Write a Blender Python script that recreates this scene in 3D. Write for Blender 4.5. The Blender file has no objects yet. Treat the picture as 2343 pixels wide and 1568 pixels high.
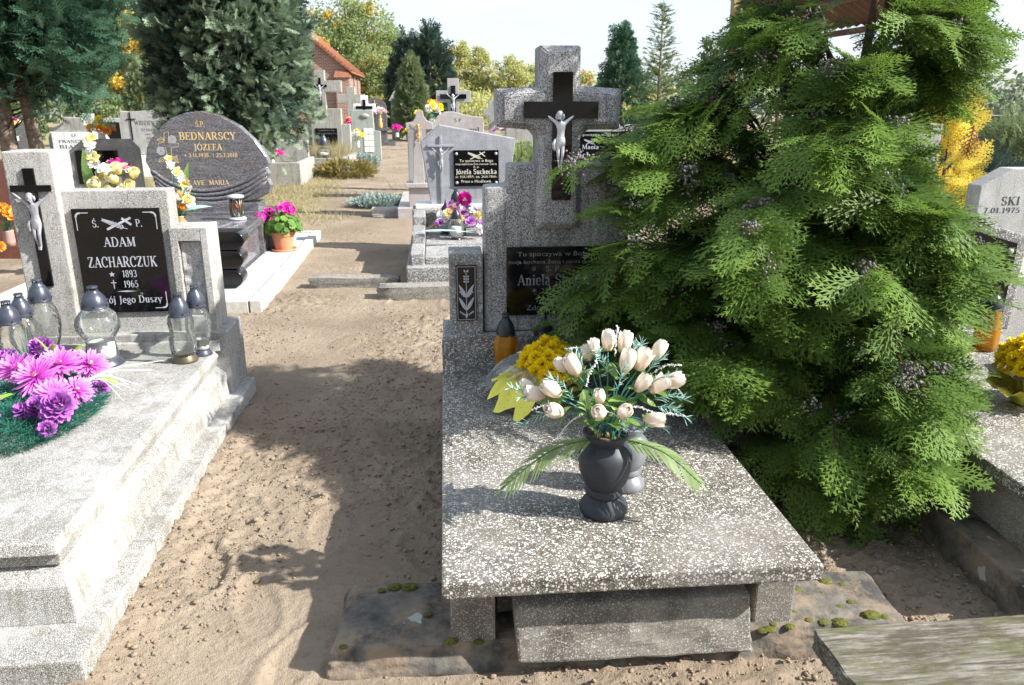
import bpy, bmesh, math, random
import numpy as np
from mathutils import Vector, Matrix, Euler
random.seed(7)
RNG = np.random.default_rng(11)
SC = bpy.context.scene
COL = SC.collection
R = math.radians
PI = math.pi

# ------------------------------------------------------------------ camera, sky, sun, exposure
cam = bpy.data.objects.new('camera', bpy.data.cameras.new('camera'))
COL.objects.link(cam)
cam.location = (0, 0, 1.55)
cam.rotation_euler = (R(90 - 17.2), 0, 0)
cam.data.sensor_width = 36.0
cam.data.lens = 1786 / 2342 * 36
cam.data.clip_start = 0.05
cam.data.clip_end = 2000
cam.data.dof.use_dof = True
cam.data.dof.focus_distance = 3.0
cam.data.dof.aperture_fstop = 9.0
SC.camera = cam

SUN_EL, SUN_AZ = 36.0, -12.0          # azimuth measured from +X towards +Y
sun_dir = Vector((math.cos(R(SUN_EL)) * math.cos(R(SUN_AZ)), math.cos(R(SUN_EL)) * math.sin(R(SUN_AZ)), math.sin(R(SUN_EL))))
sl = bpy.data.lights.new('sun', 'SUN')
sl.energy = 4.7
sl.angle = R(0.55)
sl.color = (1.0, 0.965, 0.915)
sun = bpy.data.objects.new('sun', sl)
COL.objects.link(sun)
sun.rotation_euler = (-sun_dir).to_track_quat('-Z', 'Y').to_euler()

world = bpy.data.worlds.new('World')
SC.world = world
world.use_nodes = True
wn = world.node_tree
wn.nodes.clear()

def nd(nt, t, ins=None, **props):
    n = nt.nodes.new(t)
    for k, v in props.items():
        setattr(n, k, v)
    for k, v in (ins or {}).items():
        s = n.inputs[k]
        if isinstance(v, bpy.types.NodeSocket):
            nt.links.new(v, s)
        else:
            if isinstance(v, (tuple, list)) and len(v) == 3 and s.type == 'RGBA':
                v = (*v, 1)
            s.default_value = v
    return n

sky = nd(wn, 'ShaderNodeTexSky', sky_type='NISHITA', sun_disc=False, sun_elevation=R(SUN_EL), sun_rotation=R(90 - SUN_AZ),
         altitude=60, air_density=1.0, dust_density=1.6, ozone_density=1.0)
wtc = nd(wn, 'ShaderNodeTexCoord')
wmap = nd(wn, 'ShaderNodeMapping', {'Vector': wtc.outputs['Generated'], 'Scale': (1, 1, 3.2)})
wno = nd(wn, 'ShaderNodeTexNoise', {'Vector': wmap.outputs[0], 'Scale': 1.7, 'Detail': 5.0, 'Roughness': 0.5})
wrm = nd(wn, 'ShaderNodeMapRange', {'Value': wno.outputs[0], 'From Min': 0.34, 'From Max': 0.66})
wcl = nd(wn, 'ShaderNodeMix', {'Factor': wrm.outputs[0], 6: sky.outputs[0], 7: (4.3, 4.75, 5.4, 1)}, data_type='RGBA')
wbg = nd(wn, 'ShaderNodeBackground', {'Color': wcl.outputs[2], 'Strength': 0.106})
wout = nd(wn, 'ShaderNodeOutputWorld', {'Surface': wbg.outputs[0]})

SC.view_settings.view_transform = 'Standard'
SC.view_settings.look = 'None'
SC.view_settings.exposure = 1.2
SC.view_settings.gamma = 1.0
SC.view_settings.use_curve_mapping = False
SC.cycles.use_denoising = True
SC.cycles.max_bounces = 8
SC.cycles.transparent_max_bounces = 24
SC.cycles.caustics_reflective = False
SC.cycles.caustics_refractive = False

# ------------------------------------------------------------------ materials
MATS = {}
def material(name):
    m = bpy.data.materials.new(name)
    m.use_nodes = True
    nt = m.node_tree
    nt.nodes.clear()
    MATS[name] = m
    return m, nt

def coords(nt, kind='Object'):
    return nd(nt, 'ShaderNodeTexCoord').outputs[kind]

def noise(nt, vec, scale, detail=4.0, rough=0.55, out=0):
    return nd(nt, 'ShaderNodeTexNoise', {'Vector': vec, 'Scale': scale, 'Detail': detail, 'Roughness': rough}).outputs[out]

def maprange(nt, v, a, b, c=0.0, d=1.0):
    return nd(nt, 'ShaderNodeMapRange', {'Value': v, 'From Min': a, 'From Max': b, 'To Min': c, 'To Max': d}).outputs[0]

def mix(nt, f, a, b, blend='MIX'):
    n = nd(nt, 'ShaderNodeMix', {'Factor': f, 6: a if not isinstance(a, tuple) else (*a[:3], 1), 7: b if not isinstance(b, tuple) else (*b[:3], 1)}, data_type='RGBA', blend_type=blend)
    return n.outputs[2]

def mathn(nt, op, a, b=0.0):
    n = nd(nt, 'ShaderNodeMath', operation=op)
    for i, v in enumerate((a, b)):
        if isinstance(v, bpy.types.NodeSocket):
            nt.links.new(v, n.inputs[i])
        else:
            n.inputs[i].default_value = v
    return n.outputs[0]

def bump(nt, h, strength=0.5, dist=0.01):
    return nd(nt, 'ShaderNodeBump', {'Height': h, 'Strength': strength, 'Distance': dist}).outputs[0]

def finish(nt, col, rough=0.7, nrm=None, spec=0.3, metal=0.0, coat=0.0, extra=None):
    ins = {'Base Color': col, 'Roughness': rough, 'Specular IOR Level': spec, 'Metallic': metal, 'Coat Weight': coat}
    if nrm is not None:
        ins['Normal'] = nrm
    ins.update(extra or {})
    p = nd(nt, 'ShaderNodeBsdfPrincipled', ins)
    nd(nt, 'ShaderNodeOutputMaterial', {'Surface': p.outputs[0]})
    return p

def plain(name, col, rough=0.6, spec=0.3, metal=0.0, var=0.12, nscale=20, bmp=0.0):
    m, nt = material(name)
    c = coords(nt)
    n1 = noise(nt, c, nscale)
    colr = mix(nt, maprange(nt, n1, 0.3, 0.7), tuple(x * (1 - var) for x in col), tuple(min(1, x * (1 + var)) for x in col))
    finish(nt, colr, rough, bump(nt, n1, bmp, 0.005) if bmp else None, spec, metal)
    return m

def streaks(nt, c, base, amt, col):
    """rain streaks and soot running down the upright faces"""
    mp = nd(nt, 'ShaderNodeMapping', {'Vector': c, 'Scale': (16, 16, 1.1)}).outputs[0]
    k = mathn(nt, 'MULTIPLY', maprange(nt, noise(nt, mp, 1.6, 6, 0.7), 0.50, 0.72), amt)
    return mix(nt, k, base, col)

def terrazzo(name, matrix, matrix2, chip, scale=75, big=0.30, rough=0.45, film=0.35, filmcol=(0.42, 0.41, 0.39), dirt=0.5, dirtcol=(0.10, 0.085, 0.06), small=0.30):
    """cast stone with white marble chips"""
    m, nt = material(name)
    c = coords(nt)
    dn = nd(nt, 'ShaderNodeTexNoise', {'Vector': c, 'Scale': scale * 0.9, 'Detail': 1.0})
    off = nd(nt, 'ShaderNodeVectorMath', {0: dn.outputs['Color'], 1: (0.5, 0.5, 0.5)}, operation='SUBTRACT')
    off2 = nd(nt, 'ShaderNodeVectorMath', {0: off.outputs[0], 'Scale': 0.55 / scale}, operation='SCALE')
    cc = nd(nt, 'ShaderNodeVectorMath', {0: c, 1: off2.outputs[0]}, operation='ADD').outputs[0]
    v1 = nd(nt, 'ShaderNodeTexVoronoi', {'Vector': cc, 'Scale': scale})
    s1 = nd(nt, 'ShaderNodeSeparateColor', {'Color': v1.outputs['Color']})
    thr = mathn(nt, 'MULTIPLY', s1.outputs[0], big * 1.7)
    m1 = maprange(nt, mathn(nt, 'SUBTRACT', thr, v1.outputs['Distance']), -0.02, 0.04)
    v2 = nd(nt, 'ShaderNodeTexVoronoi', {'Vector': cc, 'Scale': scale * 2.3})
    s2 = nd(nt, 'ShaderNodeSeparateColor', {'Color': v2.outputs['Color']})
    m2 = maprange(nt, mathn(nt, 'SUBTRACT', mathn(nt, 'MULTIPLY', s2.outputs[0], small * 1.7), v2.outputs['Distance']), -0.03, 0.05)
    mask = mathn(nt, 'MAXIMUM', m1, mathn(nt, 'MULTIPLY', m2, 0.85))
    big_n = noise(nt, c, 2.6, 5)
    mid_n = noise(nt, c, 14, 4)
    mat_c = mix(nt, maprange(nt, mid_n, 0.35, 0.65), matrix, matrix2)
    chip_c = mix(nt, s1.outputs[1], tuple(x * 0.72 for x in chip), chip)
    base = mix(nt, mask, mat_c, chip_c)
    fm = mathn(nt, 'MULTIPLY', maprange(nt, big_n, 0.48, 0.66), film)
    base = mix(nt, fm, base, filmcol)
    dm = mathn(nt, 'MULTIPLY', mathn(nt, 'MULTIPLY', maprange(nt, noise(nt, c, 5.1, 6, 0.65), 0.52, 0.72), dirt), mathn(nt, 'SUBTRACT', 1.0, mathn(nt, 'MULTIPLY', mask, 0.6)))
    base = mix(nt, dm, base, dirtcol)
    h = mathn(nt, 'ADD', mathn(nt, 'MULTIPLY', mask, 0.4), mathn(nt, 'MULTIPLY', noise(nt, c, scale * 2.5, 3), 0.5))
    finish(nt, base, mathn(nt, 'ADD', rough, mathn(nt, 'MULTIPLY', mid_n, 0.25)), bump(nt, h, 0.35, 0.003), 0.35)
    return m

def pebbledash(name, cell=(0.62, 0.61, 0.58), cell2=(0.42, 0.42, 0.40), line=(0.10, 0.09, 0.075), scale=85, film=0.6, filmcol=(0.66, 0.65, 0.62), stain=0.35):
    """washed cast stone: packed pale pebbles with thin dark joints, worn cement film in places"""
    m, nt = material(name)
    c = coords(nt)
    v1 = nd(nt, 'ShaderNodeTexVoronoi', {'Vector': c, 'Scale': scale})
    ve = nd(nt, 'ShaderNodeTexVoronoi', {'Vector': c, 'Scale': scale}, feature='DISTANCE_TO_EDGE')
    s1 = nd(nt, 'ShaderNodeSeparateColor', {'Color': v1.outputs['Color']})
    edge = maprange(nt, ve.outputs['Distance'], 0.02, 0.16)
    pc = mix(nt, s1.outputs[0], cell2, cell)
    base = mix(nt, edge, line, pc)
    bn = noise(nt, c, 3.0, 6, 0.6)
    base = mix(nt, mathn(nt, 'MULTIPLY', maprange(nt, bn, 0.42, 0.62), film), base, filmcol)
    st = mathn(nt, 'MULTIPLY', maprange(nt, noise(nt, c, 6.5, 6, 0.7), 0.55, 0.75), stain)
    base = mix(nt, st, base, (0.17, 0.15, 0.10))
    base = streaks(nt, c, base, stain * .8, (0.15, 0.135, 0.095))
    h = mathn(nt, 'ADD', mathn(nt, 'MULTIPLY', edge, 0.6), mathn(nt, 'MULTIPLY', bn, 0.5))
    finish(nt, base, 0.75, bump(nt, h, 0.5, 0.004), 0.25)
    return m

def speckle(name, dark, light, scale=260, rough=0.5, stain=0.35, staincol=(0.08, 0.075, 0.06), contrast=0.10, coat=0.0):
    m, nt = material(name)
    c = coords(nt)
    n1 = noise(nt, c, scale, 2.0, 0.6)
    f = maprange(nt, n1, 0.5 - contrast, 0.5 + contrast)
    base = mix(nt, f, dark, light)
    bn = noise(nt, c, 3.3, 6, 0.62)
    base = mix(nt, mathn(nt, 'MULTIPLY', maprange(nt, bn, 0.5, 0.72), stain), base, staincol)
    base = mix(nt, mathn(nt, 'MULTIPLY', maprange(nt, noise(nt, c, 9, 4), 0.5, 0.7), 0.25), base, tuple(min(1, x * 1.25) for x in light))
    base = streaks(nt, c, base, min(.7, stain * 1.4), staincol)
    finish(nt, base, rough, bump(nt, n1, 0.25 if rough > 0.3 else 0.0, 0.002), 0.4, coat=coat)
    return m

M_TER = terrazzo('terrazzo slab', (0.070, 0.060, 0.044), (0.150, 0.133, 0.105), (0.68, 0.67, 0.63), 120, 0.33, 0.40, 0.46, (0.36, 0.345, 0.32), 0.75, (0.085, 0.068, 0.042), 0.29)
M_TERF = terrazzo('terrazzo fine', (0.10, 0.095, 0.085), (0.20, 0.19, 0.18), (0.66, 0.66, 0.65), 120, 0.36, 0.6, 0.35, (0.36, 0.36, 0.36), 0.7, (0.05, 0.048, 0.04))
M_STEP = terrazzo('weathered step stone', (0.14, 0.125, 0.105), (0.22, 0.20, 0.17), (0.52, 0.51, 0.47), 170, 0.30, 0.8, 0.5, (0.30, 0.28, 0.24), 0.9, (0.05, 0.045, 0.035))
M_PEB = pebbledash('washed pebble stone', (0.60, 0.59, 0.56), (0.40, 0.40, 0.38), (0.13, 0.12, 0.10), 150, 0.5, (0.60, 0.59, 0.56), 0.5)
M_PEBW = pebbledash('worn washed stone', (0.53, 0.525, 0.505), (0.32, 0.32, 0.305), (0.13, 0.118, 0.09), 165, 0.5, (0.52, 0.515, 0.50), 0.8)
M_GREY = speckle('grey speckled cast stone', (0.085, 0.085, 0.088), (0.50, 0.50, 0.50), 210, 0.62, 0.55, (0.07, 0.066, 0.055), 0.09)
M_GREY2 = speckle('blue grey speckled stone', (0.13, 0.14, 0.155), (0.47, 0.48, 0.50), 190, 0.55, 0.25)
M_PINK = speckle('pinkish granite', (0.27, 0.24, 0.235), (0.52, 0.49, 0.47), 200, 0.35, 0.15)
M_LGREY = speckle('pale grey cast stone', (0.26, 0.26, 0.25), (0.50, 0.50, 0.48), 160, 0.7, 0.3, (0.14, 0.13, 0.10))
M_CONC = speckle('weathered concrete', (0.22, 0.215, 0.195), (0.43, 0.42, 0.385), 70, 0.85, 0.55, (0.13, 0.125, 0.09))
M_GREEN = speckle('green grey painted stone', (0.25, 0.28, 0.25), (0.36, 0.39, 0.35), 90, 0.8, 0.3)
M_WHITE = speckle('white marble', (0.62, 0.62, 0.62), (0.78, 0.78, 0.77), 60, 0.5, 0.12, (0.45, 0.44, 0.4))
M_RED = speckle('red brown granite', (0.07, 0.025, 0.02), (0.20, 0.085, 0.065), 220, 0.2, 0.0)

def black_granite():
    m, nt = material('black polished granite')
    c = coords(nt)
    n1 = noise(nt, c, 300, 2)
    col = mix(nt, maprange(nt, n1, 0.45, 0.7), (0.004, 0.004, 0.0045), (0.010, 0.010, 0.011))
    ro = mathn(nt, 'ADD', 0.03, mathn(nt, 'MULTIPLY', noise(nt, c, 8, 5), 0.08))
    finish(nt, col, ro, None, 0.35)
    return m
M_BLACK = black_granite()

def streak_granite():
    m, nt = material('dark violet streaked granite')
    c = coords(nt)
    mp = nd(nt, 'ShaderNodeMapping', {'Vector': c, 'Rotation': (0, 0.35, 0), 'Scale': (1.0, 1.0, 5.5)}).outputs[0]
    n1 = noise(nt, mp, 7, 7, 0.68)
    n2 = noise(nt, mp, 46, 5, 0.72)
    base = mix(nt, maprange(nt, n1, 0.35, 0.7), (0.030, 0.030, 0.038), (0.135, 0.13, 0.145))
    base = mix(nt, maprange(nt, n2, 0.47, 0.68), base, (0.33, 0.325, 0.335))
    base = mix(nt, mathn(nt, 'MULTIPLY', maprange(nt, noise(nt, c, 4, 4), 0.56, 0.74), 0.6), base, (0.15, 0.11, 0.08))
    finish(nt, base, 0.13, None, 0.5)
    return m
M_BED = streak_granite()

M_SILVER = plain('silvered lettering', (0.44, 0.46, 0.50), 0.4, 0.5)
M_DULL = plain('dull worn lettering', (0.17, 0.18, 0.20), 0.5, 0.3, var=0.5, nscale=30)
M_GOLD = plain('gilded lettering', (0.72, 0.52, 0.24), 0.45, 0.4)
M_CREAM = plain('cream lettering', (0.70, 0.66, 0.54), 0.6)
M_INK = plain('dark engraved lettering', (0.05, 0.05, 0.055), 0.6)
M_WHT = plain('white paint', (0.8, 0.8, 0.8), 0.5)
M_ALU = plain('cast aluminium figure', (0.58, 0.59, 0.62), 0.42, 0.5, 0.35, 0.15, 60, 0.1)
M_ALUD = plain('dull cast figure', (0.36, 0.36, 0.38), 0.5, 0.5, 0.35, 0.25, 60, 0.1)
M_BRASS = plain('gilt cast figure', (0.62, 0.42, 0.18), 0.4, 0.5, 0.4)
M_BRONZE = plain('bronzed metal', (0.17, 0.145, 0.09), 0.35, 0.5, 0.7)
M_LID = plain('grey plastic lid', (0.055, 0.062, 0.085), 0.32, 0.5, 0.25, 0.2, 40)
M_LIDB = plain('black plastic lid', (0.018, 0.02, 0.026), 0.35, 0.5)
M_VASE = plain('charcoal plastic vase', (0.030, 0.034, 0.043), 0.5, 0.35, var=0.2, nscale=12)
M_POT = plain('terracotta plastic pot', (0.62, 0.25, 0.13), 0.55, 0.3)
M_POTB = plain('brown pot', (0.36, 0.24, 0.2), 0.6)
M_WAX = plain('white wax', (0.8, 0.79, 0.75), 0.5)
M_REDW = plain('red wax', (0.6, 0.03, 0.02), 0.4)
M_BLKPL = plain('black polished block', (0.006, 0.006, 0.007), 0.16, 0.5)
M_FENCE = plain('green fence sheet', (0.012, 0.055, 0.045), 0.45, 0.4)
M_ROOFM = plain('dark brown sheet roof', (0.085, 0.03, 0.025), 0.5)
M_DECK = pebbledash('pale deck tile', (0.56, 0.57, 0.60), (0.46, 0.47, 0.50), (0.4, 0.4, 0.42), 160, 0.7, (0.54, 0.55, 0.58), 0.10)
M_KERB = plain('pale concrete kerb', (0.50, 0.48, 0.43), 0.85, 0.2, 0, 0.15, 30, 0.3)

def glass(name, tint, dens=0.15, dcol=(0.75, 0.78, 0.76)):
    """thin lantern glass: clear pane with a fresnel gloss"""
    m, nt = material(name)
    c = coords(nt)
    tr = nd(nt, 'ShaderNodeBsdfTransparent', {'Color': (*tint, 1)})
    wv = noise(nt, c, 45, 2)
    gl = nd(nt, 'ShaderNodeBsdfGlossy', {'Color': (1, 1, 1, 1), 'Roughness': 0.06, 'Normal': bump(nt, wv, 0.7, 0.006)})
    df = nd(nt, 'ShaderNodeBsdfDiffuse', {'Color': (*dcol, 1)})
    lw = nd(nt, 'ShaderNodeLayerWeight', {'Blend': 0.28, 'Normal': bump(nt, wv, 0.5, 0.006)})
    a = nd(nt, 'ShaderNodeMixShader', {0: dens, 1: tr.outputs[0], 2: df.outputs[0]})
    b = nd(nt, 'ShaderNodeMixShader', {0: mathn(nt, 'MULTIPLY', lw.outputs['Fresnel'], 1.0), 1: a.outputs[0], 2: gl.outputs[0]})
    nd(nt, 'ShaderNodeOutputMaterial', {'Surface': b.outputs[0]})
    return m
M_GLASS = glass('clear lantern glass', (0.90, 0.92, 0.90), 0.06)
M_AMBER = glass('amber lantern glass', (0.85, 0.50, 0.04), 0.42, (0.62, 0.27, 0.012))
M_FOILC = glass('clear cellophane', (0.93, 0.93, 0.95), 0.12)

def foliage(name, c1, c2, trans=0.35, rough=0.55, spec=0.25):
    """leaf material: colour varies from spray to spray through the 'var' attribute"""
    m, nt = material(name)
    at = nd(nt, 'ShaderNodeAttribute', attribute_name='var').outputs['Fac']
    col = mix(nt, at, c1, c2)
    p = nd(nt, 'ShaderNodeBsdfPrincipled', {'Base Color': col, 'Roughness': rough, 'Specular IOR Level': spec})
    tl = nd(nt, 'ShaderNodeBsdfTranslucent', {'Color': mix(nt, 0.35, col, tuple(min(1, x * 1.9) for x in c2))})
    ms = nd(nt, 'ShaderNodeMixShader', {0: trans, 1: p.outputs[0], 2: tl.outputs[0]})
    nd(nt, 'ShaderNodeOutputMaterial', {'Surface': ms.outputs[0]})
    return m
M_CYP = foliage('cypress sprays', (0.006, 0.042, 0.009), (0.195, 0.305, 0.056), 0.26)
M_BLUE = foliage('blue green conifer sprays', (0.016, 0.058, 0.034), (0.085, 0.170, 0.100), 0.2)
M_GREYG = foliage('silvery green conifer sprays', (0.024, 0.078, 0.036), (0.27, 0.35, 0.235), 0.2)
M_JUN = foliage('juniper sprays', (0.09, 0.13, 0.06), (0.22, 0.27, 0.13), 0.25)
M_DARKC = foliage('dark conifer needles', (0.022, 0.045, 0.035), (0.07, 0.11, 0.08), 0.2)
M_GOLDC = foliage('golden cypress sprays', (0.46, 0.31, 0.035), (0.78, 0.62, 0.11), 0.4)
M_LEAFG = foliage('olive green leaves', (0.12, 0.18, 0.06), (0.32, 0.38, 0.16), 0.4)
M_LEAFY = foliage('yellow autumn leaves', (0.45, 0.28, 0.03), (0.72, 0.50, 0.08), 0.4)
M_LEAFP = foliage('pale birch leaves', (0.25, 0.28, 0.09), (0.50, 0.49, 0.20), 0.4)
M_LEAFO = foliage('orange birch leaves', (0.42, 0.22, 0.06), (0.6, 0.38, 0.12), 0.4)
M_LEAFD = foliage('dark green leaves', (0.05, 0.085, 0.03), (0.15, 0.20, 0.08), 0.3)
M_FOREST = foliage('far forest leaves', (0.06, 0.10, 0.06), (0.16, 0.20, 0.12), 0.3)
M_STRAW = foliage('dry grass blades', (0.19, 0.18, 0.08), (0.46, 0.385, 0.225), 0.3)
M_GRASS = foliage('green grass blades', (0.10, 0.17, 0.03), (0.25, 0.32, 0.08), 0.35)
M_SILV = foliage('silver leaved ground cover', (0.15, 0.22, 0.20), (0.38, 0.46, 0.43), 0.2)
M_BRLEAF = foliage('trailing brown green leaves', (0.10, 0.15, 0.03), (0.32, 0.22, 0.08), 0.3)
M_ALEAF = foliage('artificial green leaves', (0.07, 0.16, 0.035), (0.22, 0.36, 0.09), 0.3, 0.4, 0.4)
M_PALM = foliage('artificial palm leaf', (0.12, 0.20, 0.065), (0.29, 0.375, 0.17), 0.35, 0.4)
M_MINT = foliage('mint green plastic sprig', (0.22, 0.46, 0.40), (0.52, 0.74, 0.66), 0.3)
M_WSPR = foliage('white plastic sprig', (0.75, 0.77, 0.75), (0.85, 0.87, 0.85), 0.2)
M_LIME = foliage('lime green leaf', (0.25, 0.52, 0.04), (0.42, 0.70, 0.08), 0.3)
M_TINSEL = foliage('dark green tinsel needles', (0.008, 0.075, 0.055), (0.045, 0.20, 0.14), 0.1, 0.4)
M_GERA = foliage('geranium leaves', (0.06, 0.17, 0.03), (0.20, 0.33, 0.07), 0.3)
M_MOSS = foliage('moss', (0.05, 0.055, 0.010), (0.135, 0.14, 0.028), 0.0, 0.9)
M_CONE = foliage('blue grey cones', (0.085, 0.072, 0.066), (0.235, 0.215, 0.22), 0.0, 0.8)
def petals(name, base, tip, trans=0.25):
    return foliage(name, base, tip, trans, 0.5, 0.2)
M_ROSE = petals('cream rose petals', (0.84, 0.62, 0.42), (0.88, 0.80, 0.70), 0.25)
M_YROSE = petals('yellow rose petals', (0.82, 0.55, 0.05), (0.88, 0.80, 0.42))
M_CHRY = petals('golden chrysanthemum petals', (0.88, 0.54, 0.002), (0.96, 0.80, 0.02))
M_PURP = petals('purple petals', (0.13, 0.010, 0.19), (0.56, 0.20, 0.62))
M_PINKP = petals('magenta petals', (0.58, 0.03, 0.50), (0.80, 0.30, 0.75))
M_GERP = petals('hot pink petals', (0.70, 0.01, 0.30), (0.90, 0.05, 0.48))
M_ORP = petals('orange petals', (0.80, 0.15, 0.02), (0.92, 0.42, 0.06))
M_WPET = petals('white petals', (0.8, 0.76, 0.7), (0.88, 0.87, 0.86))
M_PPET = petals('pale pink petals', (0.6, 0.25, 0.28), (0.8, 0.6, 0.6))
M_YC = plain('yellow flower centre', (0.75, 0.55, 0.10), 0.8)
M_FOILY = plain('yellow patterned wrap', (0.80, 0.74, 0.10), 0.5, 0.4, nscale=8)
M_BARK = plain('grey brown bark', (0.20, 0.16, 0.125), 0.9, 0.1, 0, 0.4, 22, 0.8)
M_TWIG = plain('red brown twig', (0.075, 0.046, 0.03), 0.8, 0.1, 0, 0.3, 40)
M_STEM = plain('teal plastic stem', (0.05, 0.24, 0.20), 0.5)

def wood(name, c1, c2, c3, ax='X'):
    m, nt = material(name)
    c = coords(nt)
    sc = {'X': (4.0, 40, 40), 'Z': (30, 30, 2.0)}[ax]
    mp = nd(nt, 'ShaderNodeMapping', {'Vector': c, 'Scale': sc}).outputs[0]
    n1 = noise(nt, mp, 3.0, 7, 0.7)
    col = mix(nt, maprange(nt, n1, 0.38, 0.62), c1, c2)
    mp2 = nd(nt, 'ShaderNodeMapping', {'Vector': c, 'Scale': tuple(max(3.0, s * 0.24) for s in sc)}).outputs[0]
    col = mix(nt, mathn(nt, 'MULTIPLY', maprange(nt, noise(nt, mp2, 2.0, 7, 0.75), 0.46, 0.60), 0.75), col, c3)
    col = mix(nt, mathn(nt, 'MULTIPLY', maprange(nt, noise(nt, mp2, 1.3, 7, 0.8), 0.50, 0.62), 0.85), col, tuple(x * 0.9 for x in c1))
    finish(nt, col, 0.85, bump(nt, n1, 0.7, 0.006), 0.2)
    return m
M_PLANK = wood('weathered grey plank', (0.075, 0.060, 0.042), (0.27, 0.25, 0.215), (0.085, 0.092, 0.03))
M_POSTW = wood('yellow brown timber post', (0.30, 0.20, 0.09), (0.48, 0.36, 0.18), (0.26, 0.2, 0.12), 'Z')

def sand():
    m, nt = material('trodden sand')
    c = coords(nt)
    n1 = noise(nt, c, 1.3, 6, 0.6)
    n2 = noise(nt, c, 38, 5, 0.65)
    n3 = noise(nt, c, 260, 3, 0.6)
    col = mix(nt, maprange(nt, n1, 0.35, 0.66), (0.215, 0.168, 0.122), (0.322, 0.262, 0.195))
    col = mix(nt, mathn(nt, 'MULTIPLY', maprange(nt, n2, 0.54, 0.70), 0.5), col, (0.165, 0.115, 0.075))
    col = mix(nt, mathn(nt, 'MULTIPLY', maprange(nt, n3, 0.55, 0.75), 0.4), col, (0.48, 0.40, 0.30))
    # dry turf further back, bounded by its own ragged outline
    at = nd(nt, 'ShaderNodeAttribute', attribute_name='turf').outputs['Fac']
    tm = maprange(nt, mathn(nt, 'ADD', at, mathn(nt, 'MULTIPLY', mathn(nt, 'SUBTRACT', noise(nt, c, 3.2, 5), 0.5), 1.3)), 0.4, 0.62)
    turf = mix(nt, maprange(nt, noise(nt, c, 14, 5), 0.4, 0.62), (0.31, 0.25, 0.15), (0.21, 0.20, 0.10))
    col = mix(nt, mathn(nt, 'MULTIPLY', tm, 0.85), col, turf)
    h = mathn(nt, 'ADD', mathn(nt, 'MULTIPLY', n2, 0.7), mathn(nt, 'MULTIPLY', n3, 0.25))
    finish(nt, col, 0.95, bump(nt, h, 1.0, 0.018), 0.1)
    return m
M_SAND = sand()
M_CLOD = plain('sandy clods', (0.255, 0.195, 0.138), 0.95, 0.1, 0, 0.3, 90, 0.5)

def mossy_concrete():
    m, nt = material('dark mossy base stone')
    c = coords(nt)
    n1 = noise(nt, c, 9, 6, 0.65)
    n2 = noise(nt, c, 60, 4)
    col = mix(nt, maprange(nt, n1, 0.4, 0.62), (0.065, 0.062, 0.056), (0.17, 0.155, 0.13))
    col = mix(nt, mathn(nt, 'MULTIPLY', maprange(nt, noise(nt, c, 5, 6, 0.7), 0.47, 0.60), 0.85), col, (0.27, 0.205, 0.145))
    col = mix(nt, maprange(nt, noise(nt, c, 11, 2), 0.69, 0.72), col, (0.40, 0.40, 0.37))
    finish(nt, col, 0.9, bump(nt, n2, 0.6, 0.006), 0.2)
    return m
M_BASE = mossy_concrete()

def brick_mat():
    m, nt = material('red brick masonry')
    c = coords(nt, 'UV')
    b = nd(nt, 'ShaderNodeTexBrick', {'Vector': c, 'Color1': (0.27, 0.12, 0.085, 1), 'Color2': (0.19, 0.085, 0.065, 1), 'Mortar': (0.46, 0.40, 0.36, 1), 'Scale': 1.0,
                                      'Mortar Size': 0.012, 'Brick Width': 0.27, 'Row Height': 0.085})
    finish(nt, b.outputs['Color'], 0.9, bump(nt, b.outputs['Fac'], -0.5, 0.01), 0.15)
    return m
M_BRICK = brick_mat()
M_TILE = plain('orange roof tile', (0.25, 0.105, 0.06), 0.8, 0.2, 0, 0.3, 6, 0.3)
M_DARK = plain('dark glazing', (0.02, 0.02, 0.022), 0.2, 0.4)

# ------------------------------------------------------------------ geometry helpers
def tag(o, label=None, cat=None, group=None, kind=None):
    for k, v in (('label', label), ('category', cat), ('group', group), ('kind', kind)):
        if v:
            o[k] = v
    return o

def empty(name, loc=(0, 0, 0), rz=0.0, label=None, cat=None, group=None):
    o = bpy.data.objects.new(name, None)
    COL.objects.link(o)
    o.location = loc
    o.rotation_euler = (0, 0, R(rz))
    o.empty_display_size = 0.1
    return tag(o, label, cat, group)

def link_mesh(name, me, mat=None, parent=None, loc=None, rot=None, scale=None):
    o = bpy.data.objects.new(name, me)
    COL.objects.link(o)
    if mat is not None:
        if len(me.materials) == 0:
            me.materials.append(mat)
        elif me.materials[0] is not mat:
            o.material_slots[0].link = 'OBJECT'
            o.material_slots[0].material = mat
    if parent is not None:
        o.parent = parent
    if loc is not None:
        o.location = loc
    if rot is not None:
        o.rotation_euler = rot
    if scale is not None:
        o.scale = scale if isinstance(scale, (tuple, list)) else (scale,) * 3
    return o

def copy_tree(o, parent=None):
    c = o.copy()
    COL.objects.link(c)
    c.parent = parent
    for ch in list(o.children):
        copy_tree(ch, c)
    return c

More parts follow.
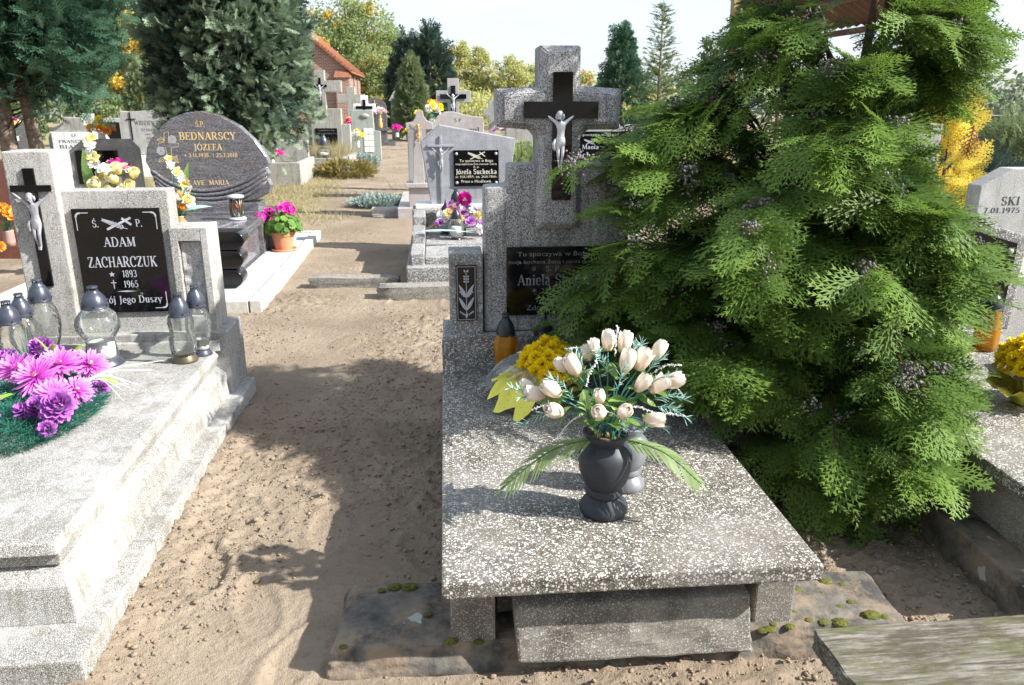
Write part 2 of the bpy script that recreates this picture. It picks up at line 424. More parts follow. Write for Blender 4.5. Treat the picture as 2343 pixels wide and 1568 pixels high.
class G:
    """collects faces; build() links them as one mesh object"""
    def __init__(s):
        s.v, s.f = [], []
    def add(s, vs, fs):
        n = len(s.v)
        s.v += [tuple(p) for p in vs]
        s.f += [tuple(i + n for i in q) for q in fs]
        return s
    def box(s, x0, x1, y0, y1, z0, z1):
        return s.add([(x0, y0, z0), (x1, y0, z0), (x1, y1, z0), (x0, y1, z0), (x0, y0, z1), (x1, y0, z1), (x1, y1, z1), (x0, y1, z1)],
                     [(3, 2, 1, 0), (4, 5, 6, 7), (0, 1, 5, 4), (1, 2, 6, 5), (2, 3, 7, 6), (3, 0, 4, 7)])
    def hexa(s, b, t):
        """bottom quad b and top quad t, each counter-clockwise seen from above"""
        return s.add(list(b) + list(t), [(3, 2, 1, 0), (4, 5, 6, 7), (0, 1, 5, 4), (1, 2, 6, 5), (2, 3, 7, 6), (3, 0, 4, 7)])
    def prism(s, pts, y0, y1, front_inset=None):
        """outline in the XZ plane (counter-clockwise seen from the front, -Y) extruded from y0 (front) to y1"""
        n = len(pts)
        vs = [(x, y0, z) for x, z in pts] + [(x, y1, z) for x, z in pts]
        fs = [tuple(range(n)), tuple(range(2 * n - 1, n - 1, -1))] + [(i, i + n, (i + 1) % n + n, (i + 1) % n) for i in range(n)]
        return s.add(vs, fs)
    def lathe(s, prof, n=24, c=(0, 0, 0), sx=1.0, sy=1.0, cap=True, wob=None):
        vs, fs = [], []
        m = len(prof)
        for i in range(n):
            a = 2 * PI * i / n
            for j, (r, z) in enumerate(prof):
                k = wob(a, z) if wob else 1.0
                vs.append((c[0] + r * k * math.cos(a) * sx, c[1] + r * k * math.sin(a) * sy, c[2] + z))
        for i in range(n):
            k = (i + 1) % n
            for j in range(m - 1):
                fs.append((i * m + j, k * m + j, k * m + j + 1, i * m + j + 1))
        if cap:
            if prof[0][0] > 1e-6:
                fs.append(tuple(i * m for i in range(n))[::-1])
            if prof[-1][0] > 1e-6:
                fs.append(tuple(i * m + m - 1 for i in range(n)))
        return s.add(vs, fs)
    def tube(s, pts, rad, n=6, cap=True):
        pts = [Vector(p) for p in pts]
        m = len(pts)
        if not isinstance(rad, (list, tuple)):
            rad = [rad] * m
        vs, fs = [], []
        up = Vector((0.13, 0.31, 0.94)).normalized()
        for i, p in enumerate(pts):
            d = (pts[min(i + 1, m - 1)] - pts[max(i - 1, 0)])
            d = d.normalized() if d.length > 1e-9 else Vector((0, 0, 1))
            a = d.cross(up)
            a = a.normalized() if a.length > 1e-4 else d.orthogonal().normalized()
            b = d.cross(a).normalized()
            for k in range(n):
                t = 2 * PI * k / n
                vs.append(p + (a * math.cos(t) + b * math.sin(t)) * rad[i])
        for i in range(m - 1):
            for k in range(n):
                k2 = (k + 1) % n
                fs.append((i * n + k, i * n + k2, (i + 1) * n + k2, (i + 1) * n + k))
        if cap:
            fs.append(tuple(range(n))[::-1])
            fs.append(tuple((m - 1) * n + k for k in range(n)))
        return s.add(vs, fs)
    def ball(s, c, r, sub=1, sq=(1, 1, 1)):
        bm = bmesh.new()
        bmesh.ops.create_icosphere(bm, subdivisions=sub, radius=1.0)
        bm.verts.ensure_lookup_table()
        vs = [(c[0] + v.co.x * r * sq[0], c[1] + v.co.y * r * sq[1], c[2] + v.co.z * r * sq[2]) for v in bm.verts]
        fs = [tuple(v.index for v in f.verts) for f in bm.faces]
        bm.free()
        return s.add(vs, fs)
    def mesh(s, name, bevel=0.0, smooth=False, seg=2, rough=0.0):
        me = bpy.data.meshes.new(name)
        me.from_pydata(s.v, [], s.f)
        bm = bmesh.new()
        bm.from_mesh(me)
        bmesh.ops.recalc_face_normals(bm, faces=bm.faces)
        if bevel:
            es = [e for e in bm.edges if len(e.link_faces) == 2 and e.calc_face_angle(0) > 0.5]
            bmesh.ops.bevel(bm, geom=es, offset=bevel, segments=seg, profile=0.6, affect='EDGES', clamp_overlap=True)
        bm.to_mesh(me)
        bm.free()
        if smooth:
            me.polygons.foreach_set('use_smooth', [True] * len(me.polygons))
        me.update()
        return me
    def build(s, name, mat, parent=None, bevel=0.0, smooth=False, seg=2, **kw):
        return link_mesh(name, s.mesh(name, bevel, smooth, seg), mat, parent, **kw)

def auto_smooth(o, ang=35):
    me = o.data
    me.polygons.foreach_set('use_smooth', [True] * len(me.polygons))
    me.set_sharp_from_angle(angle=R(ang))
    return o

def roughen(o, cuts, amp, seed=1):
    """worn, uneven surface on a cast block"""
    bm = bmesh.new(); bm.from_mesh(o.data)
    bmesh.ops.triangulate(bm, faces=[f for f in bm.faces if len(f.verts) > 4])
    bmesh.ops.subdivide_edges(bm, edges=[e for e in bm.edges if e.calc_length() > .06], cuts=cuts, use_grid_fill=True)
    for v in bm.verts:
        p = np.array([v.co.x + v.co.z * 1.7]), np.array([v.co.y - v.co.z * 1.3])
        a = float(vnoise(*p, 9, seed)[0]) - .5 + .6 * (float(vnoise(*p, 31, seed + 1)[0]) - .5)
        v.co += v.normal * a * amp * 2
    bm.to_mesh(o.data); bm.free()
    o.data.update()
    return o

def np_mesh(name, V, F, mat, parent=None, var=None, smooth=False, attr='var'):
    """triangle mesh from arrays"""
    me = bpy.data.meshes.new(name)
    nv, nf = len(V), len(F)
    me.vertices.add(nv)
    me.vertices.foreach_set('co', np.ascontiguousarray(V, dtype=np.float32).ravel())
    me.loops.add(nf * 3)
    me.loops.foreach_set('vertex_index', np.ascontiguousarray(F, dtype=np.int32).ravel())
    me.polygons.add(nf)
    me.polygons.foreach_set('loop_start', np.arange(0, nf * 3, 3, dtype=np.int32))
    if smooth:
        me.polygons.foreach_set('use_smooth', np.ones(nf, dtype=bool))
    if var is not None:
        a = me.attributes.new(attr, 'FLOAT', 'POINT')
        a.data.foreach_set('value', np.ascontiguousarray(var, dtype=np.float32))
    me.update(calc_edges=True)
    if parent == 'MESH':
        me.materials.append(mat)
        return me
    return link_mesh(name, me, mat, parent)

def frames(dirs, ups):
    """rotation matrices whose X axis follows dirs and whose Z axis leans to ups"""
    x = dirs / (np.linalg.norm(dirs, axis=1, keepdims=True) + 1e-9)
    z = ups - (ups * x).sum(1, keepdims=True) * x
    z /= (np.linalg.norm(z, axis=1, keepdims=True) + 1e-9)
    y = np.cross(z, x)
    return np.stack([x, y, z], axis=2)

def scatter(tmpls, pos, rot, scl, var, pick=None):
    """place template sprays: tmpls = list of (V, F, varV)"""
    Vs, Fs, As = [], [], []
    n = len(pos)
    pick = RNG.integers(0, len(tmpls), n) if pick is None else pick
    off = 0
    for k, (tv, tf, ta) in enumerate(tmpls):
        idx = np.where(pick == k)[0]
        if len(idx) == 0:
            continue
        v = np.einsum('nij,vj->nvi', rot[idx] * scl[idx][:, None, None], tv) + pos[idx][:, None, :]
        nv = len(tv)
        f = tf[None] + (np.arange(len(idx)) * nv)[:, None, None] + off
        Vs.append(v.reshape(-1, 3))
        Fs.append(f.reshape(-1, 3))
        As.append(np.clip(var[idx][:, None] + ta[None], 0, 1).reshape(-1))
        off += nv * len(idx)
    return np.concatenate(Vs), np.concatenate(Fs), np.concatenate(As)

def merge(*parts):
    V, F, A, o = [], [], [], 0
    for v, f, a in parts:
        V.append(v); F.append(f + o); A.append(a); o += len(v)
    return np.concatenate(V), np.concatenate(F), np.concatenate(A)

def rnd_unit(n):
    v = RNG.normal(size=(n, 3))
    return v / np.linalg.norm(v, axis=1, keepdims=True)

# value noise for terrain
def vnoise(x, y, s, seed=0):
    x = np.asarray(x) * s; y = np.asarray(y) * s
    xi = np.floor(x).astype(np.int64); yi = np.floor(y).astype(np.int64)
    fx = x - xi; fy = y - yi
    fx = fx * fx * (3 - 2 * fx); fy = fy * fy * (3 - 2 * fy)
    def h(a, b):
        n = (a * 374761393 + b * 668265263 + seed * 1442695041) & 0x7fffffff
        n = ((n ^ (n >> 13)) * 1274126177) & 0x7fffffff
        return ((n ^ (n >> 16)) & 0xffff) / 65535.0
    return (h(xi, yi) * (1 - fx) + h(xi + 1, yi) * fx) * (1 - fy) + (h(xi, yi + 1) * (1 - fx) + h(xi + 1, yi + 1) * fx) * fy

def bez(pts, n):
    """smooth polyline through control points (Catmull-Rom)"""
    P = [Vector(p) for p in pts]
    P = [P[0] * 2 - P[1]] + P + [P[-1] * 2 - P[-2]]
    out = []
    m = len(P) - 3
    for i in range(n + 1):
        t = i / n * m
        k = min(int(t), m - 1)
        u = t - k
        a, b, c, d = P[k:k + 4]
        out.append(0.5 * ((2 * b) + (c - a) * u + (2 * a - 5 * b + 4 * c - d) * u * u + (3 * b - a - 3 * c + d) * u ** 3))
    return out
# ------------------------------------------------------------------ lettering: a roman stroke face and Blender's own face
def _arc(cx, cy, rx, ry, a0, a1, n=10):
    return [(cx + rx * math.cos(R(a0 + (a1 - a0) * i / n)), cy + ry * math.sin(R(a0 + (a1 - a0) * i / n))) for i in range(n + 1)]
TH, TN = 0.17, 0.065
def _glyphs():
    g = {}
    def d(ch, adv, strokes, serifs=()):
        g[ch] = (adv, strokes, serifs)
    L = lambda *p: (list(p), None)
    W = lambda w, *p: (list(p), w)
    d(' ', 0.38, [])
    d('A', 0.86, [W(TN, (0.10, 0), (0.42, 1)), W(TH, (0.42, 1), (0.76, 0)), W(TN, (0.22, 0.34), (0.62, 0.34))], [(0.10, 0), (0.76, 0)])
    d('B', 0.76, [L((0.17, 0), (0.17, 1)), (([(0.17, 1), (0.38, 1)] + _arc(0.38, 0.76, 0.22, 0.24, 90, -90) + [(0.17, 0.52)]), None), (([(0.17, 0.52), (0.40, 0.52)] + _arc(0.40, 0.26, 0.26, 0.26, 90, -90) + [(0.17, 0.0)]), None)], [(0.12, 0), (0.12, 1)])
    d('C', 0.82, [(_arc(0.46, 0.5, 0.36, 0.5, 42, 318, 16), None), L((0.73, 0.66), (0.73, 0.95))])
    d('D', 0.88, [L((0.17, 0), (0.17, 1)), ([(0.17, 1), (0.36, 1)] + _arc(0.36, 0.5, 0.40, 0.5, 90, -90, 14) + [(0.17, 0)], None)], [(0.12, 0), (0.12, 1)])
    d('E', 0.72, [L((0.17, 0), (0.17, 1)), W(TN, (0.17, 0.97), (0.62, 0.97)), W(TN, (0.17, 0.5), (0.5, 0.5)), W(TN, (0.17, 0.03), (0.64, 0.03)), W(TN, (0.62, 0.78), (0.62, 1)), W(TN, (0.64, 0), (0.64, 0.22)), W(TN, (0.5, 0.4), (0.5, 0.6))], [(0.12, 0), (0.12, 1)])
    d('F', 0.68, [L((0.17, 0), (0.17, 1)), W(TN, (0.17, 0.97), (0.60, 0.97)), W(TN, (0.17, 0.5), (0.48, 0.5)), W(TN, (0.60, 0.78), (0.60, 1)), W(TN, (0.48, 0.4), (0.48, 0.6))], [(0.17, 0), (0.12, 1)])
    d('H', 0.92, [L((0.19, 0), (0.19, 1)), L((0.73, 0), (0.73, 1)), W(TN, (0.19, 0.52), (0.73, 0.52))], [(0.19, 0), (0.19, 1), (0.73, 0), (0.73, 1)])
    d('I', 0.42, [L((0.21, 0), (0.21, 1))], [(0.21, 0), (0.21, 1)])
    d('J', 0.46, [([(0.27, 1), (0.27, 0.1)] + _arc(0.12, 0.1, 0.15, 0.28, 0, -110, 6), None)], [(0.27, 1)])
    d('K', 0.86, [L((0.18, 0), (0.18, 1)), W(TN, (0.18, 0.42), (0.68, 1)), W(TH, (0.34, 0.58), (0.74, 0))], [(0.18, 0), (0.18, 1), (0.68, 1), (0.74, 0)])
    d('L', 0.68, [L((0.17, 0), (0.17, 1)), W(TN, (0.17, 0.03), (0.60, 0.03)), W(TN, (0.60, 0), (0.60, 0.25))], [(0.12, 0), (0.17, 1)])
    d('Ł', 0.70, g['L'][1] + [W(TN, (0.0, 0.42), (0.42, 0.66))], g['L'][2])
    d('M', 1.06, [W(TN, (0.14, 0), (0.18, 1)), W(TH, (0.18, 1), (0.52, 0.06)), W(TN, (0.52, 0.06), (0.86, 1)), W(TH, (0.88, 1), (0.90, 0))], [(0.14, 0), (0.14, 1), (0.90, 1), (0.90, 0)])
    d('N', 0.92, [W(TN, (0.17, 0), (0.17, 1)), W(TH, (0.17, 1), (0.75, 0)), W(TN, (0.75, 0), (0.75, 1))], [(0.17, 0), (0.12, 1), (0.75, 1)])
    d('O', 0.90, [(_arc(0.45, 0.5, 0.36, 0.5, 0, 360, 20), None)])
    d('Ó', 0.90, g['O'][1] + [W(0.09, (0.42, 1.08), (0.56, 1.28))])
    d('P', 0.74, [L((0.17, 0), (0.17, 1)), ([(0.17, 1), (0.38, 1)] + _arc(0.38, 0.74, 0.26, 0.26, 90, -90) + [(0.17, 0.48)], None)], [(0.17, 0), (0.12, 1)])
    d('R', 0.84, g['P'][1] + [W(TH, (0.40, 0.48), (0.74, 0))], [(0.17, 0), (0.12, 1), (0.76, 0)])
    s = _arc(0.36, 0.75, 0.22, 0.25, 40, 270, 10) + _arc(0.36, 0.26, 0.24, 0.26, 90, -140, 10)[1:]
    d('S', 0.70, [(s, None), W(TN, (0.55, 0.72), (0.55, 0.98)), W(TN, (0.14, 0.02), (0.14, 0.3))])
    d('Ś', 0.70, g['S'][1] + [W(0.09, (0.34, 1.08), (0.48, 1.28))])
    d('T', 0.78, [L((0.39, 0), (0.39, 1)), W(TN, (0.06, 0.97), (0.72, 0.97)), W(TN, (0.06, 0.74), (0.06, 1)), W(TN, (0.72, 0.74), (0.72, 1))], [(0.39, 0)])
    d('U', 0.88, [([(0.19, 1), (0.19, 0.34)] + _arc(0.45, 0.34, 0.26, 0.34, 180, 270, 6), None), (_arc(0.45, 0.34, 0.26, 0.34, 270, 360, 6) + [(0.71, 1)], TN)], [(0.19, 1), (0.71, 1)])
    d('V', 0.84, [W(TH, (0.10, 1), (0.42, 0)), W(TN, (0.42, 0), (0.74, 1))], [(0.10, 1), (0.74, 1)])
    d('W', 1.18, [W(TH, (0.10, 1), (0.36, 0)), W(TN, (0.36, 0), (0.58, 0.9)), W(TH, (0.58, 0.9), (0.82, 0)), W(TN, (0.82, 0), (1.08, 1))], [(0.10, 1), (1.08, 1), (0.58, 0.95)])
    d('Y', 0.82, [W(TH, (0.10, 1), (0.41, 0.46)), W(TN, (0.41, 0.46), (0.72, 1)), L((0.41, 0.5), (0.41, 0))], [(0.10, 1), (0.72, 1), (0.41, 0)])
    d('Z', 0.78, [W(TN, (0.10, 0.97), (0.68, 0.97)), W(TH, (0.64, 0.96), (0.12, 0.04)), W(TN, (0.10, 0.03), (0.70, 0.03)), W(TN, (0.10, 0.75), (0.10, 1)), W(TN, (0.70, 0), (0.70, 0.26))])
    g['Ź'] = g['Z']
    x = 0.66
    bowl = _arc(0.32, x / 2, 0.23, x / 2, 0, 360, 14)
    d('o', 0.62, [(bowl, None)]); d('ó', 0.62, [(bowl, None), W(0.09, (0.30, 0.78), (0.44, 1.0))])
    d('a', 0.62, [(_arc(0.28, 0.18, 0.17, 0.19, 0, 360, 10), None), ([(0.12, 0.56)] + _arc(0.28, 0.46, 0.16, 0.2, 120, 0, 6) + [(0.44, 0.08), (0.56, 0.02)], None)])
    d('c', 0.54, [(_arc(0.30, x / 2, 0.21, x / 2, 50, 320, 10), None)])
    d('e', 0.58, [(_arc(0.31, x / 2, 0.22, x / 2, 0, 320, 12), None), W(TN, (0.1, 0.36), (0.53, 0.36))])
    d('d', 0.66, [(_arc(0.30, x / 2, 0.22, x / 2, 0, 360, 12), None), L((0.52, 0), (0.52, 1.0))], [(0.47, 1), (0.55, 0)])
    d('h', 0.68, [L((0.16, 0), (0.16, 1)), ([(0.16, 0.46)] + _arc(0.34, 0.44, 0.17, 0.22, 150, 0, 6) + [(0.51, 0)], None)], [(0.12, 1), (0.16, 0), (0.51, 0)])
    d('n', 0.68, [L((0.16, 0), (0.16, x)), ([(0.16, 0.46)] + _arc(0.34, 0.44, 0.17, 0.22, 150, 0, 6) + [(0.51, 0)], None)], [(0.12, x), (0.16, 0), (0.51, 0)])
    d('u', 0.68, [([(0.16, x), (0.16, 0.22)] + _arc(0.33, 0.22, 0.17, 0.22, 180, 330, 6), None), L((0.51, x), (0.51, 0))], [(0.12, x), (0.47, x), (0.55, 0)])
    d('i', 0.34, [L((0.17, 0), (0.17, x)), L((0.17, 0.82), (0.17, 0.98))], [(0.13, x), (0.17, 0)])
    d('j', 0.32, [([(0.18, x), (0.18, -0.1)] + _arc(0.04, -0.1, 0.14, 0.14, 0, -110, 5), None), L((0.18, 0.82), (0.18, 0.98))], [(0.14, x)])
    d('k', 0.66, [L((0.16, 0), (0.16, 1)), W(TN, (0.16, 0.28), (0.5, x)), W(TH * 0.9, (0.28, 0.4), (0.56, 0))], [(0.12, 1), (0.16, 0), (0.5, x), (0.56, 0)])
    d('l', 0.34, [L((0.17, 0), (0.17, 1))], [(0.13, 1), (0.17, 0)])
    d('ł', 0.36, [L((0.17, 0), (0.17, 1)), W(TN, (0.02, 0.45), (0.34, 0.66))], [(0.13, 1), (0.17, 0)])
    d('f', 0.42, [([(0.18, 0), (0.18, 0.8)] + _arc(0.32, 0.8, 0.14, 0.2, 180, 60, 5), None), W(TN, (0.05, x - 0.03), (0.38, x - 0.03))], [(0.18, 0)])
    d('g', 0.60, [(_arc(0.29, 0.42, 0.19, 0.23, 0, 360, 12), None), (_arc(0.29, -0.1, 0.22, 0.15, 0, 360, 12), None), L((0.2, 0.2), (0.2, 0.06))])
    d('s', 0.50, [(_arc(0.25, 0.49, 0.14, 0.17, 40, 270, 8) + _arc(0.25, 0.165, 0.16, 0.165, 90, -140, 8)[1:], None)])
    d('w', 0.88, [W(TH * 0.9, (0.08, x), (0.26, 0)), W(TN, (0.26, 0), (0.44, 0.6)), W(TH * 0.9, (0.44, 0.6), (0.62, 0)), W(TN, (0.62, 0), (0.80, x))], [(0.08, x), (0.80, x)])
    d('y', 0.62, [W(TH * 0.9, (0.08, x), (0.32, 0.02)), W(TN, (0.55, x), (0.22, -0.26))], [(0.08, x), (0.55, x)])
    d('z', 0.54, [W(TN, (0.08, x - 0.03), (0.46, x - 0.03)), W(TH, (0.44, x - 0.04), (0.10, 0.04)), W(TN, (0.08, 0.03), (0.48, 0.03))])
    d('.', 0.30, [L((0.13, 0), (0.13, 0.15))])
    d('0', 0.66, [(_arc(0.33, 0.5, 0.24, 0.5, 0, 360, 16), None)])
    d('1', 0.50, [L((0.27, 0), (0.27, 1)), W(TN, (0.10, 0.84), (0.27, 0.98))], [(0.27, 0)])
    d('2', 0.66, [(_arc(0.33, 0.73, 0.22, 0.27, 160, -30, 8) + [(0.10, 0.06)], None), W(0.11, (0.08, 0.05), (0.58, 0.05))])
    d('3', 0.64, [(_arc(0.30, 0.76, 0.20, 0.24, 150, -90, 8), None), (_arc(0.30, 0.27, 0.24, 0.27, 90, -150, 9), None)])
    d('4', 0.68, [W(TN, (0.42, 1), (0.06, 0.28)), W(TN, (0.06, 0.27), (0.62, 0.27)), L((0.44, 0), (0.44, 1))], [(0.44, 0)])
    d('5', 0.64, [W(0.11, (0.16, 0.95), (0.54, 0.95)), W(TN, (0.16, 0.95), (0.14, 0.55)), (_arc(0.30, 0.31, 0.24, 0.31, 130, -150, 10), None)])
    d('6', 0.66, [(_arc(0.34, 0.30, 0.22, 0.30, 0, 360, 14), None), ([(0.13, 0.34)] + _arc(0.42, 0.5, 0.30, 0.5, 175, 90, 6), None)])
    d('7', 0.62, [W(0.10, (0.08, 0.95), (0.56, 0.95)), W(TH * 0.9, (0.55, 0.95), (0.24, 0))])
    d('8', 0.66, [(_arc(0.33, 0.76, 0.19, 0.24, 0, 360, 14), None), (_arc(0.33, 0.26, 0.23, 0.27, 0, 360, 14), None)])
    d('9', 0.66, [(_arc(0.32, 0.70, 0.22, 0.30, 0, 360, 14), None), ([(0.53, 0.66)] + _arc(0.24, 0.5, 0.30, 0.5, -5, -90, 6), None)])
    d('+', 0.50, [W(0.09, (0.25, -0.12), (0.25, 1.0)), W(0.08, (0.06, 0.66), (0.44, 0.66))])
    d('*', 0.66, [W(0.09, (0.33 - 0.26 * math.cos(R(a)), 0.45 - 0.26 * math.sin(R(a))), (0.33 + 0.26 * math.cos(R(a)), 0.45 + 0.26 * math.sin(R(a)))) for a in (90, 30, 150)])
    return g
GLY = _glyphs()

def stroke_poly(pts, w):
    out_l, out_r = [], []
    n = len(pts)
    for i, (x, y) in enumerate(pts):
        ax, ay = pts[max(i - 1, 0)]
        bx, by = pts[min(i + 1, n - 1)]
        dx, dy = bx - ax, by - ay
        l = math.hypot(dx, dy) or 1
        dx, dy = dx / l, dy / l
        ww = w if w else TN + (TH - TN) * abs(dy) ** 1.5
        out_l.append((x - dy * ww / 2, y + dx * ww / 2))
        out_r.append((x + dy * ww / 2, y - dx * ww / 2))
    return out_l, out_r

class Lines(G):
    """an inscription: every line becomes a mesh of its own"""
    def __init__(s):
        super().__init__()
        s.marks = []
    def build(s, name, mat, parent=None, **kw):
        cuts = sorted(set([0] + s.marks)) + [len(s.f)]
        for a, b in zip(cuts[:-1], cuts[1:]):
            if b <= a:
                continue
            g = G()
            used = sorted({i for f in s.f[a:b] for i in f})
            mp = {i: k for k, i in enumerate(used)}
            g.v = [s.v[i] for i in used]
            g.f = [tuple(mp[i] for i in f) for f in s.f[a:b]]
            me = bpy.data.meshes.new(name)
            me.from_pydata(g.v, [], g.f)
            link_mesh(name, me, mat, parent)
def mark(g):
    if isinstance(g, Lines):
        g.marks.append(len(g.f))

def roman_width(txt, track=0.06):
    return sum(GLY.get(c, GLY['o'])[0] + track for c in txt) - track

def roman(g, txt, cx, z, h, y, width=None, rise=0.0012, align='c', track=0.06, bold=1.0):
    """raised roman letters on a face that looks towards -Y; baseline z, cap height h"""
    mark(g)
    w0 = roman_width(txt, track)
    sx = (width / w0) if width else h * 0.9
    x0 = cx - w0 * sx / 2 if align == 'c' else cx
    k = 0
    for ch in txt:
        adv, st, se = GLY.get(ch, GLY['o'])
        pol = []
        for pts, w in st:
            l, r = stroke_poly(pts, w * bold if w else None)
            for i in range(len(l) - 1):
                pol.append((l[i], l[i + 1], r[i + 1], r[i]))
        for x, yy in se:
            s = 0.028
            yy = yy + (s if yy < 0.3 else -s)
            pol.append(((x - 0.16, yy - s), (x + 0.16, yy - s), (x + 0.16, yy + s), (x - 0.16, yy + s)))
        for q in pol:
            k += 1
            yy = y - rise - (k % 7) * 0.00006
            g.add([(x0 + a * sx, yy, z + b * h) for a, b in q], [(0, 1, 2, 3)])
        x0 += (adv + track) * sx
    return g

FONT_CACHE = {}
def sans_mesh(txt):
    if txt not in FONT_CACHE:
        cu = bpy.data.curves.new('lettering', 'FONT')
        cu.body = txt
        cu.size = 1.0
        cu.resolution_u = 2
        o = bpy.data.objects.new('lettering', cu)
        COL.objects.link(o)
        bpy.context.view_layer.update()
        dg = bpy.context.evaluated_depsgraph_get()
        me = bpy.data.meshes.new_from_object(o.evaluated_get(dg))
        vs = [(v.co.x, v.co.y) for v in me.vertices]
        fs = [tuple(p.vertices) for p in me.polygons]
        bpy.data.objects.remove(o)
        bpy.data.curves.remove(cu)
        bpy.data.meshes.remove(me)
        FONT_CACHE[txt] = (vs, fs)
    return FONT_CACHE[txt]

def sans(g, txt, cx, z, h, y, width=None, rise=0.0012):
    mark(g)
    vs, fs = sans_mesh(txt)
    if not vs:
        return g
    x0 = min(v[0] for v in vs); x1 = max(v[0] for v in vs)
    sz = h / 0.72
    sx = width / (x1 - x0) if width else sz
    g.add([(cx + (vx - (x0 + x1) / 2) * sx, y - rise, z + vy * sz) for vx, vy in vs], fs)
    return g

def flat_strokes(g, strokes, y, w, rise=0.0014):
    for k, pts in enumerate(strokes):
        l, r = stroke_poly(pts, w)
        for i in range(len(l) - 1):
            g.add([(p[0], y - rise - (k % 9) * 0.00006, p[1]) for p in (l[i], l[i + 1], r[i + 1], r[i])], [(0, 1, 2, 3)])
    return g

def leaf2d(g, x, z, ang, ln, wd, y, rise=0.0014, notch=0.0):
    ca, sa = math.cos(R(ang)), math.sin(R(ang))
    n = 6
    up = [(ln * i / n, wd * math.sin(PI * (i / n) ** 0.8)) for i in range(n + 1)]
    pts = up + [(a, -b) for a, b in up[-2:0:-1]]
    g.add([(x + a * ca - b * sa, y - rise, z + a * sa + b * ca) for a, b in pts], [tuple(range(len(pts)))])
    return g

def palm_and_cross(g, cx, cz, s, y, cross_w=0.2, filled=True):
    """engraved emblem: a palm branch laid over a slanting cross"""
    mark(g)
    for i in range(8):
        t = i / 7
        x, z = cx + s * (0.35 - 0.95 * t), cz + s * (-0.28 + 0.42 * t)
        leaf2d(g, x, z, 118 + 25 * t, s * 0.26 * (1.15 - 0.5 * abs(t - 0.4)), s * 0.035, y, 0.0013 + 0.00008 * i)
        leaf2d(g, x, z, 192 - 12 * t, s * 0.26 * (1.15 - 0.5 * abs(t - 0.4)), s * 0.035, y, 0.0013 + 0.00008 * i)
    flat_strokes(g, [[(cx + s * 0.55, cz - s * 0.34), (cx + s * 0.2, cz - s * 0.24), (cx - s * 0.62, cz + s * 0.16)]], y, s * 0.035, 0.0022)
    flat_strokes(g, [[(cx - s * 0.55, cz - s * 0.36), (cx + s * 0.78, cz + s * 0.28)], [(cx + s * 0.30, cz + s * 0.26), (cx + s * 0.78, cz - s * 0.12)]], y, s * cross_w * 0.62, 0.0009)
    return g

# ------------------------------------------------------------------ the cast figure on the crosses: one continuous body
def make_figure_mesh():
    J = {'pel': (0, 0, 0.50), 'bel': (0.005, -0.01, 0.58), 'che': (0, -0.03, 0.70), 'nek': (-0.005, -0.035, 0.795), 'hd0': (-0.015, -0.065, 0.835), 'hd1': (-0.02, -0.065, 0.92),
         'shl': (-0.085, -0.02, 0.775), 'ell': (-0.20, 0.005, 0.86), 'wrl': (-0.30, 0.02, 0.955), 'hal': (-0.335, 0.02, 0.985),
         'shr': (0.085, -0.02, 0.775), 'elr': (0.20, 0.005, 0.86), 'wrr': (0.30, 0.02, 0.955), 'har': (0.335, 0.02, 0.985),
         'hil': (-0.045, -0.005, 0.455), 'knl': (-0.04, -0.055, 0.255), 'anl': (-0.018, -0.005, 0.06), 'tol': (-0.012, -0.045, 0.0),
         'hir': (0.045, -0.005, 0.455), 'knr': (0.035, -0.065, 0.265), 'anr': (0.018, -0.02, 0.065), 'tor': (0.014, -0.06, 0.0)}
    E = 'pel-bel bel-che che-nek nek-hd0 hd0-hd1 che-shl shl-ell ell-wrl wrl-hal che-shr shr-elr elr-wrr wrr-har pel-hil hil-knl knl-anl anl-tol pel-hir hir-knr knr-anr anr-tor'.split()
    rad = {'pel': .068, 'bel': .058, 'che': .078, 'nek': .03, 'hd0': .046, 'hd1': .044, 'sh': .038, 'el': .026, 'wr': .018, 'ha': .02, 'hi': .052, 'kn': .034, 'an': .021, 'to': .018}
    names = list(J)
    me = bpy.data.meshes.new('figure')
    me.from_pydata([J[n] for n in names], [(names.index(a), names.index(b)) for a, b in (e.split('-') for e in E)], [])
    o = bpy.data.objects.new('figure', me)
    COL.objects.link(o)
    md = o.modifiers.new('skin', 'SKIN')
    sk = me.skin_vertices[0].data if me.skin_vertices else None
    if sk is None:
        o.data.skin_vertices
    bpy.context.view_layer.update()
    layer = me.skin_vertices[0]
    for i, n in enumerate(names):
        r = rad.get(n, rad.get(n[:2], 0.03))
        layer.data[i].radius = (r, r * 0.85)
    layer.data[names.index('pel')].use_root = True
    ss = o.modifiers.new('sub', 'SUBSURF')
    ss.levels = ss.render_levels = 2
    bpy.context.view_layer.update()
    dg = bpy.context.evaluated_depsgraph_get()
    out = bpy.data.meshes.new_from_object(o.evaluated_get(dg))
    bpy.data.objects.remove(o)
    out.name = 'cast_figure'
    out.polygons.foreach_set('use_smooth', [True] * len(out.polygons))
    out.materials.clear()
    return out
FIG = make_figure_mesh()
def make_cloth_mesh():
    g = G()
    n = 22
    prof = [(0.066, 0.535), (0.074, 0.51), (0.080, 0.46), (0.078, 0.41), (0.072, 0.36), (0.060, 0.345)]
    g.lathe(prof, n, (0, -0.012, 0), 1.0, 0.8, False, lambda a, z: 1 + 0.07 * math.sin(a * 5 + z * 30) + 0.03 * math.sin(a * 11))
    g.tube([(-0.085, -0.02, 0.50), (-0.115, -0.03, 0.43), (-0.105, -0.035, 0.34), (-0.09, -0.03, 0.30)], [0.022, 0.034, 0.03, 0.012], 7)
    return g.mesh('loincloth', 0, True)
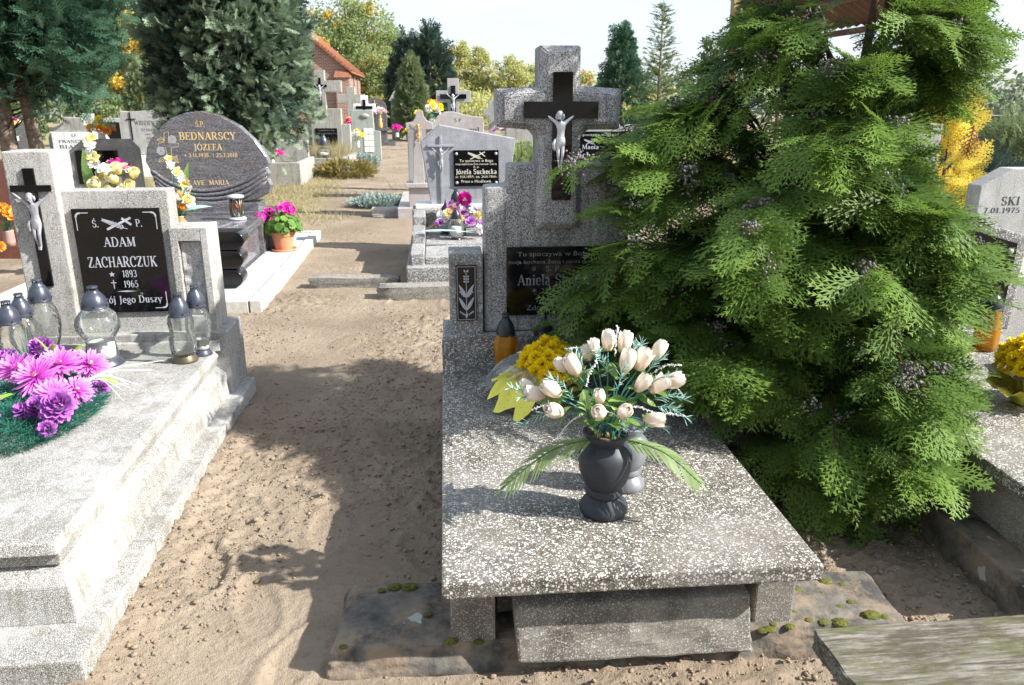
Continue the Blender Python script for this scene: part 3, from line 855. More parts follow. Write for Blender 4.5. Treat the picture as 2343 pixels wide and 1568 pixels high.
def make_hair_mesh():
    g = G()
    g.ball((-0.02, -0.05, 0.905), 0.062, 2, (0.95, 0.9, 0.95))
    g.tube([(-0.065, -0.04, 0.90), (-0.075, -0.035, 0.85), (-0.06, -0.05, 0.80)], [0.028, 0.026, 0.01], 6)
    g.tube([(0.03, -0.04, 0.90), (0.045, -0.035, 0.85), (0.035, -0.05, 0.80)], [0.028, 0.026, 0.01], 6)
    return g.mesh('hair', 0, True)
CLOTH, HAIR = make_cloth_mesh(), make_hair_mesh()
def face_mesh():
    g = G()
    g.ball((-0.022, -0.092, 0.878), 0.045, 2, (0.8, 0.6, 1.15))
    g.add([(-0.03, -0.117, 0.895), (-0.014, -0.117, 0.895), (-0.022, -0.132, 0.868), (-0.022, -0.115, 0.905)], [(0, 1, 2), (0, 2, 3), (1, 3, 2)])
    g.ball((-0.022, -0.108, 0.842), 0.02, 1, (1.0, 0.6, 1.0))
    return g.mesh('face', 0, True)
FACE = face_mesh()
def figure(parent, x, y, z, h, mat, squash=0.8):
    """h = height from toes to crown; x, z = place of the toes"""
    s = h / 0.95
    f = link_mesh('crucified_figure', FIG, mat, parent, (x, y, z), None, (s, s * squash, s))
    link_mesh('loincloth', CLOTH, mat, f)
    link_mesh('hair', HAIR, mat, f)
    link_mesh('face', FACE, mat, f)
    return f

def black_cross(parent, x, z0, z1, w, za, zb, xa, xb, y, t=0.012, mat=None):
    """flat granite cross set on a face looking to -Y: shaft with the beam a little proud"""
    o = G().box(x - w / 2, x + w / 2, y - t, y + 0.004, z0, z1).build('cross', mat or M_BLACK, parent, 0.0015)
    G().box(xa, xb, y - t - 0.003, y - t + 0.006, za, zb).build('crossbeam', mat or M_BLACK, o, 0.0015)
    return o
# ------------------------------------------------------------------ ground
FOOT = [(-0.75, 3.55, 20), (-0.45, 3.1, -25), (-0.95, 2.9, 70), (-0.7, 2.62, 10), (-0.40, 3.75, 60), (-0.62, 4.3, -10), (-0.30, 2.45, 35), (-0.82, 2.15, 25), (-1.12, 5.1, -15),
        (-0.55, 5.3, 15), (-0.9, 5.7, 60), (-0.2, 4.4, 10), (-0.62, 1.95, -30), (-1.05, 2.35, 15), (-1.5, 6.9, 10), (-1.4, 7.6, -20), (-0.5, 6.1, 5), (0.2, 1.75, 40), (-0.9, 6.2, -35)]
def ground_h(x, y):
    x = np.asarray(x, dtype=float); y = np.asarray(y, dtype=float)
    h = 0.026 * (vnoise(x, y, 0.9, 1) - 0.5) + 0.018 * (vnoise(x, y, 2.7, 2) - 0.5) - .012
    near = np.clip((9 - y) / 3, 0, 1)
    mid = np.clip((22 - y) / 6, 0, 1)
    c1 = vnoise(x, y, 17, 3); c2 = vnoise(x, y, 38, 4); c3 = vnoise(x, y, 75, 5)
    rough = np.clip((vnoise(x, y, 1.6, 9) - 0.33) * 3.4, 0.16, 1)
    clod = np.clip(c2 - 0.5, 0, 1) * 0.038 + np.clip(c3 - 0.45, 0, 1) * 0.034 + (c1 - 0.5) * 0.010
    h = h + mid * rough * clod * (0.35 + 0.65 * near)
    # prints of shoes: flattened hollows with a small rim
    for fx, fy, fa in FOOT:
        ca, sa = math.cos(R(fa)), math.sin(R(fa))
        u = ((x - fx) * ca + (y - fy) * sa) / 0.062
        v = (-(x - fx) * sa + (y - fy) * ca) / 0.145
        r = np.sqrt(u * u + v * v)
        k = np.clip((1.15 - r) / 0.25, 0, 1)
        h = h * (1 - k) + k * (-0.014 + 0.002 * c2)
        h = h + 0.010 * np.exp(-((r - 1.25) / 0.16) ** 2) * near
    h = h - 0.03 * np.clip((2.02 - y + .09 * x) / .12, 0, 1) * ((x > -.7) & (x < 1.4))
    # sand heaped a little against the base courses of the pale tomb
    h = h + 0.02 * np.exp(-((x + 1.20 + 0.09 * (y - 1.8)) / 0.09) ** 2) * ((y > 1.5) & (y < 4.3))
    h = h - 0.5 * np.clip((y - 55) / 25, 0, 1) - 8.0 * np.clip((y - 70) / 90, 0, 1) ** 1.3
    return h

def seq(*parts):
    out = []
    for a, b, st in parts:
        n = max(1, int(round((b - a) / st)))
        out += list(np.linspace(a, b, n, endpoint=False))
    out.append(parts[-1][1])
    return np.array(out)
gx = seq((-400, -60, 40), (-60, -14, 4), (-14, -5, 0.5), (-5, -2.2, 0.07), (-2.2, 0.1, 0.0145), (0.1, 2.3, 0.026), (2.3, 6, 0.15), (6, 20, 1.0), (20, 60, 5), (60, 400, 40))
gy = seq((-60, -4, 8), (-4, 1.2, 0.4), (1.2, 4.6, 0.0145), (4.6, 9.5, 0.026), (9.5, 22, 0.08), (22, 60, 0.8), (60, 170, 6), (170, 600, 50))
XX, YY = np.meshgrid(gx, gy)
ZZ = ground_h(XX, YY)
nx, ny = len(gx), len(gy)
V = np.stack([XX.ravel(), YY.ravel(), ZZ.ravel()], 1)
ii = (np.arange(ny - 1)[:, None] * nx + np.arange(nx - 1)[None]).ravel()
F = np.concatenate([np.stack([ii, ii + 1, ii + nx + 1], 1), np.stack([ii, ii + nx + 1, ii + nx], 1)])
def turf_amount(x, y):
    """dry turf left of and behind the path"""
    px = -1.35 - 0.135 * (y - 6)                     # line of the path going away
    d = (px - 0.55) - x
    t = np.clip(d / 0.9 + 0.3, 0, 1) * np.clip((y - 9.2) / 1.5, 0, 1)
    r = np.clip((x - (px + 1.3)) / 0.8, 0, 1) * np.clip((y - 12) / 2, 0, 1)
    return np.maximum(np.maximum(t, r), np.clip((y - 34) / 8, 0, 1))
ground = np_mesh('ground', V, F, M_SAND, None, turf_amount(V[:, 0], V[:, 1]), True, 'turf')
tag(ground, kind='structure')

def on_ground(x, y):
    return float(ground_h(np.array([x]), np.array([y]))[0])

# loose clods and pebbles on the sand
bmi = bmesh.new()
bmesh.ops.create_icosphere(bmi, subdivisions=1, radius=1.0)
ICO_V = np.array([v.co[:] for v in bmi.verts]); ICO_F = np.array([[v.index for v in f.verts] for f in bmi.faces])
bmi.free()
def lumps(n, seed):
    r = np.random.default_rng(seed)
    return [(ICO_V * (1 + r.normal(0, 0.2, (len(ICO_V), 1))) * np.array([1, 1, 0.7]), ICO_F, np.zeros(len(ICO_V))) for _ in range(n)]
n = 42000
px = RNG.uniform(-2.1, 2.4, n); py = 1.55 + 4.4 * RNG.uniform(0, 1, n) ** 1.4
keep = vnoise(px, py, 1.6, 9) > RNG.uniform(.2, .55, n)
px, py = px[keep], py[keep]
sz = np.clip(RNG.lognormal(-5.65, 0.5, len(px)), 0.0015, 0.012)
pp = np.stack([px, py, ground_h(px, py) + sz * 0.3], 1)
clod = scatter(lumps(6, 3), pp, frames(rnd_unit(len(px)) * np.array([1, 1, 0.2]), np.tile([0, 0, 1.0], (len(px), 1))), sz, np.zeros(len(px)))
tag(np_mesh('clods', clod[0], clod[1], M_CLOD, None, clod[2], True), 'small sandy clods and pebbles strewn over the trodden path', 'pebbles', kind='stuff')

# ------------------------------------------------------------------ the near terrazzo tomb
MT = empty('terrazzo_tomb', (-.187, 1.794, 0), 4.8, 'chip terrazzo tomb with tall grey stone cross beside the big cypress', 'tomb')
G().box(0, 1.057, 0, 1.688, 0.272, 0.322).build('slab', M_TER, MT, 0.007)
G().box(0.02, 0.15, 0.125, 0.30, 0.03, 0.273).build('post', M_STEP, MT, 0.006)
G().box(0.925, 1.045, 0.125, 0.30, 0.03, 0.273).build('post', M_STEP, MT, 0.006)
G().box(0.035, 0.115, 0.32, 1.60, -0.05, 0.2725).build('side_wall', M_STEP, MT, 0.006)
G().box(0.94, 1.02, 0.32, 1.60, -0.05, 0.2725).build('side_wall', M_STEP, MT, 0.006)
roughen(G().hexa([(.21, .045, .015), (.905, .055, .0), (.90, .30, .0), (.21, .30, .015)], [(.20, .068, .185), (.885, .072, .185), (.865, .22, .232), (.20, .22, .232)]).build('step_stone', M_STEP, MT, 0.008), 16, .0035, 5)
G().box(0.16, 0.91, 0.24, 0.30, 0.0, 0.268).build('back_board', M_STEP, MT, 0.004)
roughen(G().hexa([(-.35, .085, -.06), (1.42, .06, -.06), (1.45, .50, -.06), (-.34, .50, -.06)], [(-.325, .125, .045), (1.395, .095, .05), (1.40, .36, .055), (-.29, .43, .05)]).build('base_stone', M_BASE, MT, 0.012, seg=3), 22, .008, 3)
pl = G().box(0.008, 1.052, 1.682, 1.98, 0.0, 0.505).build('plinth', M_TERF, MT, 0.006)
G().box(0.002, 0.06, 1.674, 1.70, 0.30, 0.497).build('end_facing', M_TERF, pl, 0.004)
pil = G().box(0.042, 0.197, 1.715, 1.90, 0.498, 0.887).build('pillar', M_TERF, MT, 0.008)
G().box(0.073, 0.167, 1.706, 1.72, 0.572, 0.833).build('small_plaque', M_BLACK, pil, 0.001)
g = G()
yy = 1.706
for a, b in (((.079, .578), (.161, .578)), ((.161, .578), (.161, .827)), ((.161, .827), (.079, .827)), ((.079, .827), (.079, .578))):
    flat_strokes(g, [[a, b]], yy, 0.0022)
cx = .120
flat_strokes(g, [[(cx, .59), (cx, .80)]], yy, 0.0028, 0.0011)
for zb, sg in ((.64, 1), (.64, -1), (.70, 1), (.70, -1)):
    leaf2d(g, cx, zb - .02, 90 - sg * 28, .075, .0085, yy, 0.0014)
for k in range(3):
    for sg in (1, -1):
        leaf2d(g, cx + sg * .003, .755 + k * .012, 90 - sg * 60, .012, .004, yy, 0.0016)
        leaf2d(g, cx + sg * (.010 + .008 * k), .685 + .009 * k, 90 - sg * 20, .011, .004, yy, 0.0017)
        leaf2d(g, cx + sg * (.010 + .008 * k), .598 + .006 * k, 90 - sg * 30, .011, .004, yy, 0.0018)
leaf2d(g, cx - .004, .80, 110, .016, .004, yy); leaf2d(g, cx + .004, .80, 70, .016, .004, yy, 0.0019)
leaf2d(g, cx, .612, 268, .03, .006, yy, 0.002)
g.build('engraved_sprig', M_SILVER, pil)
blk = [(.203, .505), (.877, .505), (.872, 1.178), (.768, 1.186), (.766, 1.278), (.317, 1.278), (.315, 1.186), (.207, 1.178)]
G().prism(blk, 1.735, 1.915).build('headstone', M_GREY, MT, 0.016, seg=3)
def chamfered_cross(pts, yf, yb, ch, name, mat, parent, edge=0.005):
    """cross outline whose front edge is cut back by a wide chamfer"""
    g = G().prism(pts, yf, yb)
    me = bpy.data.meshes.new(name)
    me.from_pydata(g.v, [], g.f)
    bm = bmesh.new(); bm.from_mesh(me)
    es = [e for e in bm.edges if all(abs(v.co.y - yf) < 1e-6 for v in e.verts)]
    bmesh.ops.bevel(bm, geom=es, offset=ch, segments=1, affect='EDGES')
    es = [e for e in bm.edges if e.calc_face_angle(0) > 0.4]
    bmesh.ops.bevel(bm, geom=es, offset=edge, segments=2, affect='EDGES', clamp_overlap=True)
    bmesh.ops.recalc_face_normals(bm, faces=bm.faces)
    bm.to_mesh(me); bm.free()
    return link_mesh(name, me, mat, parent)
cr = [(.440, .99), (.645, .99), (.636, 1.395), (.665, 1.428), (.808, 1.428), (.812, 1.600), (.630, 1.612), (.628, 1.776), (.450, 1.776), (.450, 1.612), (.262, 1.598), (.266, 1.440), (.415, 1.428), (.444, 1.395)]
sc = chamfered_cross(cr, 1.694, 1.905, .030, 'stone_cross', M_GREY, MT)
black_cross(MT, .549, 1.126, 1.668, .086, 1.478, 1.547, .380, .704, 1.694, .010)
figure(MT, .541, 1.684, 1.262, .245, M_ALU)
pq = G().box(.307, .743, 1.722, 1.745, .588, .910).build('plaque', M_BLACK, MT, 0.0015)
g = Lines()
yq = 1.722
sans(g, 'Tu spoczywa w Bogu', .525, .868, .022, yq, .335)
sans(g, 'moja kochana żona i nasza matka', .525, .833, .018, yq, .415)
roman(g, 'S. P.', .525, .796, .026, yq, .075)
roman(g, 'Aniela Słowik', .525, .732, .050, yq, .335)
sans(g, '✶  23. 5. 1893.', .525, .694, .023, yq, .20)
sans(g, '† 8. 7. 1965.', .525, .655, .023, yq, .165)
sans(g, 'Zdrowaś  Maria', .53, .612, .026, yq, .26)
g.build('inscription', M_DULL, pq)
# cushions of moss on the base stone
k = 0
for mx, my, mr in ((1.30, .13, .026), (1.22, .17, .017), (1.19, .105, .022), (1.14, .11, .015), (1.10, .125, .012), (1.07, .165, .013), (1.335, .12, .014), (1.13, .27, .02), (1.20, .25, .012), (1.27, .20, .011),
                   (1.03, .10, .014), (.965, .092, .017), (.94, .088, .013), (.985, .115, .010), (-.16, .40, .02), (-.11, .395, .022), (-.20, .385, .012), (-.29, .12, .011), (.02, .118, .018), (-.05, .25, .012), (1.24, .31, .02), (1.29, .29, .012), (.10, .11, .014), (1.16, .33, .015)):
    g = G().ball((0, 0, 0), mr, 3, (1.15, 0.9, 0.55))
    me = g.mesh('moss_cushion', 0, False)
    for v in me.vertices:
        v.co *= 1 + random.uniform(-.09, .09)
    a = me.attributes.new('var', 'FLOAT', 'POINT')
    a.data.foreach_set('value', [random.random() for _ in me.vertices])
    link_mesh('moss_cushion', me, M_MOSS, MT, (mx, my, .048), None, (1, 1, .75))

# ------------------------------------------------------------------ the pale pebble-dash tomb
LT = empty('pale_tomb', (-1.182, 1.793, 0), 6.2, 'sunlit pale pebbled tomb with stepped three part headstone and silver lettered plaque', 'tomb')
lb = G().box(-1.12, -.0, 0.0, 0.62, -.06, .08).build('base_course', M_PEBW, LT, 0.008)
G().box(-1.12, -.002, 0.624, 2.34, -.06, .079).build('base_course', M_PEBW, LT, 0.008)
G().hexa([(-1.04, .17, .078), (-.078, .17, .078), (-.078, 2.28, .078), (-1.04, 2.28, .078)], [(-1.02, .185, .198), (-.092, .185, .198), (-.092, 2.28, .198), (-1.02, 2.28, .198)]).hexa(
    [(-1.02, .187, .196), (-.092, .187, .196), (-.092, 2.27, .196), (-1.02, 2.27, .196)], [(-.985, .262, .240), (-.145, .262, .240), (-.145, 2.27, .240), (-.985, 2.27, .240)]).build('surround', M_PEBW, LT, 0.006)
G().hexa([(-.985, .235, .238), (-.130, .235, .238), (-.130, 2.10, .238), (-.985, 2.10, .238)], [(-.985, .228, .285), (-.122, .228, .285), (-.122, 2.10, .285), (-.985, 2.10, .285)]).build('slab_foot', M_PEBW, LT, 0.004)
G().hexa([(-1.005, .208, .284), (-.113, .208, .284), (-.113, 2.095, .284), (-1.005, 2.095, .284)], [(-.995, .222, .322), (-.128, .222, .322), (-.128, 2.095, .322), (-.995, 2.095, .322)]).build('slab', M_PEBW, LT, 0.008, seg=3)
G().box(-1.07, -.062, 2.085, 2.42, .06, .412).build('plinth', M_PEBW, LT, 0.008)
G().hexa([(-1.02, 2.055, .318), (-.10, 2.055, .318), (-.10, 2.09, .318), (-1.02, 2.09, .318)], [(-1.02, 2.065, .372), (-.10, 2.065, .372), (-.10, 2.09, .372), (-1.02, 2.09, .372)]).build('plinth_moulding', M_PEB, LT, 0.005)
G().box(-1.003, -.784, 2.100, 2.312, .408, 1.322).build('cross_pillar', M_PEB, LT, 0.007)
G().box(-.790, -.288, 2.142, 2.275, .406, 1.132).build('headstone', M_PEB, LT, 0.006)
rp = G()
rp.box(-.300, -.262, 2.128, 2.345, .405, .945).box(-.152, -.117, 2.128, 2.345, .405, .945).box(-.263, -.151, 2.129, 2.344, .405, .49).box(-.263, -.151, 2.129, 2.344, .878, .944).box(-.264, -.150, 2.165, 2.343, .49, .879)
rp = rp.build('side_pillar', M_PEB, LT, 0.004)
# rough chiselled panel in the recess
nx2, nz2 = 15, 40
g = G()
vs = [(-.263 + .112 * i / (nx2 - 1), 2.164 - .016 * float(vnoise(np.array([i * 1.0]), np.array([j * 1.0]), 0.33, 5)[0]) * (1 if 0 < i < nx2 - 1 and 0 < j < nz2 - 1 else 0) - 0.004, .49 + .389 * j / (nz2 - 1)) for j in range(nz2) for i in range(nx2)]
g.add(vs, [(j * nx2 + i, j * nx2 + i + 1, (j + 1) * nx2 + i + 1, (j + 1) * nx2 + i) for j in range(nz2 - 1) for i in range(nx2 - 1)])
g.build('chiselled_panel', M_LGREY, rp)
black_cross(LT, -.893, .672, 1.245, .050, 1.135, 1.166, -.985, -.800, 2.100, .012)
figure(LT, -.893, 2.086, .855, .275, M_ALUD)
fr = G()
fr.box(-.752, -.322, 2.138, 2.146, .505, .512).box(-.752, -.322, 2.138, 2.146, 1.048, 1.055)
pq = G().box(-.745, -.333, 2.128, 2.148, .520, 1.046).build('plaque', M_BLACK, LT, 0.0015)
g = Lines()
yq = 2.128
cx = -.539
roman(g, 'Ś.', -.640, .955, .036, yq, .032); roman(g, 'P.', -.435, .955, .036, yq, .032)
palm_and_cross(g, -.540, .975, .088, yq)
roman(g, 'ADAM', cx, .858, .046, yq, .150, bold=1.1)
roman(g, 'ZACHARCZUK', cx, .755, .052, yq, .330, bold=1.1)
roman(g, '1893', cx + .025, .703, .034, yq, .070); roman(g, '1965', cx + .025, .650, .034, yq, .070)
flat_strokes(g, [[(-.596, .645), (-.596, .690)], [(-.609, .675), (-.583, .675)]], yq, .004)
st = [(-.598 + (.015 if i % 2 == 0 else .0062) * math.cos(R(90 + 36 * i)), .718 + (.015 if i % 2 == 0 else .0062) * math.sin(R(90 + 36 * i))) for i in range(10)]
g.add([(a, yq - .0014, b) for a, b in st], [tuple(range(10))])
g.add([(cx - .05, yq - .0014, .630), (cx, yq - .0014, .626), (cx + .05, yq - .0014, .630), (cx, yq - .0014, .634)], [(0, 1, 2, 3)])
roman(g, 'Pokój Jego Duszy', cx, .570, .036, yq, .330)
for sx_, sz_ in ((-1, 1), (1, 1), (-1, -1), (1, -1)):
    bx, bz = cx + sx_ * .188, .783 + sz_ * .243
    flat_strokes(g, [[(bx, bz - sz_ * .085), (bx, bz - sz_ * .045), (bx + 0, bz - sz_ * .02)], [(bx - sx_ * .06, bz), (bx - sx_ * .02, bz)]], yq, .004)
    flat_strokes(g, [[(bx - sx_ * .028 * math.cos(R(a)), bz - sz_ * .028 * (1 - math.sin(R(a)))) for a in range(90, -1, -15)]] if False else [[(bx - sx_ * .022, bz), (bx - sx_ * .010, bz - sz_ * .003), (bx - sx_ * .003, bz - sz_ * .010), (bx, bz - sz_ * .022)]], yq, .009)
g.build('inscription', M_SILVER, pq)

rr = random.Random(44)
# needles and bits of spray fallen on the terrazzo slab
n = 150
rg = np.random.default_rng(8)
fx_, fy_ = 1.05 * rg.uniform(0, 1, n) ** .7, rg.uniform(.02, 1.66, n)
tn = np.array([(0, -.12, .03), (0, .12, .03), (1, 0, .03)])
v, f, a = scatter([(tn, np.array([(0, 1, 2)]), np.zeros(3))], np.stack([fx_, fy_, np.full(n, .3225)], 1), frames(np.stack([rg.normal(size=n), rg.normal(size=n), np.zeros(n)], 1), np.tile([0, 0, 1.], (n, 1))), rg.uniform(.006, .018, n), rg.uniform(0, 1, n))
o = np_mesh('fallen_needles', v, f, foliage('fallen brown needles', (.10, .06, .03), (.24, .17, .08), .1), None, a)
o.location = MT.location; o.rotation_euler = MT.rotation_euler
tag(o, 'brown needles fallen on the near terrazzo slab', 'needles', kind='stuff')

# ------------------------------------------------------------------ polished granite tomb with the oval stone, on a tiled deck
BT = empty('granite_tomb', (-1.93, 5.83, 0), 5.7, 'polished dark granite tomb with oval gilt lettered headstone on white tiled deck', 'tomb')
kb = G().box(-.09, 0, .0, .30, -.08, .085).build('kerb', M_KERB, BT, 0.008)
for a, b in ((.305, 1.32), (1.325, 2.35), (2.355, 3.42)):
    G().box(-.088, 0, a, b, -.08, .083).build('kerb', M_KERB, BT, 0.008)
for a, b in ((-2.12, -1.1), (-1.095, -.10)):
    G().box(a, b, .002, .085, -.08, .082).build('kerb', M_KERB, BT, 0.008)
for a, b in ((.09, 1.3), (1.305, 2.3), (2.305, 3.42)):
    G().box(-2.12, -2.03, a, b, -.08, .082).build('kerb', M_KERB, BT, 0.008)
G().box(-2.03, -.09, 3.34, 3.43, -.08, .081).build('kerb', M_KERB, BT, 0.008)
tile_w, tile_l = .302, .330
for col in range(6):
    for row in range(10):
        x0 = -.094 - col * (tile_w + .012); y0 = .092 + row * .325
        if col in (1, 2, 3, 4) and row > 1:
            continue
        G().box(x0 - tile_w, x0, y0, y0 + .312, -.02, .068 + random.uniform(-.0015, .0015)).build('tile', M_DECK, BT, 0.003)
G().box(-1.60, -.42, .78, 2.36, .0, .372).build('chamber', M_BED, BT, 0.004)
G().box(-1.63, -.375, .70, 2.28, .368, .432).build('slab', M_BED, BT, 0.005)
for k in range(3):
    x0 = -.52 - .12 * k
    pts = bez([(x0 - .30, .95, .434), (x0 - .10, 1.15, .436), (x0 + .02, 1.45, .436), (x0 + .06, 1.75, .434)], 14)
    G().tube(pts, [.004] + [.016] * 13 + [.004], 8).build('raised_wave', M_BED, BT, 0, True)
G().box(-.50, -.376, 2.05, 2.27, .06, .369).build('corner_column', M_BED, BT, 0.004)
G().box(-1.70, -.30, 2.285, 2.75, .0, .462).build('rear_step', M_BED, BT, 0.005)
G().box(-1.52, -.46, 2.36, 2.72, .461, .540).build('headstone_foot', M_BED, BT, 0.005)
oval = [(985, 1080), (1005, 990), (1080, 890), (1180, 808), (1290, 768), (1390, 760), (1500, 787), (1620, 852), (1720, 950), (1785, 1050), (1800, 1100), (1772, 1128), (1792, 1165), (1778, 1195), (1800, 1238), (1785, 1290), (1700, 1332), (1560, 1352), (1330, 1340), (1200, 1300), (1080, 1240), (1025, 1190), (1005, 1150), (1010, 1130)]
def oz(p):
    return (-.945 + (p[0] - 1393) * .001505, 1.452 - (p[1] - 760) * .001545)
pts = [oz(p) for p in oval][::-1]
hs = G().prism(pts, 2.46, 2.60).build('headstone', M_BED, BT, 0.014, seg=3)
G().box(-1.18, -.66, 2.45, 2.61, .535, .60).build('headstone_neck', M_BED, BT, 0.004)
for k in range(4):
    d = k * 30
    p2 = [(1010 + d * .2, 1130 + d * 1.0), (1120, 1212 + d), (1280, 1268 + d * .85), (1450, 1262 + d), (1620, 1215 + d * 1.05), (1790 - d * .2, 1120 + d * 1.05)]
    q = [oz(p) for p in p2]
    path = bez([(a, 2.459, b) for a, b in q], 24)
    G().tube(path, [.004] + [.022] * 23 + [.004], 8).build('carved_fold', M_BED, hs, 0, True)
g = Lines()
yq = 2.46
def bz(px, py):
    return oz((px, py))
for txt, x, yb, hh, wpx in (('Ś.P.', 1370, 858, 32, 60), ('BEDNARSCY', 1410, 940, 46, 370), ('JÓZEFA', 1405, 1008, 40, 185), ('* 3.11.1938  + 25.7.2010', 1418, 1052, 24, 350), ('AVE  MARIA', 1398, 1233, 30, 240)):
    xx, zz = bz(x, yb)
    roman(g, txt, xx, zz, hh * .001545, yq, wpx * .001505, bold=1.1)
crs = [(1130, 895), (1160, 890), (1152, 960), (1218, 962), (1212, 985), (1165, 988), (1160, 1060), (1135, 1060), (1128, 990), (1080, 985), (1085, 962), (1122, 958), (1130, 895)]
flat_strokes(g, [[bz(*p) for p in crs]], yq, .005)
for (px_, py_, an, ln) in ((1130, 940, 180, 52), (1120, 1050, 215, 60), (1165, 1045, -50, 60), (1195, 1040, -110, 55)):
    a, b = bz(px_, py_)
    flat_strokes(g, [[(a + ln * .0015 * math.cos(R(an)) * t + .018 * math.sin(PI * t) * -math.sin(R(an)) * s_, b + ln * .0015 * math.sin(R(an)) * t + .018 * math.sin(PI * t) * math.cos(R(an)) * s_) for t in [i / 6 for i in range(7)]] for s_ in (1, -1, 0)], yq, .004)
g.build('inscription', M_GOLD, hs)
g = G()
for px_, py_ in ((1178, 938), (1095, 1010)):
    a, b = bz(px_, py_)
    for rr_ in (.036, .024, .012):
        flat_strokes(g, [[(a + rr_ * math.cos(t * .5), b + rr_ * math.sin(t * .5)) for t in range(14)]], yq, .009, .0016)
g.build('engraved_roses', M_SILVER, hs)

# black rounded blocks stacked in front of it
ST = empty('black_block_stack', (-2.33, 6.38, .07), 5.7, 'three stacked black blocks with rounded ends before the polished granite tomb', 'block stack')
prof = [(.0, -.072), (.09, -.072), (.15, -.060), (.19, -.03), (.20, .0), (.19, .03), (.15, .060), (.09, .072), (.0, .072)]
for k in range(3):
    g = G()
    n0 = len(prof)
    pts = []
    for a in range(13):
        t = -PI / 2 + PI * a / 12
        pts.append((.135 * math.cos(t), .078 * math.sin(t)))
    # rounded end towards +X
    outl = [(-.62, -.075)] + [((.085 * math.cos(-PI / 2 + PI * a / 16)), .075 * math.sin(-PI / 2 + PI * a / 16)) for a in range(17)] + [(-.62, .075)]
    auto_smooth(G().prism(outl, -.10, .10).build('block', M_BLKPL, ST, 0.010, seg=3, loc=(.02 * k * -1 + .06, 0, .080 + (2 - k) * .158)), 50)

# ------------------------------------------------------------------ grave border and speckled stele further back on the right of the path
SR = empty('stepped_grave', (-.898, 6.525, 0), 5.5, 'weathered grey grave with stepped border and slanted stele bearing a bolted black plaque', 'grave')
G().box(0, 1.12, 0, 2.05, -.02, .195).build('base_block', M_TERF, SR, 0.010)
for x0, x1 in ((.035, .155), (.965, 1.085)):
    for y0, y1, z1 in ((.09, .62, .295), (.621, 1.22, .375), (1.221, 1.72, .455)):
        G().box(x0, x1, y0, y1, .19, z1).build('border_step', M_TERF, SR, 0.012)
G().box(.16, .96, .12, 1.70, .15, .258).build('slab', M_TERF, SR, 0.010)
G().box(.015, 1.105, 1.725, 2.06, .0, .462).build('plinth', M_TERF, SR, 0.014)
G().box(.05, 1.13, 1.74, 2.10, .4605, .505).build('stele_ledge', M_WHITE, SR, 0.008)
stl = [(.215, .50), (1.02, .50), (1.115, 1.172), (.320, 1.314), (.122, 1.140)]
sh = G().prism(stl, 1.80, 1.96).build('stele', M_GREY2, SR, 0.008)
G().box(.318, .343, 1.785, 1.802, .50, 1.205).build('relief_cross', M_GREY2, SR, 0.003)
G().box(.196, .472, 1.784, 1.8015, 1.092, 1.114).build('relief_crossbeam', M_GREY2, SR, 0.003)
figure(SR, .331, 1.778, .815, .26, M_ALUD)
pq = G().box(.462, .934, 1.786, 1.801, .690, 1.058).build('plaque', M_BLACK, SR, 0.0015)
g = Lines(); yq = 1.786; cx = .698
palm_and_cross(g, .700, 1.008, .115, yq, .12)
sans(g, 'Tu spoczywa w Bogu', cx, .940, .026, yq, .35)
sans(g, 'moja najdroższa żona mamusia i babcia', cx, .908, .020, yq, .43)
sans(g, 'ś. p.', cx, .878, .022, yq, .06)
roman(g, 'Józefa Suchecka', cx, .815, .050, yq, .43)
sans(g, 'ur. 9.IX.1897r. zm. 24.IV.1964r.', cx, .775, .026, yq, .44)
sans(g, 'Prosi o Modlitwę.', cx, .725, .030, yq, .32)
g.build('inscription', M_CREAM, pq)
for bx in (.492, .905):
    for bzz in (.725, 1.022):
        G().lathe([(.0, -.002), (.016, .0), (.014, .008), (.0, .012)], 10).build('bolt', M_SILVER, pq, 0, True, loc=(bx, 1.786, bzz), rot=(R(90), 0, 0))
def rough_stone(name, dims, loc, rz, mat, label, cat='kerbstone', seed=0, tilt=0):
    g = G().box(-dims[0] / 2, dims[0] / 2, -dims[1] / 2, dims[1] / 2, 0, dims[2])
    me = g.mesh(name, 0)
    bm = bmesh.new(); bm.from_mesh(me)
    bmesh.ops.subdivide_edges(bm, edges=bm.edges, cuts=7, use_grid_fill=True)
    rr = random.Random(seed)
    for v in bm.verts:
        k = 0.012
        v.co += Vector((rr.uniform(-k, k), rr.uniform(-k, k), rr.uniform(-k, k) * .8))
    bmesh.ops.smooth_vert(bm, verts=bm.verts, factor=0.5, use_axis_x=True, use_axis_y=True, use_axis_z=True)
    bm.to_mesh(me); bm.free()
    o = link_mesh(name, me, mat, None, loc, (0, R(tilt), R(rz)))
    return tag(auto_smooth(o, 50), label, cat)
rough_stone('kerbstone', (.78, .16, .15), (-1.38, 6.72, -.07), 2, M_STEP, 'rough rounded kerbstone half sunk in the sandy path', seed=2)
rough_stone('kerbstone', (1.1, .18, .16), (-.56, 6.32, -.06), 4, M_STEP, 'broken flat kerbstone lying before the stepped grey grave', seed=3)
rough_stone('kerbstone', (.62, .14, .13), (-1.68, 11.15, -.02), 6, M_LGREY, 'pale squared kerbstone on sand beside the silvery ground cover', seed=5)
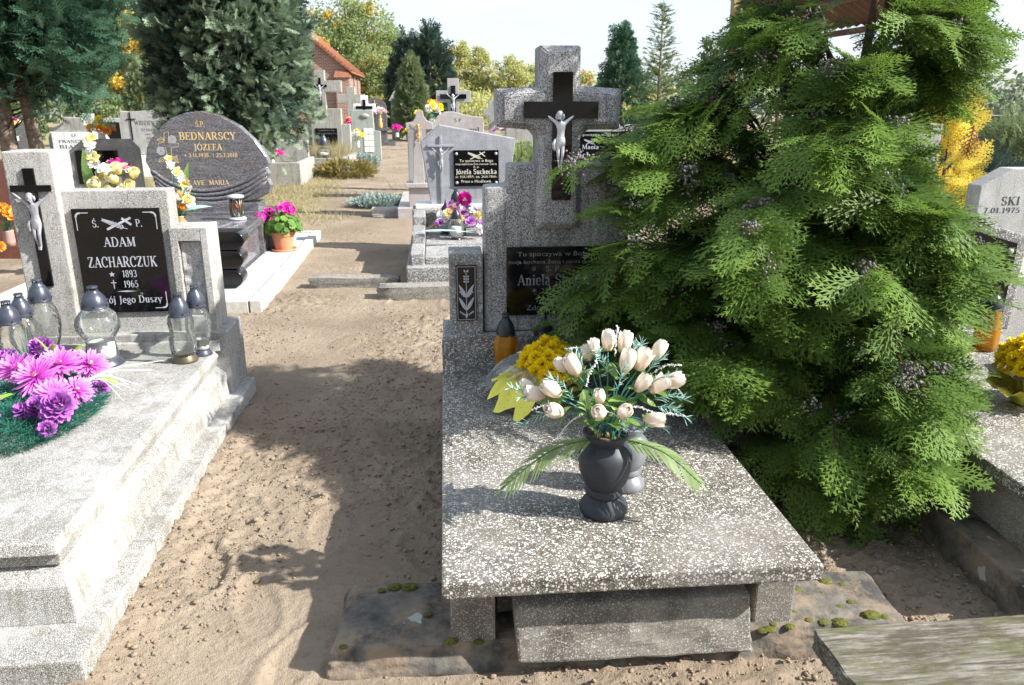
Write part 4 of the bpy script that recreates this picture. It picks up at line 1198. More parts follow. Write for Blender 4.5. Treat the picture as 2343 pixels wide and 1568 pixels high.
# ------------------------------------------------------------------ tomb beyond the cypress, on the right
RT = empty('slant_top_tomb', (1.665, 2.02, 0), 3.0, 'grey terrazzo tomb with slant topped stele and bolted black plaque beyond the cypress', 'tomb')
G().box(0, 1.06, 0, 1.95, .315, .362).build('slab', M_TER, RT, 0.007)
G().box(.045, 1.02, .06, 1.94, .10, .316).build('chamber', M_STEP, RT, 0.006)
G().box(-.085, 1.12, -.05, 2.3, -.05, .118).build('surround', M_BASE, RT, 0.010)
G().box(.05, 1.08, 1.955, 2.28, .05, .372).build('plinth', M_TERF, RT, 0.008)
stl = [(.30, .368), (1.125, .368), (1.135, .875), (.30, 1.11)]
G().prism(stl, 1.98, 2.13).build('stele', M_TERF, RT, 0.008)
pts = [(.385, .425), (1.065, .425), (1.075, .840), (.385, 1.035)]
pq = G().prism(pts, 1.965, 1.982).build('plaque', M_BLACK, RT, 0.0015)
g = Lines(); yq = 1.965
sans(g, 'Ś. P.', .80, .83, .034, yq, .10)
sans(g, 'STANISŁAW', .76, .73, .055, yq, .44); sans(g, 'MIK', .87, .645, .055, yq, .18)
sans(g, '1887', .86, .575, .04, yq, .13); sans(g, '1971', .86, .51, .04, yq, .13)
g.build('inscription', M_SILVER, pq)
for bx, bzz in ((1.04, .80), (1.03, .46), (.42, .46), (.42, .96)):
    G().lathe([(.0, -.002), (.018, .0), (.014, .010), (.0, .014)], 10).build('bolt', M_SILVER, pq, 0, True, loc=(bx, 1.965, bzz), rot=(R(90), 0, 0))

WS = empty('white_tomb', (3.05, 5.15, 0), 4.0, 'whitish tomb with dark roman lettering behind the slant topped stele', 'tomb')
hs = G().prism([(.0, .5), (1.1, .5), (1.1, 1.02), (.9, 1.13), (.2, 1.13), (.0, 1.02)], 0, .14).build('headstone', M_LGREY, WS, 0.006)
G().box(-.1, 1.2, -.5, .3, -.02, .5).build('plinth', M_LGREY, WS, 0.006)
g = Lines()
roman(g, 'SKI', .22, .895, .055, 0, .13); roman(g, '7.01.1975', .17, .845, .034, 0, .25)
g.build('inscription', M_INK, hs)
o = G().box(-.1, .1, 0, .14, 0, 1.40).box(-.2, .25, -.15, .25, -.02, .35).build('stone_pillar', M_LGREY, None, 0.006, loc=(2.83, 5.5, 0), rot=(0, 0, R(4)))
tag(o, 'grey stone pillar top poking up before the golden cypress', 'grave marker')

# ------------------------------------------------------------------ weathered plank bench in the corner
BN = empty('plank_bench', (.655, 1.440, 0), 6.0, 'weathered mossy plank bench in the near corner of the path', 'bench')
g = G().box(0, 1.7, -.31, 0, .405, .452)
me = g.mesh('seat', 0)
bm = bmesh.new(); bm.from_mesh(me)
bmesh.ops.subdivide_edges(bm, edges=bm.edges, cuts=10, use_grid_fill=True)
for v in bm.verts:
    v.co += Vector((random.uniform(-.003, .003), random.uniform(-.0025, .0025), random.uniform(-.002, .002)))
es = [e for e in bm.edges if e.calc_face_angle(0) > 0.8]
bmesh.ops.bevel(bm, geom=es, offset=.004, segments=2, affect='EDGES')
bm.to_mesh(me); bm.free()
link_mesh('seat', me, M_PLANK, BN)
G().box(.28, .40, -.27, -.04, -.02, .406).build('leg', M_PLANK, BN, 0.005)
G().box(1.30, 1.42, -.27, -.04, -.02, .406).build('leg', M_PLANK, BN, 0.005)

# ------------------------------------------------------------------ tombs along the path, further back
PT = empty('pink_granite_tomb', (-1.55, 10.75, 0), 5.5, 'pinkish granite tomb with waved stele and gilt figure on a small cross', 'tomb')
G().box(-.02, 1.25, .10, 2.2, -.02, .13).build('deck', M_PINK, PT, 0.006)
G().box(.14, 1.2, .22, .62, .10, .40).build('plinth', M_PINK, PT, 0.006)
G().box(.10, 1.24, .18, .66, .398, .455).build('plinth_top', M_PINK, PT, 0.006)
ct = [(.20, .45), (.36, .45), (.345, 1.17), (.50, 1.18), (.50, 1.26), (.42, 1.29), (.375, 1.35), (.365, 1.42), (.275, 1.42), (.265, 1.34), (.225, 1.28), (.13, 1.26), (.13, 1.18), (.235, 1.17)]
G().prism(ct, .26, .40).build('stone_cross', M_PINK, PT, 0.006)
figure(PT, .30, .245, .99, .26, M_BRASS)
wv = [(.385, .45), (1.18, .45), (1.20, 1.22), (1.19, 1.335), (1.05, 1.345), (.92, 1.37), (.78, 1.41), (.66, 1.405), (.56, 1.35), (.51, 1.25), (.40, 1.16)]
hs = G().prism(wv, .34, .50).build('stele', M_PINK, PT, 0.008)
g = Lines()
roman(g, 'Ś P', .84, 1.27, .045, .34, .10); roman(g, 'mul', 1.06, 1.14, .06, .34, .15)
g.build('inscription', M_INK, hs)

def simple_figure_cross(name, label, loc, rz, W, Hh, arm, armz, t, mat, group=None, base=None, bc=True, fig=True):
    e = empty(name, loc, rz, label, 'cross', group or 'stone crosses on the far graves')
    w = W
    out = [(-w / 2, 0), (w / 2, 0), (w / 2, armz - w / 2), (arm / 2, armz - w / 2), (arm / 2, armz + w / 2), (w / 2, armz + w / 2), (w / 2, Hh), (-w / 2, Hh), (-w / 2, armz + w / 2), (-arm / 2, armz + w / 2), (-arm / 2, armz - w / 2), (-w / 2, armz - w / 2)]
    G().prism(out, 0, t).build('shaft', mat, e, 0.008)
    if base:
        G().box(-base / 2, base / 2, -.15, t + .15, -.02, .35).build('foot', mat, e, 0.008)
    if bc:
        black_cross(e, 0, armz - .55, Hh - .12, w * .40, armz - w * .2, armz + w * .2, -arm * .38, arm * .38, 0, .014)
        if fig:
            figure(e, 0, -.02, armz - .30, .34, M_ALU)
    return e
simple_figure_cross('grave_cross', 'tall pale stone cross with black inlay and figure behind the pink granite tomb', (-1.02, 14.2, 0), 4, .20, 1.92, .60, 1.62, .18, M_LGREY, base=.7)
simple_figure_cross('grave_cross', 'plain blue grey stone cross amid bright flowers behind the tall pale cross', (-.50, 20, 0), 4, .15, 1.56, .42, 1.28, .12, M_GREY2, base=.5, bc=False)
simple_figure_cross('grave_cross', 'plain grey concrete cross standing before the brick chapel corner', (-5.32, 27, 0), 4, .27, 1.98, .88, 1.62, .2, M_CONC, base=.8, bc=False)

# low grey tomb framed by the big cross's arm
o = G().box(-.5, .5, 0, 1.2, -.02, .62).box(-.58, .58, -.06, 1.26, .62, .72).box(-.3, .3, 1.0, 1.2, .72, 1.06).build('chest_tomb', M_CONC, None, 0.01, loc=(.25, 15.2, 0), rot=(0, 0, R(4)))
tag(o, 'low grey chest tomb with overhanging lid seen under the cross arm', 'tomb')
# dark plaque stone seen through the angle of the big cross
e = empty('plaque_stone', (.72, 7.6, 0), 5, 'pale edged stone with black lettered plaque glimpsed beside the shaft of the tall cross', 'headstone')
G().box(-.32, .55, 0, .14, -.02, 1.335).build('headstone', M_LGREY, e, 0.006)
pq = G().box(-.26, .48, -.012, .002, .75, 1.275).build('plaque', M_BLACK, e, 0.0015)
g = Lines()
sans(g, 'Tu spoczywa w Bogu', .06, 1.235, .022, -.012, .40); palm_and_cross(g, .02, 1.185, .08, -.012, .12)
roman(g, 'Maria', .02, 1.115, .038, -.012, .16); roman(g, 'Zachar', -.02, 1.035, .05, -.012, .26); sans(g, 'Ave Maria', .02, .955, .028, -.012, .16)
g.build('inscription', M_SILVER, pq)

# grave overgrown with dry grass, under a tall concrete cross
CT = empty('overgrown_grave', (-3.50, 17.2, 0), 5.5, 'concrete grave overgrown with dry grass beneath a tall cross headstone', 'grave')
G().box(-1.34, .0, 0, 2.6, -.02, .20).build('base_block', M_CONC, CT, 0.012)
for x0, x1 in ((-1.27, -1.14), (-.18, -.05)):
    G().box(x0, x1, .08, 2.2, .19, .37).build('border', M_CONC, CT, 0.012)
G().box(-1.135, -.185, .081, .22, .19, .365).build('border', M_CONC, CT, 0.012)
G().box(-1.05, -.34, 2.0, 2.3, .1, 1.375).build('headstone', M_CONC, CT, 0.012)
G().box(-1.24, -1.05, 2.03, 2.28, .1, 1.02).build('shoulder', M_CONC, CT, 0.012)
G().box(-.34, -.15, 2.03, 2.28, .1, 1.02).build('shoulder', M_CONC, CT, 0.012)
w = .235; cx = -.78
out = [(cx - w / 2, 1.2), (cx + w / 2, 1.2), (cx + w / 2, 1.745), (cx + .49, 1.745), (cx + .49, 2.0), (cx + w / 2, 2.0), (cx + w / 2, 2.235), (cx - w / 2, 2.235), (cx - w / 2, 2.0), (cx - .49, 2.0), (cx - .49, 1.745), (cx - w / 2, 1.745)]
G().prism(out, 1.96, 2.16).build('stone_cross', M_CONC, CT, 0.012)
black_cross(CT, cx, 1.42, 2.06, .062, 1.855, 1.91, cx - .165, cx + .165, 1.96, .014)
figure(CT, cx, 1.94, 1.56, .34, M_ALU)
pq = G().box(-.96, -.45, 1.985, 2.005, .52, .93).build('plaque', M_BLACK, CT, 0.002)
g = Lines()
sans(g, 'Tu spoczywa w Bogu', -.70, .87, .036, 1.985, .40); sans(g, 'moja najukochańsza żona', -.70, .80, .03, 1.985, .46)
g.build('inscription', M_DULL, pq)

GT = empty('green_grey_tomb', (-4.02, 21.8, 0), 5, 'green grey painted headstone with letter plates right of the overgrown grave', 'tomb')
hs = G().prism([(-.30, .0), (.46, .0), (.46, .76), (.30, .78), (.28, 1.31), (-.30, 1.31)], 0, .2).build('headstone', M_GREEN, GT, 0.012)
for r in range(4):
    for c in range(2):
        G().box(.02 + c * .13, .14 + c * .13, -.012, .002, .22 + r * .16, .36 + r * .16).build('letter_plate', M_WHT, GT, 0.003)
g = G()
for k in range(9):
    a0, a1 = R(k * 40), R(k * 40 + 20)
    g.add([(.05, -.012, 1.16), (.05 + .12 * math.cos(a0), -.014, 1.16 + .07 * math.sin(a0)), (.05 + .08 * math.cos(a1), -.012, 1.16 + .05 * math.sin(a1))], [(0, 1, 2)])
g.lathe([(.0, .0), (.1, .0), (.08, .02), (0, .025)], 16, (0, 0, 0), 1, .6)
G().lathe([(.0, .0), (.125, .0), (.11, .02), (.0, .03)], 18, (0, 0, 0), 1, .55).build('relief_crown', M_CONC, GT, 0, True, loc=(.06, 0, 1.16), rot=(R(90), 0, 0))
simple_figure_cross('grave_cross', 'small white cross with black inlay above the green grey headstone', (-4.35, 24, 0), 5, .21, 1.70, .64, 1.36, .16, M_WHITE, base=.6, fig=False)
AR = empty('arched_tomb', (-5.05, 30, 0), 4, 'arched dark grey granite headstone with a brass vase near the chapel', 'tomb')
out = [(-.42, .0), (.42, .0), (.42, 1.28)] + [(.42 * math.cos(R(a)), 1.28 + .38 * math.sin(R(a))) for a in range(10, 180, 10)] + [(-.42, 1.28)]
G().prism(out, 0, .16).build('headstone', M_BED, AR, 0.01)
G().box(-.30, .52, -.45, -.05, .50, .58).build('shelf', M_BED, AR, 0.006); G().box(-.2, .42, -.4, -.06, .0, .5).build('shelf_leg', M_BED, AR, 0.006); G().box(-.4, .75, -.7, .3, -.02, .12).build('base', M_BED, AR, 0.006)
g = G().box(-.02, .02, -.02, .005, 1.30, 1.58); g.box(-.06, .10, -.025, .0, 1.44, 1.47); g.build('brass_emblem', M_BRASS, AR)
o = G().lathe([(.0, .0), (.07, .0), (.09, .06), (.085, .18), (.06, .28), (.075, .34), (.0, .34)], 14).build('brass_vase', M_BRASS, None, 0, True, loc=(-4.83, 29.72, .58))
tag(o, 'brass vase on the shelf of the arched granite headstone', 'vase')
e = empty('shrine', (-4.88, 34, 0), 0, 'small roofed stone shrine on a post beside the dark conifers', 'shrine')
G().box(-.16, .16, -.1, .1, 0, 1.55).build('post', M_CONC, e, 0.01); G().hexa([(-.22, -.2, 1.55), (.22, -.2, 1.55), (.22, .2, 1.55), (-.22, .2, 1.55)], [(-.01, -.01, 1.95), (.01, -.01, 1.95), (.01, .01, 1.95), (-.01, .01, 1.95)]).build('roof', M_CONC, e)
G().box(.1, .6, -.1, .1, 1.05, 1.2).build('shelf', M_CONC, e, 0.01)

# stones on the left, under the trees
FW = empty('white_plate_tomb', (-8.2, 15.2, 0), 8, 'white marble plate with dark roman lettering on a scroll topped stone', 'tomb')
sc_ = [(-.52, 0), (.52, 0), (.52, .86), (.46, .96), (.34, 1.04), (.22, 1.12), (.14, 1.12), (.13, 1.24), (-.2, 1.26), (-.22, 1.12), (-.36, 1.02), (-.48, .98), (-.52, .88)]
G().prism(sc_, .03, .2).build('headstone', M_CONC, FW, 0.012)
hs = G().box(-.44, .36, -.01, .032, .2, .985).build('marble_plate', M_WHITE, FW, 0.006)
g = Lines(); roman(g, 'Ś.P.', -.04, .90, .045, -.01, .10); roman(g, 'FRANCISZE', -.03, .795, .05, -.01, .60); roman(g, 'BIAŁOW', -.03, .68, .07, -.01, .60)
g.build('inscription', M_INK, hs)
DK = empty('angular_tomb', (-6.12, 12, 0), 8, 'dark grey angular stone with wide black plaque in front of the white plate', 'tomb')
G().prism([(-.48, .0), (.48, .0), (.48, .86), (.36, 1.0), (-.27, 1.0), (-.48, .84)], .02, .2).build('headstone', M_GREY2, DK, 0.01)
pq = G().box(-.40, .20, .005, .022, .35, .84).build('plaque', M_BLACK, DK, 0.002)
g = Lines(); roman(g, 'Ś.P.', -.06, .745, .045, .005, .12); g.build('inscription', M_SILVER, pq)
WD = empty('flared_tomb', (-7.75, 17.2, 0), 7, 'pale grey flared headstone with thin black cross and dark roman names', 'tomb')
hs = G().prism([(-.42, .45), (.42, .45), (.56, .58), (.46, .80), (.40, 1.05), (.42, 1.38), (-.36, 1.33), (-.52, 1.35), (-.52, .45)], 0, .18).build('headstone', M_LGREY, WD, 0.01)
G().box(-.2, .55, -.1, .3, -.02, .44).build('plinth', M_WHITE, WD, 0.01)
g = Lines(); roman(g, 'Ś P', .06, 1.20, .03, 0, .08); roman(g, 'WIDZIEWICZ', .04, 1.06, .085, 0, .58); roman(g, 'STANISŁAW', .08, .93, .055, 0, .42); roman(g, '1902 1982', .08, .85, .03, 0, .3); roman(g, 'ANIELA', .10, .76, .055, 0, .30); roman(g, '1911 1996', .1, .69, .03, 0, .3); roman(g, 'AVE MARIA', .12, .60, .035, 0, .3)
g.build('inscription', M_INK, hs)
black_cross(WD, -.32, .75, 1.32, .02, 1.17, 1.19, -.40, -.21, 0, .015)
e = empty('grey_headstone', (-10.1, 20.2, 0), 8, 'grey headstone with square black plaque and side pillar behind the white plate', 'headstone')
G().box(-.32, .35, 0, .15, -.02, 1.14).build('headstone', M_LGREY, e, 0.01); G().box(-.55, -.325, .0, .2, -.02, 1.25).build('side_pillar', M_LGREY, e, 0.01)
pq = G().box(-.2, .3, -.01, .002, .55, 1.04).build('plaque', M_BLACK, e, 0.002)
g = Lines(); sans(g, 'KATAR', -.02, .88, .05, -.01, .22); sans(g, 'STO', -.02, .79, .05, -.01, .13); g.build('inscription', M_DULL, pq)
for k, (x, y, hh, ww, lab) in enumerate(((-13.3, 22, 1.15, .55, 'dark headstone seen between the two bare tree trunks'), (-11.9, 21.5, 1.0, .6, 'dark low headstone seen just right of the bare tree trunks'))):
    e = empty('dark_headstone', (x, y, 0), 8, lab, 'headstone')
    G().prism([(-ww / 2, 0), (ww / 2, 0), (ww / 2, hh * .85), (0, hh), (-ww / 2, hh * .85)], 0, .15).build('headstone', M_BED, e, 0.01)
RD = empty('red_granite_tomb', (-5.24, 8.2, 0), 6, 'red brown granite headstone cut off by the edge beside the pale pillar', 'headstone')
hs = G().box(-.55, .14, 0, .14, .1, .97).build('headstone', M_RED, RD, 0.006); G().box(-.6, .2, -.2, .3, -.02, .12).build('base', M_RED, RD, 0.006)
g = Lines(); roman(g, 'R', .07, .66, .075, 0, .065); g.build('inscription', M_SILVER, hs)
# low kerbed graves behind the oval stone
for k, (x, y, lab) in enumerate(((-4.55, 15.2, 'low concrete kerbed grave with small vases behind the oval headstone'), (-5.0, 18.6, 'low concrete kerbed grave half hidden by the silvery conifer'))):
    e = empty('kerbed_grave', (x, y, 0), 5, lab, 'grave')
    for a in ((-.5, .5, 0, .1), (-.5, -.4, .1, 1.8), (.4, .5, .1, 1.8)):
        G().box(*a, -.02, .42 + .01 * k).build('kerb', M_CONC, e, 0.01)
    G().box(-.4, .4, 1.7, 1.85, -.02, .75).build('headstone', M_CONC, e, 0.01)

# ------------------------------------------------------------------ chapel, fence, shelter
CH = empty('brick_chapel', (-10.05, 50, 0), 6.0, 'red brick chapel with steep orange tiled roof behind the conifers', 'chapel')
def uvwall(name, quad, mat, parent, us=1.0):
    me = bpy.data.meshes.new(name)
    n = len(quad)
    me.from_pydata(quad, [], [tuple(range(n))])
    uv = me.uv_layers.new(name='UVMap')
    d = Vector(quad[1]) - Vector(quad[0])
    d.z = 0; d.normalize()
    for li, l in enumerate(me.loops):
        c = Vector(quad[l.vertex_index])
        uv.data[li].uv = (c.dot(d), c.z)
    return link_mesh(name, me, mat, parent)
EV, AP, HW, LN = 3.45, 7.1, 4.4, 10.5
uvwall('gable_wall', [(-2 * HW, 0, 0), (0, 0, 0), (0, 0, EV), (-HW, 0, AP), (-2 * HW, 0, EV)], M_BRICK, CH)
uvwall('side_wall', [(0, 0, 0), (0, LN, 0), (0, LN, EV), (0, 0, EV)], M_BRICK, CH)
uvwall('side_wall', [(-2 * HW, LN, 0), (-2 * HW, 0, 0), (-2 * HW, 0, EV), (-2 * HW, LN, EV)], M_BRICK, CH)
uvwall('gable_wall', [(0, LN, 0), (-2 * HW, LN, 0), (-2 * HW, LN, EV), (-HW, LN, AP), (0, LN, EV)], M_BRICK, CH)
rf = G()
dx, dz = HW, AP - EV
for s_ in (1, -1):
    x_e = 0.35 if s_ > 0 else -2 * HW - .35
    z_e = EV - .35 * dz / dx
    rf.add([(x_e, -.25, z_e), (x_e, LN + .25, z_e), (-HW, LN + .25, AP), (-HW, -.25, AP), (x_e, -.25, z_e + .14), (x_e, LN + .25, z_e + .14), (-HW, LN + .25, AP + .14), (-HW, -.25, AP + .14)],
           [(0, 1, 2, 3), (4, 5, 6, 7), (0, 1, 5, 4), (0, 3, 7, 4), (1, 2, 6, 5), (2, 3, 7, 6)])
roof = rf.build('roof', M_TILE, CH)
g = G()
for r in range(26):                                    # tile courses on the slope
    t = r / 26
    x = .35 + (-HW - .35) * t; z = EV - .35 * dz / dx + .15 + (AP - EV + .35 * dz / dx) * t
    g.box(x - .03, x + .03, -.26, LN + .26, z, z + .05)
g.build('tile_courses', M_TILE, roof)
for k in range(3):
    w_ = G().box(-.05, .10, 1.6 + k * 2.9, 1.85 + k * 2.9, 0, EV - .25).build('buttress', M_BRICK, CH)
    wn_ = G().box(-.02, .012, 2.5 + k * 2.9, 3.5 + k * 2.9, 1.0, 2.9).build('window', M_DARK, CH)
    G().box(.005, .03, 2.97 + k * 2.9, 3.03 + k * 2.9, 1.0, 2.9).build('mullion', M_WHT, wn_)
G().box(-.62, .2, -.35, .25, 0, 2.9).build('corner_pier', M_BRICK, CH)
G().hexa([(-.72, -.45, 2.9), (.3, -.45, 2.9), (.3, .3, 2.9), (-.72, .3, 2.9)], [(-.62, -.1, 3.3), (.1, -.1, 3.3), (.1, .3, 3.3), (-.62, .3, 3.3)]).build('pier_cap', M_TILE, CH)
def box_uv(o):
    me = o.data
    uv = me.uv_layers.new(name='UVMap')
    for p in me.polygons:
        for li in p.loop_indices:
            c = me.vertices[me.loops[li].vertex_index].co
            nrm = p.normal
            uv.data[li].uv = (c.y if abs(nrm.x) > .5 else c.x, c.z)
for o in CH.children:
    if o.name.startswith(('buttress', 'corner_pier')):
        box_uv(o)

FN = empty('sheet_fence', (9.0, 27.0, 0), -1.0, 'dark green sheet fence beyond the shrubs on the right', 'fence')
for k in range(9):
    G().box(k * 2.0, k * 2.0 + 1.96, -.02, .02, -.1, 1.08).build('panel', M_FENCE, FN)
    G().box(k * 2.0 + 1.94, k * 2.0 + 2.02, -.03, .05, -.1, 1.12).build('post', M_FENCE, FN)
    G().box(k * 2.0, k * 2.0 + 1.96, -.045, .03, 1.075, 1.10).build('rail', M_ALU, FN)
o = G().box(-.055, .055, -.055, .055, -.1, 3.4).build('timber_post', M_POSTW, None, 0.01, loc=(3.22, 12, 0), rot=(0, R(-1.0), R(10)))
tag(o, 'yellowish timber post rising behind the cypress', 'post')
SH = empty('shelter_roof', (5.45, 10.2, 0), 8, 'dark red corrugated shelter roof on thin posts above the cypress', 'shelter')
g = G()
nn = 44
for k in range(nn):
    y0, y1 = k * .105, k * .105 + .105
    zz0, zz1 = (.03 if k % 2 else 0), (0 if k % 2 else .03)
    g.add([(0, y0, 2.6 + zz0), (0, y1, 2.6 + zz1), (-1.3, y1, 3.35 + zz1), (-1.3, y0, 3.35 + zz0)], [(0, 1, 2, 3)])
g.build('sheet', M_ROOFM, SH)
G().box(-.06, -.01, -.05, 4.7, 2.50, 2.585).build('eave_beam', M_ROOFM, SH)
for x in (-.6, -1.25):
    G().box(x - .05, x, -.05, 4.7, 2.5 - x * .577, 2.585 - x * .577).build('purlin', M_ROOFM, SH)
for x, y in ((-.05, .1), (-.05, 4.5), (-.62, .1), (-.62, 4.5)):
    G().tube([(x, y, -.1), (x, y, 2.52 - x * .577)], .028, 8).build('post', M_ROOFM, SH)
# ------------------------------------------------------------------ foliage templates
def frond(seed, n=8, sub=4, wid=0.42, droop=0.25, lw=0.022, a0=55, a1=28, curl=0.0, tipv=0.35):
    """a flat spray of scale leaves along +X (length 1) in the XY plane, drooping to -Z"""
    r = random.Random(seed)
    V, F, A = [], [], []
    bend = r.uniform(-curl, curl)
    def P(t, s=0.0, dz=0.0):
        return (t, bend * t * t + s, -droop * t * t + dz)
    def tri(a, b, c, va):
        k = len(V)
        V.extend((a, b, c)); F.append((k, k + 1, k + 2)); A.extend((va - .05, va - .05, va + .08))
    m = 5
    for i in range(m):
        t0, t1 = i / m, (i + 1) / m
        w0, w1 = lw * (1 - .6 * t0), lw * (1 - .6 * t1)
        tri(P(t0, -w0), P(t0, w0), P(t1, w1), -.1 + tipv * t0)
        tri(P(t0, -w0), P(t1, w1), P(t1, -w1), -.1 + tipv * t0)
    for i in range(n):
        for sd in (1, -1):
            t = .05 + .92 * (i + (.5 if sd > 0 else 0)) / n
            l = wid * math.sin(PI * (t * .84 + .13)) ** .8 * r.uniform(.75, 1.15)
            an = R(a0 + (a1 - a0) * t + r.uniform(-6, 6))
            b = P(t)
            zd = -.30 * droop - r.uniform(0, .12)
            d = (math.cos(an), sd * math.sin(an), zd)
            tip = tuple(b[q] + d[q] * l for q in range(3))
            px_, py_ = -d[1] * lw * .7, d[0] * lw * .7
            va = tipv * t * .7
            tri((b[0] - px_, b[1] - py_, b[2]), (b[0] + px_, b[1] + py_, b[2]), tip, va)
            for j in range(sub):
                u = (j + .55) / (sub + .25)
                for s2 in (1, -1):
                    ll = l * .40 * (1.05 - u * .55) * r.uniform(.8, 1.2)
                    a2 = sd * an + s2 * R(40)
                    c = tuple(b[q] + d[q] * l * u for q in range(3))
                    e = (math.cos(a2), math.sin(a2))
                    q0 = (c[0] - e[1] * lw * .75 - e[0] * .01, c[1] + e[0] * lw * .75, c[2])
                    q1 = (c[0] + e[1] * lw * .75, c[1] - e[0] * lw * .75, c[2])
                    tri(q0, q1, (c[0] + e[0] * ll, c[1] + e[1] * ll, c[2] + zd * ll * .6), va + .12 * u)
    return np.array(V), np.array(F), np.array(A)

FR_HI = [frond(i, 7, 3, .50, .16 + .09 * (i % 4), .030, curl=.22, tipv=.34) for i in range(10)]
FR_MID = [frond(20 + i, 6, 2, .48, .15 + .08 * (i % 3), .036, curl=.2) for i in range(5)]
FR_LO = [frond(40 + i, 4, 1, .55, .1, .07, curl=.2) for i in range(4)]
LEAF = [(np.array([(0, 0, 0), (.5, .32, .06), (1, 0, 0), (.5, -.32, .06)]) - np.array([.5, 0, 0]), np.array([(0, 1, 2), (0, 2, 3)]), np.zeros(4))]

def tube_np(paths):
    g = G()
    for p, r, n in paths:
        g.tube(p, r, n)
    return g

